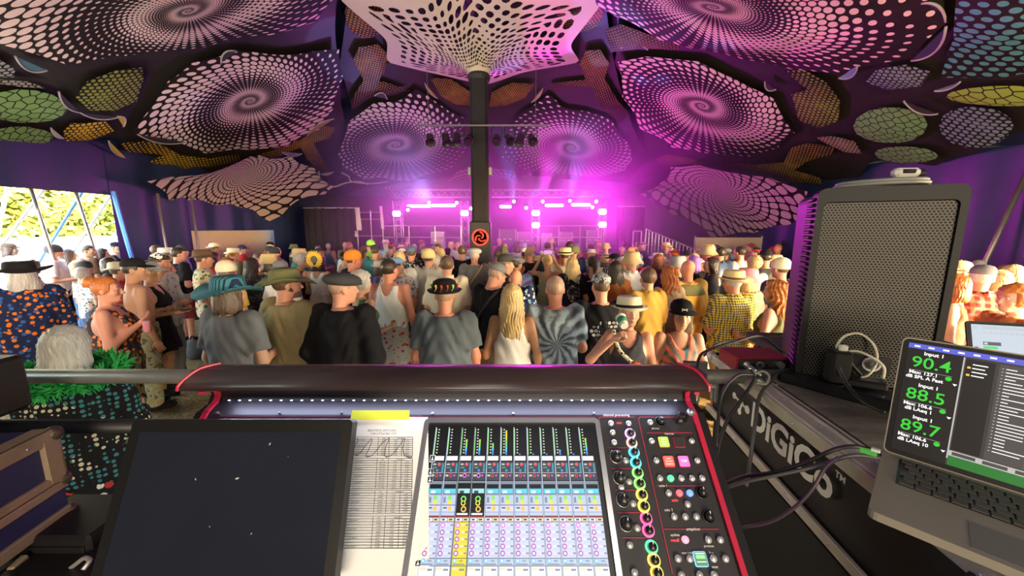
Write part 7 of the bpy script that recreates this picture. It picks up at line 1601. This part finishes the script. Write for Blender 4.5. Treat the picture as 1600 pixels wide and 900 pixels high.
for ri, (D, sp) in enumerate(rows):
    x = -8.6
    while x < 8.6:
        x += sp * rc.uniform(.75, 1.3); y = D + rc.uniform(-.35, .35)
        zc = y * math.cos(PITCH) + .4 * math.sin(PITCH); px = 800 + F * x / zc
        if px < 4 or px > 1596 or (1225 < px < 1478) or abs(x) > 8.75: continue
        if abs(x - POLE.x) < .55 and abs(y - POLE.y) < .6: continue
        if x > 6.0 and y > 12.0 or (x > 4.4 and x < 6.6 and y > 11.8): continue
        if y > 14.0 and not (-5.2 < x < 4.4): continue
        if any((x - a) ** 2 + (y - b_) ** 2 < .42 ** 2 for a, b_ in taken): continue
        sex = rc.choice('mmf')
        for _ in range(60):
            tk = rc.choice(['tee', 'tee', 'tee', 'shirt', 'long', 'tank']); tc = rc.choice(cloths); ht = rc.choice(hats)
            gn = {'tee': 'tee', 'shirt': 'shirt', 'long': 'long-sleeved top', 'tank': 'tank top'}[tk]; hn = ''
            if ht: a, b_ = ht.split(':'); hn = f' and {cname.get(b_, b_)} {hatn[a]}' if a != 'straw' else ' and straw hat'
            rowname = 'middle rows' if y < 8.2 else ('rear rows' if y < 11.4 else 'farthest rows')
            lab = f'person in {cname.get(tc, tc)} {gn}{hn}, {rowname} {zone(px)}'
            if lab not in seen_lab and len(lab.split()) <= 16: break
        seen_lab.add(lab); taken.append((x, y)); nfar += 1
        h = rc.gauss(1.755, .06) if sex == 'm' else rc.gauss(1.655, .055)
        pyh = 450 - F * ((h + GZ - CAM.z) * math.cos(PITCH) + y * math.sin(PITCH)) / (y * math.cos(PITCH) - (h + GZ - CAM.z) * math.sin(PITCH))
        hr = rc.choice(['short', 'short', 'crop', 'curly', 'bald']) if sex == 'm' else rc.choice(['long', 'bob', 'bun', 'ponytail', 'wavy'])
        hc_ = rc.choice(['darkbrown', 'brown', 'darkbrown', 'blond', 'silver', 'ginger', 'brown'])
        if ht and hr in ('curly', 'bun', 'bald'): hr = 'crop' if sex == 'm' else 'bob'
        ang_ = math.degrees(math.atan2(-(0.5 - x), 17.5 - y)); ang_ = math.degrees(math.atan2(x - .3, 17 - y))
        ar = rc.choice([('down', 'down'), ('hold', 'hold'), ('hold', 'hold'), ('down', 'hold'), ('pocket', 'pocket')]) if rc.random() > .05 else ('up', 'down')
        person(f'far{nfar}', px, pyh, lab, D=y, yaw=ang_ + rc.gauss(0, 16) + (rc.choice([60, -60, 150]) if rc.random() < .12 else 0), sex=sex, g=rc.choice([.9, 1.0, 1.0, 1.1, 1.2]), skin=rc.choice(['fair', 'pink', 'tan', 'red', 'olive', 'fair', 'pink', 'brown']), hair='bald' if hr == 'bald' else f'{hr}:{hc_}', hat=ht, top=f'{tk}:{tc}', legs=rc.choice(['trousers:denim', 'shorts:khaki', 'trousers:black', 'shorts:black', 'trousers:charcoal']), arms=ar, turn=rc.choice([0, 0, 0, 45, -45]), near=False)
# ================================================================== THINGS PEOPLE WEAR AND CARRY, SMALL DETAIL
def onp(key, name, label, cat, loc=(0, 0, 0), rot=(0, 0, 0)):
    """a top-level thing placed against a person (local coordinates of that figure)"""
    r = PEOPLE[key]; s = r.scale[0]; M4 = Matrix.Translation(r.location) @ Matrix.Rotation(r.rotation_euler.z, 4, 'Z')
    o = empty(name, (0, 0, 0), label, cat); o.matrix_world = M4 @ Matrix.Translation(Vector(loc) * s) @ Euler(rot).to_matrix().to_4x4() @ Matrix.Scale(s, 4); return o
def headpart(key, name, g, mt, smooth=False):
    o = g.build(name, mt, PEOPLE[key], smooth=smooth); o.matrix_local = root_info[key][0]; return o
# sunflower hat
g = MB(); g.lathe([(0, .0), (.055, .004), (.062, -.004), (.02, -.012)], 18, M=Matrix.Translation((0, -.125, .045)) @ Matrix.Rotation(math.pi / 2, 4, 'X')); headpart('sunflower', 'flower_centre', g, mat('flower_centre', (.16, .14, .09), .8))
for ring_ in range(2):
    g = MB()
    for k in range(22):
        a = 2 * math.pi * (k + .5 * ring_) / 22; r0, r1 = .055, .165 - .02 * ring_; d = Vector((math.cos(a), 0, math.sin(a))); t = Vector((-math.sin(a), 0, math.cos(a))); c = Vector((0, -.118 + .014 * ring_, .045)); m_ = (r0 + r1) / 2
        g.add([c + d * r0 - t * .008, c + d * m_ - t * .017 + Vector((0, -.012, 0)), c + d * r1 + Vector((0, .012 * math.sin(3 * a), 0)), c + d * m_ + t * .017 + Vector((0, -.012, 0)), c + d * r0 + t * .008], [(0, 1, 2, 3, 4)])
    o = headpart('sunflower', 'petal_ring', g, mat('sunflower_yellow', (.90, .52, .03), .7)); o.modifiers.new('t', 'SOLIDIFY').thickness = .003
# chili peppers on the bowler
for k, (a, c) in enumerate(((-.55, 'yellow'), (-.1, 'red'), (.35, 'red'), (.8, 'lime'), (-1.2, 'green'), (1.4, 'red'))):
    an = -math.pi / 2 + a * 1.0; p = Vector((.110 * math.cos(an), -.012 + .127 * math.sin(an), .075)); g = MB(); g.tube([p + Vector((0, 0, .03)), p + Vector((.006, -.004, .005)), p + Vector((-.006, -.006, -.022))], [.007, .010, .009, .007, .005, .003, .002, .002, .002], 7); headpart('pepper', 'pepper_badge', g, clothmat(c), True)
# emblem on the black cap
g = MB(); g.tube([(-.022, .107, .075), (-.008, .109, .066), (.008, .109, .066), (.022, .107, .075)], .0035, 6); g.tube([(-.022, .109, .056), (-.008, .109, .068), (.008, .109, .068), (.022, .109, .056)], .0035, 6); headpart('crossedarms', 'cap_emblem', g, clothmat('white'))
# green feather boa
bo = onp('boa', 'feather_boa', 'fluffy bright green feather boa round the neck of the net top wearer', 'feather boa', (0, 0, 1.47)); rb = np.random.default_rng(5); V_ = []; F2 = []
for k in range(2200):
    t = rb.uniform(-1, 1); an = math.pi / 2 + t * 3.14; c = np.array([.205 * math.cos(an), .165 * math.sin(an) - .03, .01 + .02 * math.cos(t * 3)]); d = rb.normal(0, 1, 3); d /= np.linalg.norm(d); L = rb.uniform(.05, .095); s_ = np.cross(d, rb.normal(0, 1, 3)); s_ = s_ / np.linalg.norm(s_) * .006
    n0 = len(V_); V_ += [c - s_, c + d * L * .6 + s_ * 1.2, c + d * L, c + d * L * .6 - s_ * 1.2]; F2.append((n0, n0 + 1, n0 + 2, n0 + 3))
o = link('feathers', mesh_from('feathers', V_, F2), mat('boa_green', (.03, .42, .09), .7), bo); o['kind'] = 'stuff'
# paper cup in the drinker's hand, phone held up, phone of the black dress
cu = onp('drinker', 'paper_cup', 'white and green paper cup tipped at the lips of the trilby wearer', 'cup', (.07, .205, 1.60), (1.15, 0, .25))
g = MB(); g.lathe([(.030, -.055), (.031, -.055), (.042, .055), (.044, .057), (.041, .055), (.029, -.05)], 20); g.build('cup_wall', mat('cup_paper', (.75, .74, .68), .6), cu, smooth=True); g = MB(); g.lathe([(.0345, -.025), (.0405, .030)], 20); g.build('printed_band', mat('cup_green', (.05, .30, .16), .6), cu, smooth=True)
cg = onp('orangetop', 'drink_can', 'pink drink can held by the orange tank top', 'can', (.10, .27, 1.27)); g = MB(); g.lathe([(.024, -.055), (.031, -.048), (.031, .045), (.025, .055), (.0, .053)], 16); g.build('can_body', clothmat('pink'), cg, smooth=True); g = MB(); g.lathe([(.026, .0), (.024, .004), (0, .003)], 16, c=(0, 0, .053)); g.build('can_lid', M_SIL, cg)
ph = onp('photographer', 'smartphone', 'dark phone held up above the strappy olive top', 'phone', (.02, .19, 1.78), (.1, 0, 0)); g = MB(); g.prism(rrect(.15, .075, .010), .008, (0, 0, 0), ((1, 0, 0), (0, 0, 1))); g.build('phone_body', M_CON, ph); g = MB(); g.prism(rrect(.142, .068, .008), .001, (0, -.0085, 0), ((1, 0, 0), (0, 0, 1))); g.build('phone_screen', glow('phone_screen', (.5, .25, .6), .8), ph)
ph = onp('blackdress', 'smartphone', 'dark phone lying on the held-out hand of the black dress wearer', 'phone', (.27, .43, 1.17), (0, 0, .2)); g = MB(); g.prism(rrect(.075, .15, .010), .008); g.build('phone_body', M_CON, ph); g = MB(); g.prism(rrect(.068, .142, .008), .001, (0, 0, .008)); g.build('phone_screen', M_KNOB, ph)
# bags
def strap(key, pts, r, mt): g = MB(); g.tube(pts, r, 6); return g
bg_ = onp('drinker', 'sling_bag', 'bright orange patterned drawstring bag hanging at the side of the trilby wearer', 'bag')
f_ = union([ell((-.06, .21, 1.13), (.100, .055, .11)), ell((-.05, .20, 1.23), (.05, .04, .045))], .04); v, q = snets(lambda P: f_(P) + .005 * np.sin(P[:, 0] * 90) * np.sin(P[:, 2] * 70), (-.2, .08, .96), (.1, .32, 1.32), .012); link('bag_body', mesh_from('bag', v, [tuple(x) for x in q], True), clothmat('floral/orange/red/yellow'), bg_)
g = MB(); g.tube([(-.05, .20, 1.24), (.02, .185, 1.29), (.09, .14, 1.36), (.125, .04, 1.47), (.10, -.08, 1.42)], .016, 8); g.build('strap', pattern('dots', ['cream', 'black']), bg_)
def backpack(key, label, mt, w_=.28, h_=.40):
    r = onp(key, 'backpack', label, 'backpack'); f_ = lambda P: np.maximum(ell((0, -.20, 1.22), (w_ / 2, .10, h_ / 2))(P), -P[:, 1] * 0 - 1); f2 = union([ell((0, -.205, 1.22), (w_ / 2, .10, h_ / 2)), ell((0, -.27, 1.14), (w_ * .36, .06, h_ * .24))], .03); v, q = snets(f2, (-.25, -.40, .9), (.25, -.05, 1.5), .018); link('pack', mesh_from('pack', v, [tuple(x) for x in q], True), clothmat(mt), r)
    for s in (-1, 1):
        g = MB(); g.tube([(s * .08, -.16, 1.36), (s * .10, -.10, 1.47), (s * .115, .03, 1.478), (s * .12, .13, 1.36), (s * .13, .12, 1.18)], .018, 6); g.build('shoulder_strap', clothmat(mt), r)
    g = MB(); g.tube([(-.08, -.315, 1.19), (0, -.335, 1.20), (.08, -.315, 1.19)], .004, 5); g.build('zip', M_SIL, r)
backpack('backpack', 'grey backpack worn over the charcoal tee near the loudspeaker', 'grey'); backpack('longblond', 'small dark patterned backpack on the black tee left of the camouflage cap', 'camo/black/charcoal/lightgrey', .2, .26)
yb = onp('whitetee', 'shoulder_bag', 'yellow shoulder bag behind the plain white tee', 'bag'); f_ = ell((.17, -.12, 1.30), (.075, .05, .09)); v, q = snets(f_, (.05, -.2, 1.15), (.3, -.02, 1.45), .014); link('bag_body', mesh_from('bag', v, [tuple(x) for x in q], True), clothmat('mustard'), yb); g = MB(); g.tube([(.15, -.13, 1.37), (.10, -.10, 1.47), (.04, .02, 1.48)], .01, 6); g.build('strap', clothmat('mustard'), yb)
for key, pts, c in (('crossbody', [(-.20, -.02, .96), (-.12, -.145, 1.12), (.0, -.150, 1.28), (.11, -.10, 1.44), (.13, .02, 1.47)], 'charcoal'), ('slingbag', [(-.19, -.02, .96), (-.10, -.145, 1.14), (.0, -.150, 1.28), (.11, -.10, 1.44), (.13, .02, 1.47)], 'tan')):
    g = MB(); g.tube(pts, .016, 6); o = g.build('crossbody_strap', clothmat(c), PEOPLE[key])
# printed circles and prints on tees (flat transfer prints, laid on the back)
def back_print(key, shapes, mt, name='back_print', y=-.155, zc_=1.22):
    g = MB()
    for (x, z, rx, rz) in shapes:
        n = 10; g.add([(x + rx * math.cos(6.283 * i / n), y - .002 + .10 * (x + rx * math.cos(6.283 * i / n)) ** 2 * 6, zc_ + z + rz * math.sin(6.283 * i / n)) for i in range(n)], [tuple(range(n))])
    o = g.build(name, mt, PEOPLE[key]); o.modifiers.new('t', 'SOLIDIFY').thickness = .003
    sw = o.modifiers.new('s', 'SHRINKWRAP'); ts = [c for c in PEOPLE[key].children if c.name.startswith(('tee', 'shirt'))]; sw.target = ts[0]; sw.offset = .004; sw.wrap_method = 'NEAREST_SURFACEPOINT'
rp = random.Random(2); cir = []
for j in range(4):
    for i in range(7 - j % 2):
        if rp.random() < .9: cir.append((-.125 + .042 * i + (.021 if j % 2 else 0), .09 - .038 * j, .018 * rp.uniform(.7, 1.1), .016 * rp.uniform(.7, 1.15)))
back_print('camocap', cir, clothmat('lightgrey')); back_print('skulltee', [(0, .07, .055, .05), (0, 0, .035, .035), (-.06, -.03, .02, .014), (.06, -.03, .02, .014)], clothmat('cream'), 'skull_print'); back_print('prints', [(.05, .05, .018, .018), (.07, .01, .012, .02)], clothmat('white'))
back_print('widehat', [(0, .05, .05, .03), (.05, .08, .05, .015), (-.05, .08, .05, .015), (0, .11, .015, .05)], clothmat('orange'), 'flower_print') if False else None
# lace hem of the camisole
g = MB()
for k in range(26):
    a = 2 * math.pi * k / 26; g.ball((.195 * math.cos(a), .150 * math.sin(a) - .008, .835), .026, 8, (1, 1, .8))
g.build('lace_hem', clothmat('cream'), PEOPLE['camisole'])
# rubber boots
for s in (-1, 1):
    g = MB(); g.lathe([(.060, .0), (.058, .10), (.062, .22), (.072, .36), (.068, .36), (.056, .2)], 16, c=(s * .108, -.02, 0)); g.build('boot_shaft', clothmat('lightgrey'), PEOPLE['tank'], smooth=True)
# olive yoke of the two-tone sweatshirt
f_ = loft([(t[0], t[1], t[2], t[3] + .046, t[4] + .044) for t in torso('m', 1.12, 0, 1.31, 1.455)]); v, q = snets(f_, (-.4, -.3, 1.28), (.4, .3, 1.5), .02); link('shoulder_yoke', mesh_from('yoke', v, [tuple(x) for x in q], True), clothmat('olive'), PEOPLE['twotone'])
# yellow flower garland on the navy jacket
fl = onp('widehat', 'flower_garland', 'yellow flower garland across the navy flower-print jacket', 'garland')
for k in range(5):
    c = Vector((-.12 + .06 * k, .17, 1.30 - .05 * abs(k - 2))); g = MB()
    for j in range(7):
        a = 6.283 * j / 7; g.ball(c + Vector((.035 * math.cos(a), .01, .035 * math.sin(a))), .024, 6, (1, .5, 1))
    g.build('flower', clothmat('yellow'), fl)
# shopping bags and cups on the grass
for k, (px, py, c, lab) in enumerate(((740, 552, 'skyblue', 'crushed pale blue cup on the grass behind the tan shorts'), (1135, 515, 'white', 'white plastic tumbler on the grass by the checked shirt'))):
    p = at_z(px, py, GZ); r = empty('drink_cup', p, lab, 'cup'); g = MB(); g.lathe([(.03, 0), (.042, .11), (.040, .11), (.028, .004)], 16); g.build('cup_wall', clothmat(c), r, smooth=True); g = MB(); g.lathe([(.042, .108), (.045, .112), (.041, .116)], 16); g.build('cup_rim', clothmat('white'), r)
p = at_z(305, 560, GZ); r = empty('rucksack', p, 'dark blue rucksack lying on the grass left of the grey tee', 'rucksack'); f_ = union([ell((0, 0, .16), (.16, .12, .19)), ell((0, -.09, .12), (.11, .06, .10))], .04); v, q = snets(f_, (-.25, -.25, .0), (.25, .2, .42), .02); link('pack', mesh_from('pack', v, [tuple(x) for x in q], True), clothmat('slate'), r); g = MB(); g.tube([(-.05, 0, .33), (0, 0, .40), (.05, 0, .33)], .012, 6); g.build('handle', clothmat('black'), r)
# straw blades
rs = np.random.default_rng(11); n = 16000; X = rs.uniform(-5, 5, n); Y = 1.4 + rs.uniform(0, 1, n) ** 1.6 * 7; A_ = rs.uniform(0, 6.28, n); L = rs.uniform(.03, .11, n); T = rs.uniform(0, .8, n)
a = np.stack([X, Y, np.full(n, GZ + .002)], 1); d = np.stack([np.cos(A_) * np.cos(T), np.sin(A_) * np.cos(T), np.sin(T)], 1) * L[:, None]; s_ = np.stack([-np.sin(A_), np.cos(A_), np.zeros(n)], 1) * .0028
v = np.concatenate([a - s_, a + s_, a + d], 1).reshape(-1, 3); f = np.arange(3 * n).reshape(n, 3)
tagged(link('straw', mesh_from('straw', v, f), mat('straw_blades', (.46, .35, .14), .8, var=.4, scale=30)), 'loose dry straw and grass blades trampled on the ground', 'straw', None, 'stuff')
